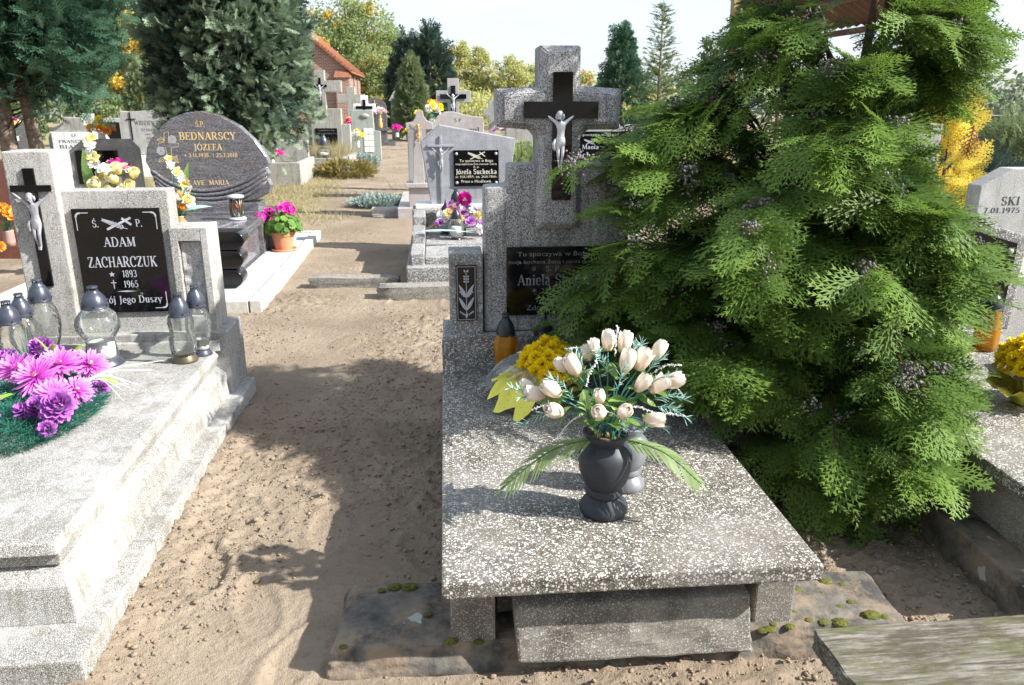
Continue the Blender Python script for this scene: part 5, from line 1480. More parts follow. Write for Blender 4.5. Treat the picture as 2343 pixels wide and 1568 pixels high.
# ------------------------------------------------------------------ the big cypress
def cypress():
    tr = Vector((1.48, 3.62, 0))
    e = empty('cypress_bush', tr, 0, 'big spreading green cypress bush with blue grey cones overhanging the tomb', 'bush')
    rr = random.Random(5)
    boughs = []
    def reach(az, z):
        a = az % 360
        if a > 300 or a < 70:
            rgt = np.interp(z, [0, .3, .9, 1.05, 1.2, 1.45, 1.58, 1.72, 1.85, 2.1, 2.6], [.66, .56, .47, .40, .24, .22, .46, .44, .28, .24, .18])
            return rgt * (1.0 if a > 330 or a < 60 else 1.12)
        side = np.interp(a, [0, 60, 100, 150, 172, 182, 200, 225, 255, 285, 320, 360], [.70, .76, .76, .56, .66, 1.00, 1.06, 1.06, 1.10, 1.06, .86, .70])
        prof = np.interp(z, [0, .15, .5, .95, 1.25, 1.5, 1.75, 2.0, 2.3, 2.7], [.86, .92, 1.0, .97, .97, .90, .54, .38, .30, .2])
        return side * prof * (.80 + .36 * float(vnoise(np.array([a / 34.0]), np.array([z * 2.6]), 1.0, 77)[0]))
    for k in range(160):
        z = rr.choice([rr.uniform(.04, .6), rr.uniform(.04, .7), rr.uniform(.3, 1.2), rr.uniform(.5, 1.25), rr.uniform(.8, 1.6), rr.uniform(1.2, 1.9)])
        if rr.random() < .06:
            z = rr.uniform(1.9, 2.6)
        az = rr.uniform(165, 365) if rr.random() < .80 else rr.uniform(5, 165)
        r = reach(az, z) * rr.uniform(.80, 1.06)
        tip = Vector((tr.x + r * math.cos(R(az)), tr.y + r * math.sin(R(az)), z))
        if tip.x < 1.02 and z < .50:
            tip.z = z = .50 + rr.uniform(0, .3)
        boughs.append((tip, None))
    for q in ((.25, 3.16, 1.325), (.33, 3.12, .86), (.24, 3.30, .62), (.36, 3.24, .70), (.42, 3.15, .60), (.50, 3.05, 1.02), (.62, 3.0, .56), (.78, 2.86, .50),
              (2.20, 3.78, 1.66), (2.10, 3.70, 1.60), (2.16, 3.66, 1.93), (2.06, 3.6, 1.86), (2.3, 3.75, 1.98), (1.95, 3.7, 2.0), (1.9, 3.6, 1.75), (1.34, 2.60, .06), (1.22, 2.68, .12), (1.55, 2.66, .10), (1.70, 2.85, .22), (1.95, 2.92, .34),
              (.60, 3.2, 1.46), (.62, 3.28, 1.53), (.50, 3.18, 1.14), (.62, 3.1, 1.30), (.62, 3.1, 1.2), (.56, 3.0, .86), (.66, 2.95, .74), (1.5, 3.0, 1.3), (1.4, 2.9, 1.05), (1.3, 3.1, 1.45),
              (.70, 3.35, 1.55), (.86, 3.45, 1.60), (.66, 3.30, 1.42), (1.05, 3.5, 1.85), (.55, 3.2, 1.38), (1.05, 2.75, .30), (1.12, 2.62, .18), (2.05, 3.2, .62)):
        boughs.append((Vector(q), 1))
    for tip, ex in boughs:                                  # the side towards the neighbouring tomb is open and flat
        kx = float(np.interp(tip.z, [0, .2, .5, .95, 1.1, 1.22, 1.45, 1.58, 1.75, 1.9, 2.2], [.55, .55, .53, .55, .58, .50, .44, .54, .57, .58, .50]))
        tip.x = min(tip.x, kx * (.955 * tip.y + .296 * (1.55 - tip.z)))
        if ex is None:
            tip.x = max(tip.x, float(np.interp(tip.z, [.5, .65, .85, 1.0, 1.2, 1.4, 1.6], [.40, .36, .45, .42, .44, .53, .58])))
    P, D, U, S, Vr = [], [], [], [], []
    br, cones = G(), []
    for i, (tip, ex) in enumerate(boughs):
        hz = Vector((tip.x - tr.x, tip.y - tr.y, 0))
        L = hz.length
        hz.normalize()
        zs = max(.08, min(2.0, tip.z - .14 - rr.uniform(.25, .65) * L)) if tip.z > .35 else .18
        st = Vector((tr.x + rr.uniform(-.08, .08), tr.y + rr.uniform(-.08, .08), zs))
        crest = tip.z + rr.uniform(-.12, .10) * L
        mid = Vector((tr.x + hz.x * L * .62, tr.y + hz.y * L * .62, crest if tip.z > .3 else .42 + rr.uniform(0, .15)))
        path = bez([st, (st * .5 + mid * .5) + Vector((0, 0, .03)), mid, tip], 18)
        n = len(path)
        br.tube([p - tr for p in path], [.009 * (1 - .85 * k / (n - 1)) + .0012 for k in range(n)], 5)
        hue = rr.uniform(-.20, .32)
        lat = Vector((-hz.y, hz.x, 0))
        for k in range(4, n):
            t = k / (n - 1)
            if rr.random() < (.44 if tip.z < 1.35 else .62) or (ex and tip.x < .30 and t < .72):
                continue
            tg = (path[min(k + 1, n - 1)] - path[k - 1]).normalized()
            for sd in (1, -1):
                wl = rr.uniform(.13, .30) * (1.15 - .72 * t)
                td = (tg * .75 + lat * sd * rr.uniform(.5, 1.0) + Vector((0, 0, rr.uniform(-.35, .12)))).normalized()
                end = path[k] + td * wl
                nf = 3 if t > .45 else 2
                for q in range(nf):
                    u = (q + .6) / nf
                    p = path[k] + td * wl * u + Vector((0, 0, -.03 * u * u))
                    if p.z < .37 and p.x < .98 - (p.y - 2) * .085:
                        continue
                    fd = td * .65 + lat * (sd if q % 2 else -sd) * rr.uniform(.15, .75) + hz * .25 + Vector((rr.uniform(-.25, .25), rr.uniform(-.25, .25), rr.uniform(-.60, .38)))
                    P.append(p); D.append(fd)
                    U.append(Vector((0, 0, 1)) * .8 + hz * rr.uniform(.1, .9) + Vector((rr.uniform(-.5, .5), rr.uniform(-.5, .5), 0)))
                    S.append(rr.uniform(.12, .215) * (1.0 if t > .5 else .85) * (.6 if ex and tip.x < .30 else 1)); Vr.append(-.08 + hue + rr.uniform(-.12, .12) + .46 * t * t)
        for q in range(3):                                 # the leading sprays
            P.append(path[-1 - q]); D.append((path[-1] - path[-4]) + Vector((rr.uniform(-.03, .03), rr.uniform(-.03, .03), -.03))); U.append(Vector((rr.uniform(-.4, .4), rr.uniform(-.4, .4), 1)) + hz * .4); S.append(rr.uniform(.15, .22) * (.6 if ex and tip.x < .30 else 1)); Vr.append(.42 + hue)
        if rr.random() < (.92 if tip.z > .7 else .45):
            for _ in range(rr.choice([1, 1, 2, 3])):
                k = rr.randint(int(n * .66), n - 1)
                c = path[k] + hz * .055 + lat * rr.uniform(-.08, .08) + Vector((0, 0, .01))
                for q in range(rr.randint(14, 60)):
                    cones.append((c.x + rr.gauss(0, .021), c.y + rr.gauss(0, .021), c.z - abs(rr.gauss(0, .045)) + .012))
    for k in range(3):
        a = k * 2.1
        br.tube(bez([(.05 * math.cos(a), .05 * math.sin(a), -.05), (.10 * math.cos(a), .10 * math.sin(a), .6), (.16 * math.cos(a + .4), .14 * math.sin(a + .4), 1.4), (.22 * math.cos(a + .6), .2 * math.sin(a + .6), 2.5)], 10), [.05, .047, .044, .04, .036, .032, .028, .022, .018, .012, .006], 7)
    br.build('branches', M_TWIG, e, 0, True)
    pos = np.array([p[:] for p in P]) - np.array(tr[:])
    nS = len(P)
    rot = frames(np.array([d[:] for d in D]), np.array([u[:] for u in U]))
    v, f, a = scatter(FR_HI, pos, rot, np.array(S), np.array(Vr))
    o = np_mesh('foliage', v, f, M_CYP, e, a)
    o['kind'] = 'stuff'
    cp = np.array(cones) - np.array(tr[:])
    cv = scatter(lumps(3, 8), cp, frames(rnd_unit(len(cp)), rnd_unit(len(cp))), RNG.uniform(.0048, .0072, len(cp)), RNG.uniform(0, 1, len(cp)))
    o = np_mesh('cones', cv[0], cv[1], M_CONE, e, cv[2], True)
    o['kind'] = 'stuff'
    # a few withered sprays
    wm = foliage('withered sprays', (.16, .05, .02), (.30, .11, .05), .2)
    for q in ((.42, 3.03, .98), (1.95, 3.42, 1.45)):
        wv = scatter(FR_HI, np.array([q]) - np.array(tr[:]), frames(np.array([(-.3, -.5, -1.0)]), rnd_unit(1)), np.full(1, .13), np.full(1, .5))
        np_mesh('withered_spray', wv[0], wv[1], wm, e, wv[2])
    print('cypress sprays', nS, 'tris', len(f), 'cones', len(cp))
cypress()

# hanging sprig of a taller neighbour, at the top of the view
def dense_crown(e, n, rad, zc, mats, seed, tmpl, size, lump=.16, up=.55, inner=.0, shape=None, name='crown', hole=0.0, var=(.15, .6)):
    r = np.random.default_rng(seed)
    u = r.normal(size=(n, 3)); u /= np.linalg.norm(u, axis=1, keepdims=True)
    th = np.arctan2(u[:, 1], u[:, 0])
    lm = vnoise(th * 2.0 + 10, u[:, 2] * 4 + 10, 1.6, seed) + .5 * vnoise(th * 5 + 20, u[:, 2] * 9 + 20, 1.7, seed + 1)
    rad_k = 1 + lump * (lm - .75) * 2
    depth = 1 - np.abs(r.normal(0, .10, n)) - inner * r.uniform(0, 1, n) ** 2
    k = rad_k * depth
    p = u * np.array(rad) * k[:, None]
    if shape is not None:
        zz = np.clip((u[:, 2] + 1) / 2, 0, 1)
        s = np.interp(zz, shape[0], shape[1])
        ring = np.sqrt(np.clip(1 - u[:, 2] ** 2, 1e-4, 1))
        p[:, 0] = u[:, 0] / ring * rad[0] * s * k
        p[:, 1] = u[:, 1] / ring * rad[1] * s * k
    p[:, 2] += zc
    d = u * np.array([1, 1, .45]) + np.array([0, 0, up]) + r.normal(0, .38, (n, 3))
    rot = frames(d, rnd_unit(n) + u * .6)
    vr = r.uniform(var[0], var[1], n) + (lm - .75) * .25
    v, f, a = scatter(tmpl, p, rot, r.uniform(size[0], size[1], n), vr)
    o = np_mesh(name, v, f, mats, e, a)
    o['kind'] = 'stuff'
    return o

T1 = empty('bluish_conifer', (-6.40, 10.2, 0), 0, 'bluish green conifer on bare trunks at the far left', 'tree')
for k, (a, b, r0) in enumerate((((.00, 0), (.0, .05), .115), ((.30, .1), (.25, .15), .10))):
    G().tube(bez([(a[0], a[1], -.1), (a[0] + .02, a[1], .7), (b[0], b[1], 1.5), (b[0] * .8, b[1], 3.0), (b[0] * .5, b[1], 5.5)], 12), [r0 * (1.15 - .8 * i / 12) for i in range(13)], 12).build('trunk', M_BARK, T1, 0, True)
g = G()
rr = random.Random(3)
for k in range(34):
    a = rr.uniform(0, 2 * PI); z0 = rr.uniform(1.1, 2.1); L = rr.uniform(.6, 1.35)
    g.tube(bez([(0, .08, z0), (L * .5 * math.cos(a), L * .5 * math.sin(a), z0 + .12), (L * math.cos(a), L * math.sin(a), z0 + .22 + rr.uniform(-.1, .2))], 6), [.016, .014, .012, .009, .007, .005, .003], 5)
g.build('dead_branches', M_TWIG, T1, 0, True)
dense_crown(T1, 2600, (1.15, 1.05, 1.9), 3.5, M_BLUE, 14, FR_LO, (.30, .5), .1, .4, .5, ([0, .04, .12, .3, .6, 1], [.25, .7, .96, 1, .85, .3]), name='inner_crown', var=(.0, .3))
dense_crown(T1, 9500, (1.36, 1.25, 2.1), 3.55, M_BLUE, 4, FR_MID, (.15, .26), .22, .5, .2, ([0, .04, .12, .3, .6, 1], [.25, .7, .96, 1, .85, .3]))
T2 = empty('silvery_conifer', (-4.36, 12.8, 0), 0, 'dense silvery green conifer with grey tipped sprays behind the oval headstone', 'tree')
G().tube([(0, 0, -.1), (.02, 0, 1.5), (0, .02, 4.2)], [.13, .11, .03], 12).build('trunk', M_BARK, T2, 0, True)
dense_crown(T2, 3200, (.92, .92, 2.0), 2.9, M_DARKC, 19, FR_LO, (.28, .45), .1, .25, .5, ([0, .05, .18, .4, .7, 1], [.35, .72, .97, 1.0, .83, .3]), name='inner_crown', var=(.0, .4))
dense_crown(T2, 13500, (1.17, 1.12, 2.2), 2.95, M_GREYG, 9, FR_MID, (.12, .21), .20, .25, .18, ([0, .05, .18, .4, .7, 1], [.35, .72, .97, 1.0, .83, .3]), var=(.05, .95))

def tree(name, label, loc, h, rad, zc, mat, seed, n, size, tmpl=None, kind='leaf', lump=.3, trunk_r=None, mat2=None, frac2=.0, sparse=.35, shape=None, group=None):
    e = empty(name, (loc[0], loc[1], on_ground(loc[0], loc[1])), 0, label, 'tree', group)
    tr_ = trunk_r or h * .018
    r = np.random.default_rng(seed)
    G().tube([(0, 0, -.2), (.02 * h * .3, 0, h * .5), (0, 0, h * .9)], [tr_, tr_ * .7, tr_ * .1], 7).build('trunk', M_BARK, e, 0, True)
    if kind == 'leaf':
        nc = max(14, int(n / 70))
        u = r.normal(size=(nc, 3)); u /= np.linalg.norm(u, axis=1, keepdims=True)
        c = u * (r.uniform(.25, 1, (nc, 1)) ** .5) * np.array(rad) * .86 + np.array([0, 0, zc])
        cs = np.array(rad).mean() * r.uniform(.14, .30, nc)
        g = G()
        for k in range(0, nc, 2):
            z0 = max(h * .2, min(h * .75, c[k][2] - rad[2] * .5))
            g.tube([(0, 0, z0), tuple((np.array([0, 0, z0]) * .4 + c[k] * .6)), tuple(c[k])], [tr_ * .4, tr_ * .22, tr_ * .06], 4)
        g.build('limbs', M_BARK, e, 0, True)
        ci = r.integers(0, nc, n)
        off = r.normal(size=(n, 3)); off /= np.linalg.norm(off, axis=1, keepdims=True)
        p = c[ci] + off * (r.uniform(0, 1, (n, 1)) ** .45) * cs[ci][:, None] * np.array([1, 1, .85])
        vr = r.uniform(0, 1, nc)[ci] * .6 + r.uniform(0, .4, n)
        sel = (r.uniform(0, 1, nc) < frac2)[ci]
        for nm, m_, mk in (('crown', mat, ~sel), ('autumn_leaves', mat2, sel)):
            if m_ is None or mk.sum() == 0:
                continue
            k = int(mk.sum())
            v, f, a = scatter(LEAF, p[mk], frames(rnd_unit(k), rnd_unit(k)), r.uniform(size[0], size[1], k), vr[mk])
            o = np_mesh(nm, v, f, m_, e, a)
            o['kind'] = 'stuff'
    else:
        dense_crown(e, n, rad, zc, mat, seed, tmpl or FR_LO, size, lump, .5, .25, shape)
    return e

CONE = ([0, .06, .2, .45, .75, 1], [.3, .8, 1, .8, .45, .02])
COLM = ([0, .08, .3, .6, .85, 1], [.45, .85, 1, .95, .65, .15])
tree('columnar_juniper', 'olive green columnar juniper between the two near conifers', (-10.75, 24, 0), 2.6, (.50, .5, 1.3), 1.28, M_JUN, 21, 1500, (.16, .30), FR_LO, 'conifer', .08, shape=COLM)
tree('slender_conifer', 'slender grey conifer just left of the silvery conifer', (-9.9, 26, 0), 3.0, (.42, .42, 1.6), 1.55, M_BLUE, 22, 900, (.2, .34), FR_LO, 'conifer', .1, shape=COLM)
tree('green_shrub', 'lime green shrub showing beneath the bluish conifer', (-12.6, 27, 0), 1.5, (1.5, .9, .8), .85, M_LEAFG, 23, 2200, (.09, .16), kind='leaf')
tree('dark_shrub', 'dark green shrub left of the bare trunks in the far background', (-16.6, 27, 0), 1.9, (1.6, .9, 1.0), 1.0, M_LEAFD, 70, 2400, (.09, .16), group='shrubs behind the far left stones')
tree('dark_shrub', 'dark green shrub between the bare trunks and the white plate', (-14.6, 29, 0), 2.0, (1.5, .9, 1.05), 1.05, M_LEAFD, 71, 2400, (.09, .16), group='shrubs behind the far left stones')
tree('dark_shrub', 'dark green shrub behind the grey headstone with square plaque', (-11.2, 29.5, 0), 1.9, (1.6, .9, 1.0), 1.0, M_LEAFD, 72, 2400, (.09, .16), group='shrubs behind the far left stones')
tree('autumn_tree', 'olive and yellow autumn tree rising behind the far left conifers', (-22.0, 46, 0), 8, (3.2, 3, 3.8), 4.8, M_LEAFG, 24, 8000, (.15, .28), mat2=M_LEAFY, frac2=.35)
tree('autumn_tree', 'golden yellow tree glowing in the gap between near conifers', (-20.4, 44, 0), 6, (2.0, 2, 2.3), 3.8, M_LEAFY, 25, 4200, (.14, .24), mat2=M_LEAFG, frac2=.4)
tree('robinia_tree', 'big pale green feathery tree behind the chapel roof', (-14.4, 74, 0), 12, (5.6, 4, 4.8), 6.6, M_LEAFG, 26, 19000, (.18, .34), mat2=M_LEAFY, frac2=.10)
tree('yellow_tree', 'bright yellow tree peeping over the chapel roof', (-16.4, 64, 0), 7, (3.0, 2, 2.2), 5.0, M_LEAFY, 27, 5500, (.16, .28))
tree('young_tree', 'green tree with yellowing lower leaves beside the chapel wall', (-10.2, 62, 0), 6.4, (2.5, 2, 3.2), 2.9, M_LEAFG, 28, 7500, (.15, .27), mat2=M_LEAFY, frac2=.28)
tree('dark_conifer', 'dark blue conifer standing left behind the grey juniper', (-5.15, 41, 0), 4.3, (.95, .9, 2.3), 2.2, M_DARKC, 29, 1600, (.3, .55), FR_LO, 'conifer', .22, shape=COLM)
tree('dark_conifer', 'tallest dark blue conifer right behind the grey juniper', (-4.0, 40, 0), 4.8, (1.0, .9, 2.5), 2.35, M_DARKC, 30, 1700, (.3, .55), FR_LO, 'conifer', .22, shape=COLM)
tree('grey_juniper', 'pointed grey green juniper behind the pink granite tomb', (-4.05, 33, 0), 3.2, (.62, .6, 1.65), 1.6, M_JUN, 31, 1500, (.22, .42), FR_LO, 'conifer', .06, shape=CONE)
tree('birch_tree', 'pale yellow green birch leftmost of the birches beyond the graves', (-4.0, 60, 0), 6.6, (1.35, 1.2, 2.9), 3.6, M_LEAFP, 32, 4500, (.12, .22), group='birches beyond the graves')
tree('birch_tree', 'tallest pale birch left of the tall stone cross top', (-2.5, 61, 0), 6.3, (1.5, 1.2, 2.8), 3.4, M_LEAFP, 33, 5200, (.12, .22), group='birches beyond the graves')
tree('birch_tree', 'rounded pale birch standing just left of the stone cross', (-.3, 60, 0), 5.2, (1.9, 1.3, 2.6), 2.7, M_LEAFP, 34, 5600, (.12, .22), group='birches beyond the graves')
tree('birch_tree', 'small pale birch against the left arm of the stone cross', (1.35, 63, 0), 4.7, (1.4, 1.2, 2.2), 2.5, M_LEAFP, 35, 3600, (.12, .22), group='birches beyond the graves')
tree('birch_tree', 'orange tinged birch right of the stone cross top', (5.9, 61, 0), 4.3, (1.9, 1.3, 2.2), 2.1, M_LEAFP, 36, 4200, (.12, .22), mat2=M_LEAFO, frac2=.35, group='birches beyond the graves')
tree('birch_tree', 'pale birch half hidden by the stone cross shaft', (3.4, 62, 0), 3.6, (1.6, 1.3, 2.0), 1.8, M_LEAFP, 37, 3200, (.12, .22), group='birches beyond the graves')
tree('birch_tree', 'low pale birch seen between blue conifer and young spruce', (8.3, 62, 0), 4.6, (2.0, 1.3, 2.3), 2.3, M_LEAFP, 43, 4200, (.12, .22), mat2=M_LEAFO, frac2=.15, group='birches beyond the graves')
tree('birch_tree', 'yellowing birch filling the gap right of the chapel trees', (-7.2, 66, 0), 6.0, (2.2, 1.4, 2.9), 3.0, M_LEAFP, 44, 5200, (.13, .24), group='birches beyond the graves')
tree('blue_conifer', 'blue green conifer right of the stone cross arm', (4.0, 30, 0), 4.0, (.95, .9, 2.0), 2.0, M_BLUE, 38, 1500, (.22, .42), FR_LO, 'conifer', .2, shape=CONE)
def spruce(name, label, loc, h, r0, mat, seed):
    e = empty(name, (*loc, on_ground(*loc)), 0, label, 'tree')
    r = np.random.default_rng(seed)
    G().tube([(0, 0, -.1), (0, 0, h)], [h * .02, .006], 7).build('trunk', M_BARK, e, 0, True)
    P, D = [], []
    for i in range(int(h * 9)):
        z = h * (.05 + .93 * i / (h * 9)); rr_ = r0 * (1 - z / h) ** .9 + .05
        for k in range(9):
            a = r.uniform(0, 2 * PI); n_ = max(2, int(rr_ / .12))
            for q in range(n_):
                t = (q + .5) / n_
                P.append((rr_ * t * math.cos(a), rr_ * t * math.sin(a), z + .25 * rr_ * t - .03 * r.random())); D.append((math.cos(a) + r.normal(0, .5), math.sin(a) + r.normal(0, .5), .45))
    n_ = len(P)
    v, f, a = scatter(FR_LO, np.array(P), frames(np.array(D), np.tile([0, 0, 1.], (n_, 1)) + rnd_unit(n_) * .4), r.uniform(.12, .24, n_), r.uniform(.2, .9, n_))
    o = np_mesh('crown', v, f, mat, e, a); o['kind'] = 'stuff'
spruce('young_spruce', 'slim young spruce with pointed top left of the cypress', (3.85, 21.5), 4.1, 1.0, M_LEAFD, 40)
tree('small_tree', 'small dark green tree seen past the timber post', (10.0, 40, 0), 5.0, (1.15, 1.0, 2.2), 3.0, M_LEAFD, 41, 3200, (.12, .22))
tree('dark_tree', 'dark spreading tree behind the green fence', (15.3, 29.5, 0), 3.3, (1.8, 1.4, 1.35), 1.85, M_LEAFD, 42, 5200, (.09, .17))
# far wood as one mass
n = 26000
r = np.random.default_rng(50)
px = r.uniform(-110, 130, n); py = r.uniform(95, 125, n)
top = 5.2 + 3.2 * vnoise(px, px * 0, .09, 7) + 1.6 * vnoise(px, px * 0, .4, 8)
pz = ground_h(px, py) + top * r.uniform(0, 1, n) ** .7
v, f, a = scatter(LEAF, np.stack([px, py, pz], 1), frames(rnd_unit(n), rnd_unit(n)), r.uniform(.5, 1.1, n), vnoise(px, pz, .3, 9) * .7 + r.uniform(0, .3, n))
tag(np_mesh('far_forest', v, f, M_FOREST, None, a), 'far wood closing the view behind the cemetery', 'forest', kind='stuff')
n = 9000
px = r.uniform(-7, 9, n); py = r.uniform(44, 52, n)
pz = ground_h(px, py) + (1.6 + 1.0 * vnoise(px, py, .6, 12)) * r.uniform(0, 1, n) ** .7
v, f, a = scatter(LEAF, np.stack([px, py, pz], 1), frames(rnd_unit(n), rnd_unit(n)), r.uniform(.14, .3, n), vnoise(px, pz, 1.3, 9) * .7 + r.uniform(0, .3, n))
tag(np_mesh('undergrowth', v, f, M_LEAFP, None, a), 'yellowing undergrowth below the birches', 'undergrowth', kind='stuff')

# golden cypress and low shrubs at right
gc = empty('golden_cypress', (3.12, 5.75, 0), 0, 'golden yellow young cypress beside the grey stone pillar', 'shrub')
G().tube([(0, 0, -.05), (0, 0, 1.5)], [.025, .006], 6).build('trunk', M_TWIG, gc, 0, True)
rr = random.Random(9)
P, D = [], []
for k in range(230):
    z = rr.uniform(.2, 1.42); a = rr.uniform(0, 2 * PI); q = (.34 * (1 - (z / 1.6)) + .04) * rr.uniform(.3, 1)
    P.append((q * math.cos(a), q * math.sin(a), z)); D.append((math.cos(a) * .8, math.sin(a) * .8, rr.uniform(.3, 1.2)))
for k in range(14):
    P.append((rr.uniform(-.05, .05), 0, 1.35 + .012 * k)); D.append((rr.uniform(-.8, .8), rr.uniform(-.5, .5), 1))
v, f, a = scatter(FR_HI, np.array(P), frames(np.array(D), rnd_unit(len(P))), np.array([rr.uniform(.14, .24) for _ in P]), np.array([rr.uniform(.2, .8) for _ in P]))
o = np_mesh('crown', v, f, M_GOLDC, gc, a); o['kind'] = 'stuff'
def shrub(name, label, loc, rad, zc, mat, seed, n, size, tmpl=FR_LO, up=.6, lump=.2, var=(.15, .7)):
    e = empty(name, (*loc, 0), 0, label, 'shrub')
    g = G()
    r2 = random.Random(seed)
    for k in range(9):
        a_ = r2.uniform(0, 2 * PI)
        g.tube([(0, 0, -.02), (rad[0] * .4 * math.cos(a_), rad[1] * .4 * math.sin(a_), zc * .7), (rad[0] * .75 * math.cos(a_), rad[1] * .75 * math.sin(a_), zc + rad[2] * .3)], [.018, .012, .004], 5)
    g.build('stems', M_TWIG, e, 0, True)
    dense_crown(e, n, rad, zc, mat, seed, tmpl, size, lump, up, .35, name='foliage', var=var)
    return e
shrub('juniper_shrub', 'feathery green juniper shrub before the green fence', (6.0, 9.6), (.95, .7, .62), .72, M_JUN, 60, 1500, (.12, .26), FR_MID, .9)
shrub('juniper_shrub', 'dark green low juniper under the feathery shrub', (4.6, 8.2), (.7, .5, .5), .55, M_DARKC, 61, 900, (.12, .24), FR_MID, .6)
shrub('clipped_shrub', 'bright green low shrub between speckled stele and stone cross', (.12, 12.3), (.55, .5, .42), .48, M_LEAFG, 62, 1300, (.07, .14), FR_LO, .9, .08)
shrub('silver_cushion', 'silvery green ground cover cushion spilling onto the sandy path', (-2.05, 12.3), (.48, .36, .09), .03, M_SILV, 63, 2200, (.035, .07), FR_LO, 1.0, .2)
shrub('silver_cushion', 'small silvery cushion plant near the green grey headstone', (-3.65, 19.6), (.36, .34, .18), .08, M_SILV, 64, 1100, (.06, .12), FR_LO, 1.0, .2)
shrub('trailing_plant', 'trailing brown and green creeper over the concrete grave corner', (-3.55, 17.0), (.65, .45, .2), .12, M_BRLEAF, 65, 1500, (.06, .11), FR_LO, .7, .25)

# dry grass and tufts
def blades(n, area, h, mat, seed, mask=None, lean=.5, w=.012):
    r = np.random.default_rng(seed)
    x = r.uniform(area[0], area[1], n); y = r.uniform(area[2], area[3], n)
    if mask is not None:
        k = mask(x, y) > r.uniform(0, 1, n)
        x, y = x[k], y[k]
    n = len(x)
    z = ground_h(x, y)
    t = np.array([(0, -.5, 0), (0, .5, 0), (.5, .3, .05), (.5, -.3, .05), (1, 0, .0)])
    tf = np.array([(0, 1, 2), (0, 2, 3), (3, 2, 4)])
    d = np.stack([r.normal(0, lean, n), r.normal(0, lean, n), np.ones(n)], 1)
    rot = frames(d, rnd_unit(n))
    hh = r.uniform(h[0], h[1], n)
    T = t[None] * np.stack([hh, np.full(n, w), hh * .6], 1)[:, None, :]
    v = np.einsum('nij,nvj->nvi', rot, T) + np.stack([x, y, z], 1)[:, None, :]
    f = tf[None] + (np.arange(n) * 5)[:, None, None]
    return v.reshape(-1, 3), f.reshape(-1, 3), np.repeat(r.uniform(0, 1, n), 5)
def turf_mask(x, y):
    return np.clip(turf_amount(x, y) + (vnoise(x, y, 1.1, 31) - .5) * 1.2, 0, 1) * .9
b = merge(blades(26000, (-7.5, -2.2, 9.5, 17), (.05, .16), M_STRAW, 1, turf_mask, .8, .007), blades(9000, (-9, 1.5, 17, 30), (.06, .18), M_STRAW, 2, turf_mask, .7, .012))
tag(np_mesh('dry_grass', b[0], b[1], M_STRAW, None, b[2]), 'straw coloured dry grass over the ground behind the granite tomb', 'grass', kind='stuff')
b = blades(2600, (-4.75, -3.75, 17.3, 19.2), (.15, .60), M_STRAW, 3, None, .35, .012)
b[0][:, 2] += .2
o = np_mesh('grave_grass', b[0], b[1], M_STRAW, None, b[2]); tag(o, 'tall dry grass growing inside the concrete grave border', 'grass', kind='stuff')
parts = []
rr = random.Random(12)
for k in range(46):
    x, y = rr.uniform(-1.5, .1), rr.uniform(2.0, 8.5)
    parts.append(blades(rr.randint(4, 12), (x - .03, x + .03, y - .03, y + .03), (.015, .05), M_GRASS, 100 + k, None, .8, .0035))
b = merge(*parts)
tag(np_mesh('grass_sprouts', b[0], b[1], M_GRASS, None, b[2]), 'tiny green grass sprouts in the sandy path', 'grass', kind='stuff')

# big trees behind the viewer (they show only as dark reflections in the polished stones)
for k, (x, y, h, lab) in enumerate(((-9, -11, 9, 'leafy tree farthest back on one side behind the viewer'), (-3.5, -13, 10, 'leafy tree straight behind the viewer'), (2.5, -12, 9.5, 'leafy tree behind the viewer towards the sun'), (8.5, -14, 10, 'leafy tree farthest towards the sun behind the viewer'))):
    tree('shade_tree', lab, (x, y, 0), h, (3.6, 2.6, h * .42), h * .5, M_LEAFD, 80 + k, 4200, (.28, .5), mat2=M_LEAFY, frac2=.18)
# ------------------------------------------------------------------ flower makers
def petal_rows(L, W, elev, curl, cup, rows=(0, .3, .62, .86, 1.0), wid=(.28, .8, 1.0, .72, .12)):
    pts, x, z, pt = [], 0.0, 0.0, 0.0
    for t, w in zip(rows, wid):
        a = elev + curl * t
        x += (t - pt) * L * math.cos(R(a)); z += (t - pt) * L * math.sin(R(a)); pt = t
        pts.append([(x, -w * W / 2, z + cup * W * w), (x, 0, z), (x, w * W / 2, z + cup * W * w)])
    return pts, rows
def flower_mesh(name, layers, mat, seed=0, jit=.12):
    """layers: (count, r0, z0, length, width, elevation, curl, cup)"""
    r = random.Random(seed)
    V, F, A = [], [], []
    for n, r0, z0, L, W, el, cu, cup in layers:
        ph = r.uniform(0, 6.28)
        for k in range(n):
            az = ph + 2 * PI * (k + r.uniform(-.25, .25)) / n
            pts, rows = petal_rows(L * r.uniform(1 - jit, 1 + jit), W * r.uniform(1 - jit, 1 + jit), el + r.uniform(-9, 9), cu, cup)
            b = len(V)
            ca, sa = math.cos(az), math.sin(az)
            for row, t in zip(pts, rows):
                for x, y, z in row:
                    V.append(((r0 + x) * ca - y * sa, (r0 + x) * sa + y * ca, z0 + z)); A.append(min(1, t * 1.1 + r.uniform(-.08, .08)))
            for i in range(len(rows) - 1):
                for j in range(2):
                    q = b + i * 3 + j
                    F += [(q, q + 1, q + 4), (q, q + 4, q + 3)]
    return np_mesh(name, np.array(V), np.array(F), mat, 'MESH', np.array(A), True)

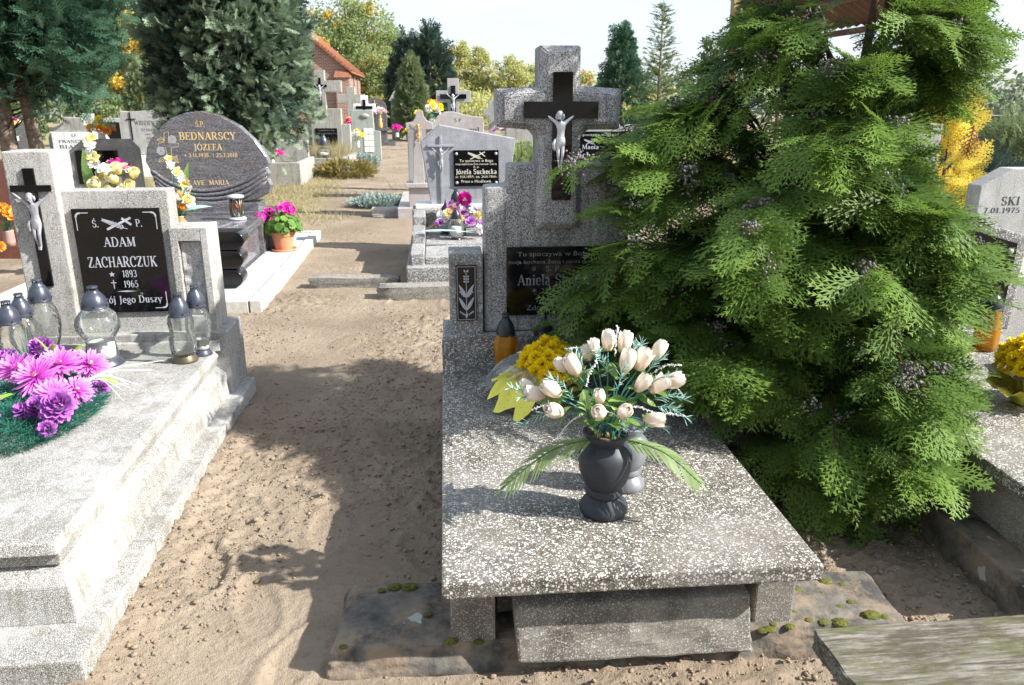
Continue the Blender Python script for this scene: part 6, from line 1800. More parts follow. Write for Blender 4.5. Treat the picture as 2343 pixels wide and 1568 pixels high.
def rose_mesh(seed, opening, mat):
    r = random.Random(seed)
    V, F, A = [], [], []
    nu, nv = 7, 6
    specs = [(3, .52, .95, .0), (4, .82, 1.0, opening * .35), (3, 1.0, .96, opening)]
    for li, (n, rk, hk, fl) in enumerate(specs):
        ph = r.uniform(0, 6.28)
        for k in range(n):
            a0 = ph + 2 * PI * k / n
            span = R(150 if li < 2 else 135)
            tw = r.uniform(.0, .25)
            b = len(V)
            for j in range(nv):
                v = j / (nv - 1)
                for i in range(nu):
                    u = i / (nu - 1) * 2 - 1
                    prof = math.sin(PI * (.12 + (.86, .80, .70)[li] * v)) ** .75
                    rad = .022 * rk * prof * (1 + .10 * (u + 1) * (.5 if li else 1)) + .016 * fl * max(0, v - .55) ** 1.4 * 4
                    h = .062 * hk * (v * (1 - .16 * u * u * v)) - .010 * fl * max(0, v - .7) * 3
                    a = a0 + u * span / 2 + tw * v
                    V.append((rad * math.cos(a), rad * math.sin(a), h)); A.append(min(1, max(0, .25 + .9 * v - .25 * (li == 0) + r.uniform(-.06, .06))))
            for j in range(nv - 1):
                for i in range(nu - 1):
                    q = b + j * nu + i
                    F += [(q, q + 1, q + nu + 1), (q, q + nu + 1, q + nu)]
    k = len(V)
    for i in range(8):
        a = i * PI / 4
        V.append((.0085 * math.cos(a), .0085 * math.sin(a), .048)); A.append(.75)
    V.append((0, 0, .056)); A.append(.9)
    F += [(k + i, k + (i + 1) % 8, k + 8) for i in range(8)]
    return np_mesh('rose', np.array(V), np.array(F), mat, 'MESH', np.array(A), True)

def leaf_mesh(name, W, mat, fold=.15, bend=.3, serr=0, seed=0):
    r = random.Random(seed)
    V, F, A = [], [], []
    n = 7
    for i in range(n + 1):
        t = i / n
        w = W * math.sin(PI * t ** .8) ** .9 * (1 + serr * (1 if i % 2 else -1)) if 0 < i < n else .004
        z = -bend * t * t
        V += [(t, -w / 2, z + fold * w), (t, 0, z), (t, w / 2, z + fold * w)]
        A += [.35 + .4 * t] * 3
    for i in range(n):
        for j in range(2):
            q = i * 3 + j
            F += [(q, q + 1, q + 4), (q, q + 4, q + 3)]
    return np_mesh(name, np.array(V), np.array(F), mat, 'MESH', np.array(A), True)

def aim(d, roll=0.0):
    """euler turning +Z to d"""
    q = Vector(d).normalized().to_track_quat('Z', 'Y')
    return (q @ Euler((0, 0, roll)).to_quaternion()).to_euler()
def aimx(d, up=(0, 0, 1)):
    m = frames(np.array([d], dtype=float), np.array([up], dtype=float))[0]
    return Matrix(m.tolist()).to_euler()

def strip_leaf(V, F, A, p0, d, up, L, W, droop, n=4, va=.4):
    d = Vector(d).normalized(); up = Vector(up); s = d.cross(up).normalized()
    b = len(V)
    for i in range(n + 1):
        t = i / n
        w = W * (.45 + .55 * math.sin(PI * min(1, t * 1.15))) * (1 - t ** 3)
        c = Vector(p0) + d * L * t + Vector((0, 0, -droop * L * t * t))
        V += [tuple(c - s * w / 2), tuple(c + s * w / 2)]; A += [va + .25 * t] * 2
    for i in range(n):
        q = b + i * 2
        F += [(q, q + 1, q + 3), (q, q + 3, q + 2)]

# ------------------------------------------------------------------ grave lanterns
def ring_wob(k, amp):
    return lambda a, z: 1 + amp * math.cos(k * a)
DOME = [(.0, .0), (1.0, .0), (1.03, .06), (1.0, .12), (.97, .30), (.97, .34), (.93, .50), (.80, .80), (.60, 1.05), (.44, 1.18), (.42, 1.30)]
def lantern(name, label, loc, rg, zlid, glass_prof, lid_r, lid_h, lidmat, glassmat, base_r, base_h, basemat=None, spire=False, candle=.35, group=None, square=False, candle_mat=None):
    e = empty(name, loc, random.uniform(0, 90), label, 'lantern', group or 'lanterns standing on the graves')
    wob = (lambda a, z: 1 + .10 * math.cos(4 * a)) if square else (lambda a, z: 1 + .018 * math.cos(9 * a))
    rg *= 1.07
    G().lathe([(r * rg, z) for r, z in glass_prof], 36, (0, 0, 0), 1, 1, False, wob).build('glass_body', glassmat, e, 0, True)
    if base_h:
        G().lathe([(.0, 0), (base_r, 0), (base_r * .99, base_h * .25), (base_r * .80, base_h * .75), (base_r * .76, base_h), (0, base_h)], 28).build('base', basemat or lidmat, e, 0, True)
    lid = auto_smooth(G().lathe([(r * lid_r, zlid + z * lid_h * .77) for r, z in DOME], 28).build('lid', lidmat, e, 0, True), 40)
    zt = zlid + 1.30 * lid_h * .77
    if spire:
        G().lathe([(lid_r * .44, zt - .004), (lid_r * .22, zt + .02), (lid_r * .08, zt + .05), (.0, zt + .062)], 14).build('spire', lidmat, lid, 0, True)
    else:
        g = G()
        for k in range(4):
            a = k * PI / 2 + .4
            g.tube([(lid_r * .36 * math.cos(a), lid_r * .36 * math.sin(a), zt - .004), (lid_r * .36 * math.cos(a), lid_r * .36 * math.sin(a), zt + .012)], .003, 5)
        g.lathe([(.0, zt + .012), (lid_r * .43, zt + .011), (lid_r * .40, zt + .018), (.0, zt + .019)], 16)
        g.build('cap', lidmat, lid, 0, False)
    g = G()
    for k in range(6):
        a = k * PI / 3
        g.box(-.004, .004, -.0015, .0015, -.004, .004)
        n0 = len(g.v) - 8
        for q in range(n0, n0 + 8):
            x, y, z = g.v[q]
            rr_ = lid_r * 1.0 + .0005 + y
            g.v[q] = (rr_ * math.cos(a) - x * math.sin(a), rr_ * math.sin(a) + x * math.cos(a), zlid + lid_h * .17 + z)
    g.build('vent_holes', M_LIDB, lid)
    if candle:
        r_ = rg * .62
        G().lathe([(0, base_h + .004), (r_, base_h + .004), (r_, base_h + zlid * candle), (r_ * .8, base_h + zlid * candle + .004), (0, base_h + zlid * candle)], 18).build('candle', candle_mat or M_WAX, e, 0, True)
    return e
LTM = Matrix.Translation((-1.182, 1.793, 0)) @ Matrix.Rotation(R(6.2), 4, 'Z')
MTM = Matrix.Translation((-.187, 1.794, 0)) @ Matrix.Rotation(R(4.8), 4, 'Z')
BTM = Matrix.Translation((-1.93, 5.83, 0)) @ Matrix.Rotation(R(5.7), 4, 'Z')
STM = Matrix.Translation((-.898, 6.525, 0)) @ Matrix.Rotation(R(5.5), 4, 'Z')
def LL(x, y, z): return tuple(LTM @ Vector((x, y, z)))
def MM(x, y, z): return tuple(MTM @ Vector((x, y, z)))
def BB(x, y, z): return tuple(BTM @ Vector((x, y, z)))
def SS(x, y, z): return tuple(STM @ Vector((x, y, z)))
BULB = [(.76, .028), (.74, .05), (.66, .10), (.64, .125), (.80, .15), (.98, .18), (1.0, .205), (.94, .235), (.74, .262), (.60, .275), (.60, .285)]
JAR = [(.80, .0), (.92, .01), (1.0, .06), (.98, .11), (.86, .15), (.84, .18), (.76, .21), (.76, .22)]
GLOBE = [(.55, .03), (.62, .05), (.85, .09), (1.0, .14), (1.0, .17), (.88, .21), (.66, .235), (.6, .245)]
lantern('grave_lantern', 'largest clear glass lantern with bulging top and wide grey foot before the plaque', LL(-.612, 1.905, .322), .093, .281, BULB, .060, .088, M_LID, M_GLASS, .096, .032, candle=.28)
lantern('grave_lantern', 'clear barrel lantern on an ornate bronze ring near the side pillar', LL(-.228, 1.905, .322), .060, .229, [(r, z + .035) for r, z in [(.80, .0), (.95, .015), (1.0, .06), (.90, .11), (.88, .13), (.98, .165), (.86, .19), (.80, .197)]], .049, .098, M_LID, M_GLASS, .062, .040, M_BRONZE, candle=.0)
lantern('grave_lantern', 'clear ribbed lantern standing half behind the one on an ornate ring', LL(-.175, 2.005, .322), .058, .250, GLOBE, .046, .092, M_LID, M_GLASS, .052, .028, candle=.2)
lantern('grave_lantern', 'nearest of three clear lanterns by the cross pillar, its lid cap rusty', LL(-.950, 1.79, .322), .066, .247, [(r, z + .01) for r, z in [(.80, .0), (.95, .02), (1.0, .09), (1.0, .16), (.92, .20), (.70, .228), (.68, .237)]], .050, .088, M_LID, M_GLASS, .05, .01, candle=.0)
lantern('grave_lantern', 'middle of three clear lanterns by the cross pillar', LL(-.945, 1.90, .322), .064, .252, GLOBE, .049, .092, M_LID, M_GLASS, .052, .028, candle=.0)
lantern('grave_lantern', 'rearmost and tallest of three clear lanterns by the cross pillar', LL(-.902, 2.005, .322), .068, .298, [(r, z * 1.22) for r, z in GLOBE], .052, .092, M_LID, M_GLASS, .056, .030, candle=.0)
lantern('grave_lantern', 'amber glass lantern with black lid before the small pillar', MM(.293, 1.585, .322), .049, .214, [(.98, .0), (1.03, .02), (.90, .07), (.98, .12), (1.05, .17), (.98, .195), (.80, .21), (.78, .22)], .043, .080, M_LIDB, M_AMBER, .0, .0, candle=.0, square=True)
lantern('grave_lantern', 'clear lantern with black spired lid below the black plaque', MM(.470, 1.60, .322), .054, .205, [(.9, .0), (1.0, .03), (1.0, .14), (.95, .18), (.8, .2), (.78, .21)], .048, .060, M_LIDB, M_GLASS, .0, .0, spire=True, candle=.0)
SGL = [(.7, .02), (.85, .05), (1.0, .10), (.95, .15), (.75, .19), (.62, .20)]
lantern('grave_lantern', 'round clear lantern with dark lid nearest on the stepped grave', SS(.455, 1.02, .26), .075, .20, SGL, .048, .085, M_LIDB, M_GLASS, .06, .02, candle=.5)
lantern('grave_lantern', 'lantern with pointed dark lid among flowers on the stepped grave', SS(.36, 1.36, .26), .07, .22, SGL, .05, .07, M_LIDB, M_GLASS, .06, .02, spire=True, candle=.3)
lantern('grave_lantern', 'large ribbed reddish glass lantern at the back of the stepped grave', SS(.475, 1.60, .26), .115, .285, [(r, z * 1.4) for r, z in SGL], .06, .115, M_LIDB, glass('pinkish ribbed glass', (.85, .66, .62), .15), .08, .02, candle=.3)
lantern('grave_lantern', 'big dark domed lantern on the overgrown concrete grave', (-4.10, 17.5, .37), .16, .26, SGL, .1, .2, M_LID, M_GLASS, .12, .02, candle=.3)
lantern('grave_lantern', 'slim white patterned lantern on the corner of the overgrown grave', (-4.83, 17.4, .37), .09, .40, [(r, z * 2) for r, z in SGL], .075, .17, M_LID, glass('white patterned glass', (.9, .9, .9), .6), .1, .04, candle=.3)
lantern('grave_lantern', 'amber lantern half hidden in foliage beside the slanted plaque', (2.36, 3.72, .362), .055, .21, JAR, .05, .08, M_LIDB, M_AMBER, .0, .0, candle=.0)
# bronze lantern with oval window on the granite slab
BL = empty('bronze_lantern', BB(-.585, 1.95, .432), 8, 'bronze lantern with oval windows and red candle on the granite slab', 'lantern')
G().lathe([(0, 0), (.085, 0), (.088, .012), (.08, .022), (.07, .026), (0, .026)], 24).build('base', M_SILVER, BL, 0, True)
for k in range(4):
    a = R(45 + 90 * k)
    G().tube([(.058 * math.cos(a), .058 * math.sin(a), .022), (.060 * math.cos(a), .060 * math.sin(a), .10), (.062 * math.cos(a), .062 * math.sin(a), .215)], .009, 6).build('corner_bar', M_BRONZE, BL, 0, True)
    b = R(-90 + 90 * k)
    pts = [(.055 * math.cos(b) - .030 * math.cos(t) * math.sin(b), .055 * math.sin(b) + .030 * math.cos(t) * math.cos(b), .118 + .075 * math.sin(t)) for t in [i * PI / 9 for i in range(19)]]
    G().tube(pts, .006, 6, False).build('window_ring', M_BRONZE, BL, 0, True)
G().lathe([(.052, .024), (.052, .212)], 20, cap=False).build('glass_body', M_GLASS, BL, 0, True)
G().lathe([(0, .03), (.034, .03), (.034, .10), (0, .10)], 14).build('candle', M_WAX, BL, 0, True)
G().lathe([(.03, .10), (.028, .12), (.012, .15), (.0, .165)], 12).build('flame_cup', M_REDW, BL, 0, True)
lid = G().lathe([(0, .21), (.078, .21), (.085, .222), (.078, .236), (.03, .245), (.0, .248)], 24).build('lid', M_SILVER, BL, 0, True)
G().box(-.004, .004, -.004, .004, .246, .305).box(-.016, .016, -.0035, .0035, .278, .287).build('finial_cross', M_BRONZE, lid)

# ------------------------------------------------------------------ charcoal vase with the cream rose bouquet
VB = Vector((.286, 2.181, .322))
vp = [(0, 0), (.068, 0), (.076, .010), (.075, .028), (.062, .046), (.052, .060), (.058, .068), (.061, .078), (.055, .090), (.069, .112), (.080, .150), (.0835, .185), (.081, .205), (.068, .222), (.056, .234), (.057, .244), (.069, .258), (.072, .270), (.066, .274), (.056, .262), (.05, .235), (.0, .235)]
o = auto_smooth(G().lathe(vp, 48).build('charcoal_vase', M_VASE, None, 0, True, loc=VB), 50)
tag(o, 'charcoal grey urn shaped vase on the near terrazzo slab', 'vase')
o = G().lathe([(.0, 0), (.056, 0), (.052, .006), (.03, .008), (0, .01)], 20).build('foam', plain('brown floral foam', (.36, .2, .09), .9, .1, 0, .3, 90, .5), None, 0, True, loc=VB + Vector((.0, 0, .2405)))
tag(o, 'brown floral foam filling the mouth of the charcoal vase', 'foam')
o = auto_smooth(G().lathe([(r * .78, z * .82) for r, z in vp], 36).build('silver_vase', plain('silvery plastic vase', (.27, .28, .31), .3, .5, .5), None, 0, True, loc=MM(.612, .50, .322)), 50)
tag(o, 'smaller silvery vase standing behind the charcoal vase', 'vase')
BQ = empty('rose_bouquet', VB, 0, 'artificial bouquet of cream rose buds with palm leaves in the charcoal vase', 'bouquet')
RO = [rose_mesh(i, op, M_ROSE) for i, op in enumerate((.15, .35, .6, .25))]
roses = [(0.001, 0.05, 0.543), (0.052, 0.06, 0.533), (-0.044, 0.03, 0.54), (-0.062, 0.06, 0.508), (0.149, 0.03, 0.518), (0.049, -0.02, 0.499), (0.098, 0.0, 0.496), (-0.106, -0.02, 0.485), (-0.145, 0.0, 0.487), (0.093, -0.05, 0.445), (0.141, -0.04, 0.435), (0.187, -0.01, 0.437), (-0.169, -0.04, 0.421), (-0.218, -0.02, 0.4), (-0.161, -0.08, 0.37), (-0.038, -0.11, 0.378), (0.035, -0.11, 0.38), (0.126, -0.08, 0.343), (-0.032, -0.06, 0.411), (-0.247, 0.02, 0.417)]
mouth = Vector((0, 0, .25))
rr = random.Random(21)
calyx = leaf_mesh('calyx_leaf', .34, M_ALEAF, .2, .35)
rl = leaf_mesh('leaf', .42, M_ALEAF, .18, .3, .06)
stems = G()
for k, p in enumerate(roses):
    p = Vector(p)
    d = (p - mouth - Vector((0, 0, .03))).normalized()
    if k in (15, 16, 14):
        d = (d + Vector((0, -.35, .1))).normalized()
    if k in (17, 11, 13):
        d = (d + Vector((.45 if p.x > 0 else -.45, -.2, -.15))).normalized()
    s = rr.uniform(.98, 1.16) * (.72 if k in (2, 3, 18, 19, 8) else 1)
    b = p - d * .03
    o = link_mesh('rose', RO[0 if k in (14, 15, 16, 18) else k % 4], M_ROSE, BQ, b, aim(d, rr.uniform(0, 6)), (s * .9, s * .9, s * rr.uniform(1.0, 1.12)))
    for q in range(4):
        a = q * PI / 2 + rr.uniform(-.3, .3)
        side = d.orthogonal().normalized()
        side.rotate(Matrix.Rotation(a, 3, d))
        link_mesh('calyx_leaf', calyx, M_ALEAF, BQ, b - d * .004, aimx(d * .55 + side * .8, d), rr.uniform(.025, .045))
    stems.tube(bez([mouth + Vector((rr.uniform(-.03, .03), rr.uniform(-.03, .03), -.02)), mouth * .55 + b * .45 + Vector((0, 0, .035)), b], 8), .0022, 5)
    if k < 14:
        for q in range(2):
            t = rr.uniform(.35, .8)
            c = mouth * (1 - t) + b * t + Vector((0, 0, .02))
            dd = Vector((rr.uniform(-1, 1), rr.uniform(-1, .3), rr.uniform(-.2, .7)))
            link_mesh('leaf', rl, M_ALEAF, BQ, c, aimx(dd, (rr.uniform(-.4, .4), rr.uniform(-.6, 0), 1)), rr.uniform(.045, .075))
stems.build('stems', M_STEM, BQ, 0, True)
for q in range(12):                                        # leaves round the mouth of the vase
    a = q * PI / 6 + rr.uniform(-.2, .2)
    link_mesh('leaf', rl, M_ALEAF, BQ, mouth + Vector((.03 * math.cos(a), .03 * math.sin(a), .02 + rr.uniform(0, .10))), aimx((math.cos(a), math.sin(a), rr.uniform(-.2, .9))), rr.uniform(.06, .10))
def palm(p0, p1, p2, wmax, n=13):
    path = bez([p0, p1, p2], 20)
    V, F, A = [], [], []
    up = Vector((0, -.45, 1))
    for i in range(n):
        t = .10 + .9 * i / n
        k = int(t * 20)
        tg = (path[min(k + 1, 20)] - path[max(k - 1, 0)]).normalized()
        s = tg.cross(up).normalized()
        for sd in (1, -1):
            ln = wmax * (math.sin(PI * (.22 + .62 * t)) ** .9)
            strip_leaf(V, F, A, path[k], tg * 1.0 + s * sd * .62, up, ln, .0105, .30, 4, .15 + .5 * rr.random())
    strip_leaf(V, F, A, path[19], path[20] - path[17], up, wmax * .6, .012, .1)
    o = np_mesh('palm_leaf', np.array(V), np.array(F), M_PALM, BQ, np.array(A))
    G().tube(path, [.0028] * 20 + [.001], 5).build('midrib', M_PALM, o, 0, True)
palm((-.02, -.03, .265), (-.17, -.075, .242), (-.318, -.11, .135), .082, 15)
palm((.03, -.03, .265), (.16, -.075, .238), (.275, -.10, .145), .078, 15)
palm((-.02, -.03, .27), (-.06, -.09, .34), (-.08, -.11, .42), .07, 8)
def sprig(p, d, L, mat, name, kind):
    V, F, A = [], [], []
    d = Vector(d).normalized()
    path = bez([Vector(p), Vector(p) + d * L * .5 + Vector((0, 0, .01)), Vector(p) + d * L + Vector((0, 0, -.08 * L))], 12)
    for k in range(1, 13):
        for q in range(3 if kind == 'mint' else 4):
            sd = Vector((rr.uniform(-1, 1), rr.uniform(-1, 1), rr.uniform(-1, 1))).normalized()
            if kind == 'mint':
                strip_leaf(V, F, A, path[k], d * .9 + sd * .8, sd.cross(d), .030 * rr.uniform(.7, 1.3), .0032, .1, 2, rr.uniform(0, .8))
            else:
                strip_leaf(V, F, A, path[k], sd, d, .0075, .006, 0, 2, rr.uniform(.2, .8))
    o = np_mesh(name, np.array(V), np.array(F), mat, BQ, np.array(A))
    G().tube(path, .0012, 4).build('sprig_stem', M_STEM if kind == 'mint' else M_WSPR, o, 0, True)
for p, d in (((.0, .0, .44), (-.4, -.2, 1)), ((.05, 0, .46), (.25, -.1, 1)), ((.10, 0, .44), (.6, -.1, .8)), ((-.10, -.02, .38), (-.7, -.2, .8)), ((-.16, -.02, .36), (-1, -.2, .45)), ((.13, -.02, .38), (1, -.1, .15)), ((.14, -.02, .36), (1, -.1, -.25)), ((-.15, -.02, .34), (-1, -.1, -.25)), ((.02, -.05, .42), (.1, -.4, .8)), ((.03, -.03, .27), (.1, -.6, .5)), ((.07, -.03, .28), (.8, -.3, .4)), ((-.06, 0, .44), (-.5, 0, .9)), ((.07, .02, .46), (.3, 0, 1)), ((-.2, 0, .36), (-.8, -.2, .6)), ((.10, -.04, .42), (.5, -.4, .5))):
    sprig(p, d, rr.uniform(.09, .13), M_MINT, 'mint_sprig', 'mint')
for p, d in (((.02, .03, .50), (.05, 0, 1)), ((-.03, .03, .50), (-1, 0, .35)), ((.12, .0, .45), (1, 0, .45)), ((.14, 0, .45), (.8, 0, -.5)), ((-.08, -.08, .36), (-.8, -.3, -.6)), ((-.06, -.09, .37), (1, -.3, -.05)), ((.02, -.10, .38), (1, -.2, .1)), ((.12, -.07, .34), (1, -.1, .2)), ((-.07, -.02, .42), (.3, -.2, 1)), ((-.13, -.05, .36), (-1, -.2, .2))):
    sprig(p, d, .10, M_WSPR, 'white_sprig', 'white')

# ------------------------------------------------------------------ potted golden chrysanthemum, wrapped
def pom_layers(r, ln, wd, n0, el0=-35, el1=82, k=8, cup=.35, curl=25):
    out = []
    for q in range(k):
        el = el0 + (el1 - el0) * q / (k - 1)
        out.append((max(4, int(n0 * math.cos(R(el)))), r * math.cos(R(el)), r * math.sin(R(el)), ln, wd, el - 8, curl, cup))
    return out
POM = flower_mesh('flower_head', pom_layers(.010, .015, .008, 16, -30, 84, 8, .15, 15), M_CHRY, 3, .2)
def chrys_pot(name, label, loc, rad, hz, nheads, foil, seed, cello=True, head=POM, hm=M_CHRY, hs=1.0, wrap_dir=(-1, -.5)):
    e = empty(name, loc, 0, label, 'potted flowers')
    r = random.Random(seed)
    G().lathe([(0, 0), (.05, 0), (.065, .10), (.06, .10), (.055, .09), (0, .09)], 20).build('pot', M_POTB, e, 0, True)
    g = G()
    for k in range(40):
        a = r.uniform(0, 6.28); q = r.uniform(0, 1) ** .5
        g.tube([(0, 0, .08), (rad * .5 * q * math.cos(a), rad * .5 * q * math.sin(a), hz * .6), (rad * q * math.cos(a), rad * q * math.sin(a), hz * .9)], .0018, 4)
    g.build('stems', M_ALEAF, e)
    n = 700
    rg = np.random.default_rng(seed)
    u = rg.normal(size=(n, 3)); u[:, 2] = np.abs(u[:, 2]); u /= np.linalg.norm(u, axis=1, keepdims=True)
    p = u * np.array([rad * .85, rad * .85, hz * .42]) * rg.uniform(.5, 1, (n, 1)) + np.array([0, 0, hz * .52])
    v, f, a = scatter(LEAF, p, frames(rnd_unit(n), rnd_unit(n)), rg.uniform(.02, .04, n), rg.uniform(0, .7, n))
    o = np_mesh('leaves', v, f, M_GERA, e, a); o['kind'] = 'stuff'
    ga = PI * (3 - 5 ** .5)
    for k in range(nheads):
        t = (k + .5) / nheads
        z = 1 - t * 1.02
        q = math.sqrt(max(0, 1 - z * z)); a = k * ga
        d = Vector((q * math.cos(a), q * math.sin(a), z))
        p = Vector((d.x * rad, d.y * rad, hz * .52 + d.z * hz * .48)) * r.uniform(.96, 1.03)
        link_mesh('flower_head', head, hm, e, p, aim(d + Vector((0, 0, .25)), r.uniform(0, 6)), hs * r.uniform(.85, 1.15))
    if foil:
        g = G()
        nn, m_ = 40, 6
        vs, fs = [], []
        for i in range(nn):
            a = 2 * PI * i / nn
            fl = 1 + .5 * max(0, math.cos(a - math.atan2(wrap_dir[1], wrap_dir[0]))) ** 2
            for j in range(m_):
                t = j / (m_ - 1)
                rr_ = (.06 + .085 * t ** 1.6 * fl) * (1 + .10 * t * math.sin(9 * a) + .05 * t * math.sin(17 * a + 1))
                vs.append((rr_ * math.cos(a), rr_ * math.sin(a), .004 + .13 * t - .035 * t * t * fl + .012 * t * math.sin(13 * a)))
        for i in range(nn):
            for j in range(m_ - 1):
                fs.append((i * m_ + j, ((i + 1) % nn) * m_ + j, ((i + 1) % nn) * m_ + j + 1, i * m_ + j + 1))
        g.add(vs, fs)
        o = g.build('yellow_wrap', foil, e, 0, True)
        # printed dots and sprigs on the wrap's flared lip
        gg = G()
        for k in range(36):
            a = math.atan2(wrap_dir[1], wrap_dir[0]) + r.uniform(-1.1, 1.1)
            i = int((a % (2 * PI)) / (2 * PI) * nn) % nn
            c = (Vector(vs[i * m_ + 4]) * .5 + Vector(vs[i * m_ + 5]) * .5) + Vector((0, 0, .002))
            gg.ball(c + Vector((r.uniform(-.01, .01), r.uniform(-.01, .01), 0)), .0022, 1, (1, 1, .4))
        gg.build('printed_dots', M_LIDB, o)
    if cello:
        vs, fs = [], []
        nn, m_ = 36, 7
        for i in range(nn):
            a = -PI * 1.15 + PI * 1.15 * i / (nn - 1) + math.atan2(wrap_dir[1], wrap_dir[0]) + PI * .55
            for j in range(m_):
                t = j / (m_ - 1)
                rr_ = (.075 + .115 * t) * (1 + .07 * math.sin(7 * a + t * 3) + .04 * math.sin(23 * a))
                vs.append((rr_ * math.cos(a), rr_ * math.sin(a), .06 + .16 * t - .07 * t * t + .012 * math.sin(11 * a)))
        for i in range(nn - 1):
            for j in range(m_ - 1):
                fs.append((i * m_ + j, (i + 1) * m_ + j, (i + 1) * m_ + j + 1, i * m_ + j + 1))
        G().add(vs, fs).build('cellophane', M_FOILC, e, 0, True)
    return e
CP = chrys_pot('chrysanthemum_pot', 'golden chrysanthemums in yellow wrap and cellophane behind the rose bouquet', MM(.455, 1.28, .322), .125, .26, 62, M_FOILY, 4, hs=1.22)
def sheet(name, mat, rows, wav, parent, n=18):
    grids = [bez(r, n) for r in rows]
    m_ = 8
    vs, fs = [], []
    for i in range(n + 1):
        col = bez([g_[i] for g_ in grids], m_ - 1)
        for j, p in enumerate(col):
            t = j / (m_ - 1)
            out_ = (p - col[0]).normalized() if j else Vector((0, 0, 0))
            vs.append(p + out_ * (.030 * math.sin(i * 1.55 + 1) + .012 * math.sin(i * 3.7)) * t ** 3 + Vector((0, 0, wav * t * math.sin(i * 1.9) + wav * .6 * math.sin(i * 4.3 + j))))
    for i in range(n):
        for j in range(m_ - 1):
            fs.append((i * m_ + j, (i + 1) * m_ + j, (i + 1) * m_ + j + 1, i * m_ + j + 1))
    G().add(vs, fs).build(name, mat, parent, 0, True)
    return vs
vs = sheet('yellow_sheet', M_FOILY, [[(-.02, .11, .17), (-.10, .03, .17), (-.09, -.06, .15), (.0, -.11, .14)], [(-.11, .10, .14), (-.17, .02, .13), (-.16, -.09, .10), (-.05, -.17, .09)], [(-.17, .07, .11), (-.235, -.02, .10), (-.22, -.13, .03), (-.10, -.22, .012)]], .012, CP)
gg = G()
for k in range(70):
    q = random.choice(vs)
    gg.ball(Vector(q) + Vector((random.uniform(-.012, .012), random.uniform(-.012, .012), .004)), .0022, 1, (1, 1, .3))
o = gg.build('printed_dots', M_LIDB, CP); o['kind'] = 'stuff'
sheet('cellophane_sheet', M_FOILC, [[(.02, .14, .19), (-.09, .10, .18), (-.11, .02, .17)], [(-.10, .17, .17), (-.19, .12, .15), (-.20, .02, .13)], [(-.20, .16, .06), (-.29, .10, .05), (-.27, .0, .04)]], .010, CP)
sheet('cellophane_sheet', M_FOILC, [[(-.02, -.11, .18), (-.09, -.06, .18), (-.11, .02, .18)], [(-.06, -.15, .15), (-.13, -.10, .17), (-.16, .0, .16)], [(-.10, -.17, .13), (-.17, -.11, .15), (-.21, .02, .14)]], .012, CP)
chrys_pot('chrysanthemum_pot', 'golden chrysanthemums in yellow wrap on the slab beyond the cypress', (2.12, 3.0, .362), .125, .27, 46, M_FOILY, 5, hs=1.2)
chrys_pot('chrysanthemum_pot', 'small yellow chrysanthemum posy before the whitish tomb lettering', (2.95, 4.55, .60), .075, .17, 18, None, 6, False, hs=.9)
o = G().box(-.5, .9, -.3, .45, -.02, .60).build('stone_ledge', M_LGREY, None, .006, loc=(2.75, 4.6, 0), rot=(0, 0, R(4)))
tag(o, 'pale stone ledge carrying a yellow posy behind the slanted stele', 'ledge')

# ------------------------------------------------------------------ wreath on the pale tomb
WR = empty('flower_wreath', LL(-.68, 1.22, .322), 6, 'purple and pink artificial flower wreath on dark green tinsel lying on the pale tomb', 'wreath')
n = 15000
rg = np.random.default_rng(77)
th = rg.uniform(0, 2 * PI, n); q = np.sqrt(rg.uniform(.0, 1, n))
cx_, cy_ = np.cos(th), np.sin(th)
p = np.stack([cx_ * q * .285, cy_ * q * .44, .010 + .075 * (1 - q ** 4) * rg.uniform(.1, 1, n) * (.4 + vnoise(cx_ * q * .285, cy_ * q * .44, 11, 4))], 1)
lm = vnoise(p[:, 0], p[:, 1], 14, 6)
d = np.stack([cx_ * q + rg.normal(0, .5, n), cy_ * q + rg.normal(0, .5, n), rg.uniform(-.1, .9, n)], 1)
tn = np.array([(0, -.035, 0), (0, .035, 0), (1, 0, 0)])
v, f, a = scatter([(tn, np.array([(0, 1, 2)]), np.array([0, 0, .25]))], p, frames(d, rnd_unit(n)), rg.uniform(.03, .06, n), lm * .6 + rg.uniform(0, .4, n))
o = np_mesh('tinsel_bed', v, f, M_TINSEL, WR, a); o['kind'] = 'stuff'
DAHL = flower_mesh('dahlia', pom_layers(.026, .032, .024, 15), M_PURP, 5, .2)
DAHS = flower_mesh('small_dahlia', pom_layers(.015, .024, .019, 10, -20, 80, 5), M_PURP, 6, .2)
STAR = flower_mesh('spider_flower', [(18, .010, -.006, .078, .013, -6, 14, .25), (18, .010, .0, .076, .013, 8, 12, .25), (16, .009, .008, .068, .012, 24, 10, .25), (14, .007, .014, .054, .011, 42, 8, .25), (9, .005, .018, .036, .009, 60, 5, .25)], M_PINKP, 7)
LB = leaf_mesh('leaf', .45, M_LIME, .12, .2, .12)
def wl(x, y, z):
    return (x + .68, y - 1.22, z - .322)
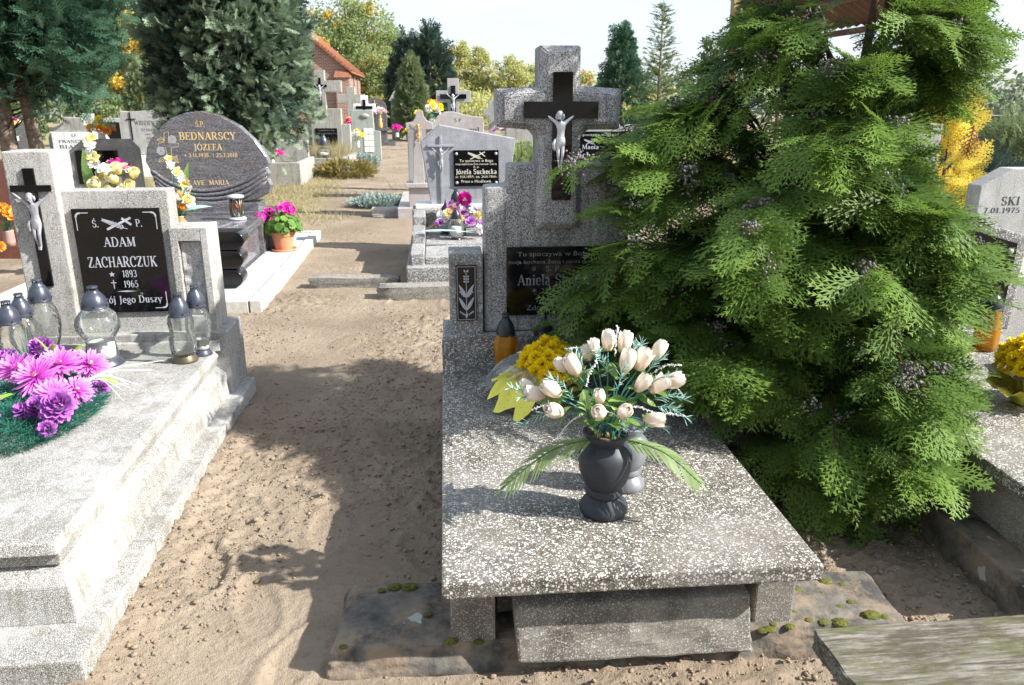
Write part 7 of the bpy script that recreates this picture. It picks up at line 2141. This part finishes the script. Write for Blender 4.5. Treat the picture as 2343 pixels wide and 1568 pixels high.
for (x, y, z, me, dr, s) in ((-.80, 1.72, .455, DAHL, (0, -.5, 1), 1.05), (-.455, 1.06, .425, DAHL, (.35, -.7, .8), 1.15), (-.60, 1.10, .395, DAHS, (-.3, -.7, .8), 1.1), (-.70, 1.0, .41, DAHL, (-.3, -.6, 1), 1.0), (-.47, .985, .365, DAHS, (.2, -.9, .4), 1.0),
                             (-.80, 1.48, .44, STAR, (-.3, -.5, 1), 1.1), (-.645, 1.33, .455, STAR, (-.1, -.7, 1), 1.15), (-.605, 1.45, .465, STAR, (.1, -.4, 1), 1.1), (-.525, 1.54, .43, STAR, (.5, -.3, .9), 1.05), (-.475, 1.27, .41, STAR, (.7, -.4, .8), .85), (-.435, 1.40, .375, DAHS, (1, -.2, .5), 1.0), (-.86, 1.30, .41, DAHL, (-.7, -.2, .8), 1.0), (-.72, 1.66, .44, DAHL, (.1, -.4, 1), .95), (-.90, 1.62, .44, DAHL, (-.4, -.4, 1), .95), (-.55, 1.12, .40, DAHL, (0, -.7, .8), .95), (-.53, 1.19, .42, STAR, (.3, -.6, .9), .9), (-.76, 1.16, .41, DAHS, (-.3, -.6, .9), 1.2)):
    o = link_mesh(me.name, me, None, WR, wl(x, y, z), aim(dr, rr.uniform(0, 6)), s)
    if me is STAR:
        G().ball((0, 0, .022), .011, 2, (1, 1, .6)).build('flower_centre', M_YC, o, 0, True)
for (x, y, z, d, s) in ((-.70, 1.24, .42, (-.8, -.7, -.1), .10), (-.62, 1.20, .41, (.6, -.8, .1), .11), (-.55, 1.22, .41, (.9, -.5, 0), .09), (-.47, 1.45, .40, (1, -.2, 0), .11), (-.66, 1.55, .46, (.1, -.3, 1), .10), (-.70, 1.58, .46, (-.2, -.1, 1), .11), (-.60, 1.60, .46, (.4, -.2, .9), .08)):
    link_mesh('leaf', LB, M_LIME, WR, wl(x, y, z), aimx(d), s)
g = G()
for k in range(9):
    a = rr.uniform(-.25, .25)
    g.tube(bez([wl(-.52, 1.34, .40), wl(-.40, 1.38 + a * .3, .44), wl(-.28 + rr.uniform(-.04, .04), 1.40 + a, .405 + rr.uniform(-.03, .03))], 8), [.0016] * 8 + [.0006], 4)
g.build('white_plume', M_WSPR, WR)
g = G()
for k in range(6):
    g.tube([wl(-.80, 1.6, .42), wl(-.95 + .03 * k, 1.62, .50 + .02 * k)], [.0014, .0005], 4)
g.build('teal_plume', M_MINT, WR)

# ------------------------------------------------------------------ geranium in a terracotta pot on the deck
GP = empty('geranium_pot', BB(-.215, 2.23, .069), 0, 'terracotta pot of hot pink geraniums on the white tiled deck', 'potted flowers')
G().lathe([(0, 0), (.125, 0), (.132, .022), (.122, .022), (.118, .012), (0, .012)], 28).build('saucer', M_POT, GP, 0, True)
auto_smooth(G().lathe([(0, .012), (.088, .012), (.112, .155), (.122, .157), (.126, .20), (.118, .20), (.112, .18), (0, .18)], 28).build('pot', M_POT, GP, 0, True), 40)
rg = np.random.default_rng(5)
GL = []
for k in range(3):
    m_ = 9
    V_ = [(0, 0, 0)] + [(.5 * (1 + .12 * (-1) ** i) * math.cos(2 * PI * i / 18), .5 * (1 + .12 * (-1) ** i) * math.sin(2 * PI * i / 18), .12 * (i % 2)) for i in range(18)]
    GL.append((np.array(V_), np.array([(0, i + 1, (i + 1) % 18 + 1) for i in range(18)]), np.array([-.1] + [.1] * 18)))
n = 230
u = rg.normal(size=(n, 3)); u[:, 2] = np.abs(u[:, 2]) * .9 - .15; u /= np.linalg.norm(u, axis=1, keepdims=True)
p = u * np.array([.185, .185, .16]) * rg.uniform(.6, 1.05, (n, 1)) + np.array([0, 0, .23])
v, f, a = scatter(GL, p, frames(np.cross(u, rnd_unit(n)), u + np.array([0, 0, .4])), rg.uniform(.045, .085, n), rg.uniform(.1, .8, n))
np_mesh('leaves', v, f, M_GERA, GP, a)['kind'] = 'stuff'
FLO = flower_mesh('floret', [(5, .0, .0, .022, .02, 25, -10, .1)], M_GERP, 4)
for (x, y, z, r_) in ((-.19, -.05, .345, .05), (-.13, .0, .385, .045), (.02, -.04, .43, .05), (.09, .0, .41, .05), (.06, .05, .44, .045), (-.05, -.12, .33, .02)):
    um = empty('flower_umbel', (x, y, z), 0)
    um.parent = GP
    for k in range(16 if r_ > .03 else 4):
        d = Vector((rr.uniform(-1, 1), rr.uniform(-1, 1), rr.uniform(-.4, 1))).normalized()
        link_mesh('floret', FLO, M_GERP, um, d * r_, aim(d, rr.uniform(0, 6)), rr.uniform(.9, 1.3))
    G().tube([(x * .3, y * .3, .22), (x * .8, y * .8, z * .8), (x, y, z)], .003, 5).build('flower_stalk', M_GERA, GP, 0, True)

# ------------------------------------------------------------------ vases with mixed artificial flowers
YR = [rose_mesh(30 + i, .55 + .2 * i, M_YROSE) for i in range(2)]
SIMPLE = flower_mesh('open_flower', [(6, .004, 0, .045, .032, 15, 10, .2), (5, .003, .006, .035, .026, 40, 10, .2)], M_WPET, 9)
def vase_bunch(name, label, loc, heads, vmat=M_BRASS, vh=.12, vr=.055, spread_leaf=10, leafm=None, cat='flower vase'):
    e = empty(name, loc, 0, label, cat)
    G().lathe([(0, 0), (vr * .9, 0), (vr, vh * .3), (vr * .95, vh * .9), (vr * 1.02, vh), (vr * .85, vh), (0, vh * .9)], 20).build('vase', vmat, e, 0, True)
    g = G()
    for (x, y, z, me, m_, s, d) in heads:
        link_mesh('flower', me, m_, e, (x, y, z), aim(d, rr.uniform(0, 6)), s)
        g.tube(bez([(0, 0, vh * .8), (x * .5, y * .5, z * .55 + vh * .3), (x, y, z)], 6), .0028, 5)
    g.build('stems', M_STEM, e, 0, True)
    for k in range(spread_leaf):
        a = rr.uniform(0, 6.28)
        link_mesh('leaf', rl, leafm or M_ALEAF, e, (.03 * math.cos(a), .03 * math.sin(a), vh + rr.uniform(0, .16)), aimx((math.cos(a), math.sin(a), rr.uniform(-.1, 1.1))), rr.uniform(.09, .16))
    return e
F_ = (-.2, -.7, .7)
h1 = [(.16, -.03, .42, YR[0], M_YROSE, 1.9, F_), (.20, -.05, .50, YR[1], M_YROSE, 1.8, (0, -.5, .9)), (.26, .0, .36, YR[0], M_YROSE, 1.8, (.3, -.7, .6)), (.02, -.05, .38, YR[1], M_YROSE, 2.0, (-.2, -.8, .5)), (.12, -.06, .33, YR[0], M_YROSE, 1.7, (0, -.9, .4)), (.30, 0, .46, YR[1], M_YROSE, 1.7, (.4, -.5, .8)), (.22, -.05, .33, YR[1], M_YROSE, 1.7, (.2, -.9, .4))]
h1 += [(-.04 + .012 * k + rr.uniform(-.03, .03), rr.uniform(-.03, .03), .80 - .055 * k, SIMPLE, M_WPET if k % 3 else M_YROSE, 1.2 + .07 * k, (rr.uniform(-.5, .5), -.8, .5)) for k in range(8)]
vb = vase_bunch('flower_vase', 'yellow roses and a tall pale gladiolus in a vase behind the pale headstone', BB(-1.62, 1.45, .432), h1, spread_leaf=16)
bl = leaf_mesh('broad_leaf', .22, M_ALEAF, .1, .25)
link_mesh('broad_leaf', bl, M_ALEAF, vb, (-.06, 0, .25), aimx((-.25, 0, 1), (0, -1, 0)), .48)
h2 = [(-.02 + rr.uniform(-.05, .05) + .016 * k, rr.uniform(-.05, .05), .60 - .055 * k, SIMPLE, M_WPET if k % 2 else M_YROSE, .9 + .1 * k, (rr.uniform(-.4, .6), -.8, .5)) for k in range(8)]
h2 += [(.03, -.06, .24, YR[0], M_PPET, 1.4, F_), (-.02, -.06, .19, YR[1], M_ORP, 1.5, F_), (.06, -.05, .16, YR[0], M_ORP, 1.3, (.3, -.8, .4)), (.10, -.04, .22, YR[1], M_YROSE, 1.5, (.5, -.7, .5)), (.0, -.07, .13, YR[0], M_PPET, 1.3, F_)]
vb = vase_bunch('flower_vase', 'tapering bunch of cream and orange flowers in a brass can on the granite slab', BB(-1.03, 1.62, .432), h2, vh=.09, vr=.06, spread_leaf=14)
link_mesh('broad_leaf', bl, M_ALEAF, vb, (.05, .03, .25), aimx((.15, 0, 1), (0, -1, 0)), .32)
link_mesh('broad_leaf', bl, M_MINT, vb, (.05, -.03, .14), aimx((1, 0, .35), (0, -.6, 1)), .26)
# mixed flowers on the stepped grave
h3 = []
for k in range(26):
    a = rr.uniform(0, 6.28); q = rr.uniform(.05, .33)
    m_ = rr.choice([M_WPET, M_WPET, M_PURP, M_PINKP, M_YROSE, M_YROSE, M_PURP])
    h3.append((q * math.cos(a), q * math.sin(a) * .8, .10 + .22 * (1 - q / .36) + rr.uniform(-.03, .03), rr.choice([SIMPLE, SIMPLE, DAHS]), m_, rr.uniform(.9, 1.5), (math.cos(a) * .6, math.sin(a) * .6 - .3, .8)))
h3.append((.05, .03, .36, DAHL, M_GERP, 1.3, (0, -.5, 1)))
vase_bunch('flower_bunch', 'mixed purple, white and yellow flowers heaped on the stepped grave', SS(.50, 1.22, .26), h3, M_LIDB, .08, .06, 18, cat='flowers')
o = G().add([(-.25, -.1, .03), (-.05, -.16, .02), (.12, -.13, .03), (.2, .0, .05), (.0, .02, .04)], [(0, 1, 2, 3, 4)])
sh_ = leaf_mesh('ribbon_leaf', .16, M_MINT, .1, .1)
tag(link_mesh('ribbon_leaf', sh_, M_MINT, None, SS(.08, .62, .40), aimx((1, .2, .05)), .55), 'long bluish leaf lying over the front of the stepped grave', 'leaf')
def bunch(name, label, loc, mats, seed, n=10, rad=.12, hz=.16, s=1.3, vmat=M_WHT, cat='flowers'):
    r = random.Random(seed)
    hs_ = []
    for k in range(n):
        a = r.uniform(0, 6.28); q = r.uniform(0, rad)
        hs_.append((q * math.cos(a), q * math.sin(a), hz + (rad - q) * .7 + r.uniform(-.02, .02), r.choice([SIMPLE, DAHS]), r.choice(mats), s * r.uniform(.8, 1.2), (math.cos(a) * .5, math.sin(a) * .5 - .4, .8)))
    e = vase_bunch(name, label, loc, hs_, vmat, hz * .6, .05, 8, cat=cat)
    e['group'] = 'flowers on the far graves'
    return e
bunch('marigold_pot', 'orange marigolds in a pot on top of the dark angular stone', (-6.15, 12.1, 1.0), [M_ORP, M_CHRY], 1, 9, .18, .12, 1.9)
bunch('flower_bunch', 'faded pink and red flowers before the dark angular stone', (-5.82, 11.75, .35), [M_PPET, M_PPET, M_GERP], 2, 14, .22, .22, 1.6)
bunch('orange_pot', 'orange red chrysanthemums in a brown pot at the edge near the red granite', (-4.95, 7.65, .18), [M_ORP], 3, 16, .16, .26, 1.5, M_POTB)
bunch('marigold_plant', 'low orange marigolds growing beside the pale pillar foot', (-4.88, 7.2, .0), [M_ORP, M_CHRY], 4, 12, .2, .22, 1.1)
bunch('flower_bunch', 'sunflower and red flowers leaning on the green grey headstone', (-4.12, 21.5, .35), [M_CHRY, M_WPET, M_GERP], 5, 10, .18, .30, 1.9)
bunch('flower_bunch', 'pink and white flowers in the brass vase of the arched headstone', (-4.83, 29.72, .92), [M_PPET, M_WPET], 6, 12, .26, .2, 2.0, M_BRASS)
bunch('flower_bunch', 'orange and white flowers behind the top of the pink granite stele', (-1.30, 13.2, 1.15), [M_ORP, M_CHRY, M_WPET], 7, 12, .25, .2, 1.8)
o = G().box(-.45, .55, -.15, .25, -.02, 1.16).build('grey_stone', M_LGREY, None, .01, loc=(-1.25, 13.25, 0)); tag(o, 'grey stone block carrying orange flowers behind the pink granite stele', 'stone')
bunch('flower_bunch', 'red and white flowers right of the blue grey cross', (-.05, 19.6, .75), [M_ORP, M_WPET, M_WPET, M_GERP], 8, 22, .32, .55, 2.4)
bunch('flower_bunch', 'violet and white flowers below the red ones by the blue grey cross', (-.15, 18.9, .55), [M_PURP, M_WPET, M_PINKP], 9, 18, .35, .3, 2.2)
bunch('flower_bunch', 'small yellow flowers growing near the shrine post', (-3.35, 27, .0), [M_CHRY], 10, 14, .3, .5, 2.0)
bunch('flower_bunch', 'pink flowers beside the shoulder of the green grey headstone', (-3.3, 23.2, .55), [M_GERP], 11, 7, .15, .2, 2.0)
bunch('flower_bunch', 'white and red flowers on the low kerbed grave behind the oval headstone', (-4.65, 15.5, .40), [M_WPET, M_GERP], 12, 10, .2, .15, 1.6)
bunch('flower_bunch', 'magenta and orange flowers between the overgrown and green grey tombs', (-4.55, 22.6, .75), [M_GERP, M_ORP], 13, 8, .14, .2, 2.0)
bunch('flower_bunch', 'white flowers in green leaves between the bare trunks at far left', (-12.9, 21, .55), [M_WPET, M_YROSE, M_GERP], 14, 16, .45, .2, 2.4)
bunch('flower_bunch', 'red flowers beside the trunk before the white plate', (-8.75, 14.8, .35), [M_ORP], 15, 6, .1, .2, 1.5)
# small litter on the sand
o = link_mesh('dry_leaf', leaf_mesh('dry_leaf', .4, plain('fallen leaf', (.42, .2, .09), .8), .2, .2), None, None, (-.42, 1.88, on_ground(-.42, 1.88) + .02), (0, R(-10), R(60)), .055)
tag(o, 'curled brown leaf fallen on the sand before the base stone', 'leaf')
o = G().box(-.024, .024, -.012, .012, 0, .014).build('stone_chip', M_WHITE, None, .004, loc=(-.375, 1.93, on_ground(-.375, 1.93)), rot=(.1, .1, .5)); tag(o, 'pinkish white stone chip beside the fallen leaf', 'stone')
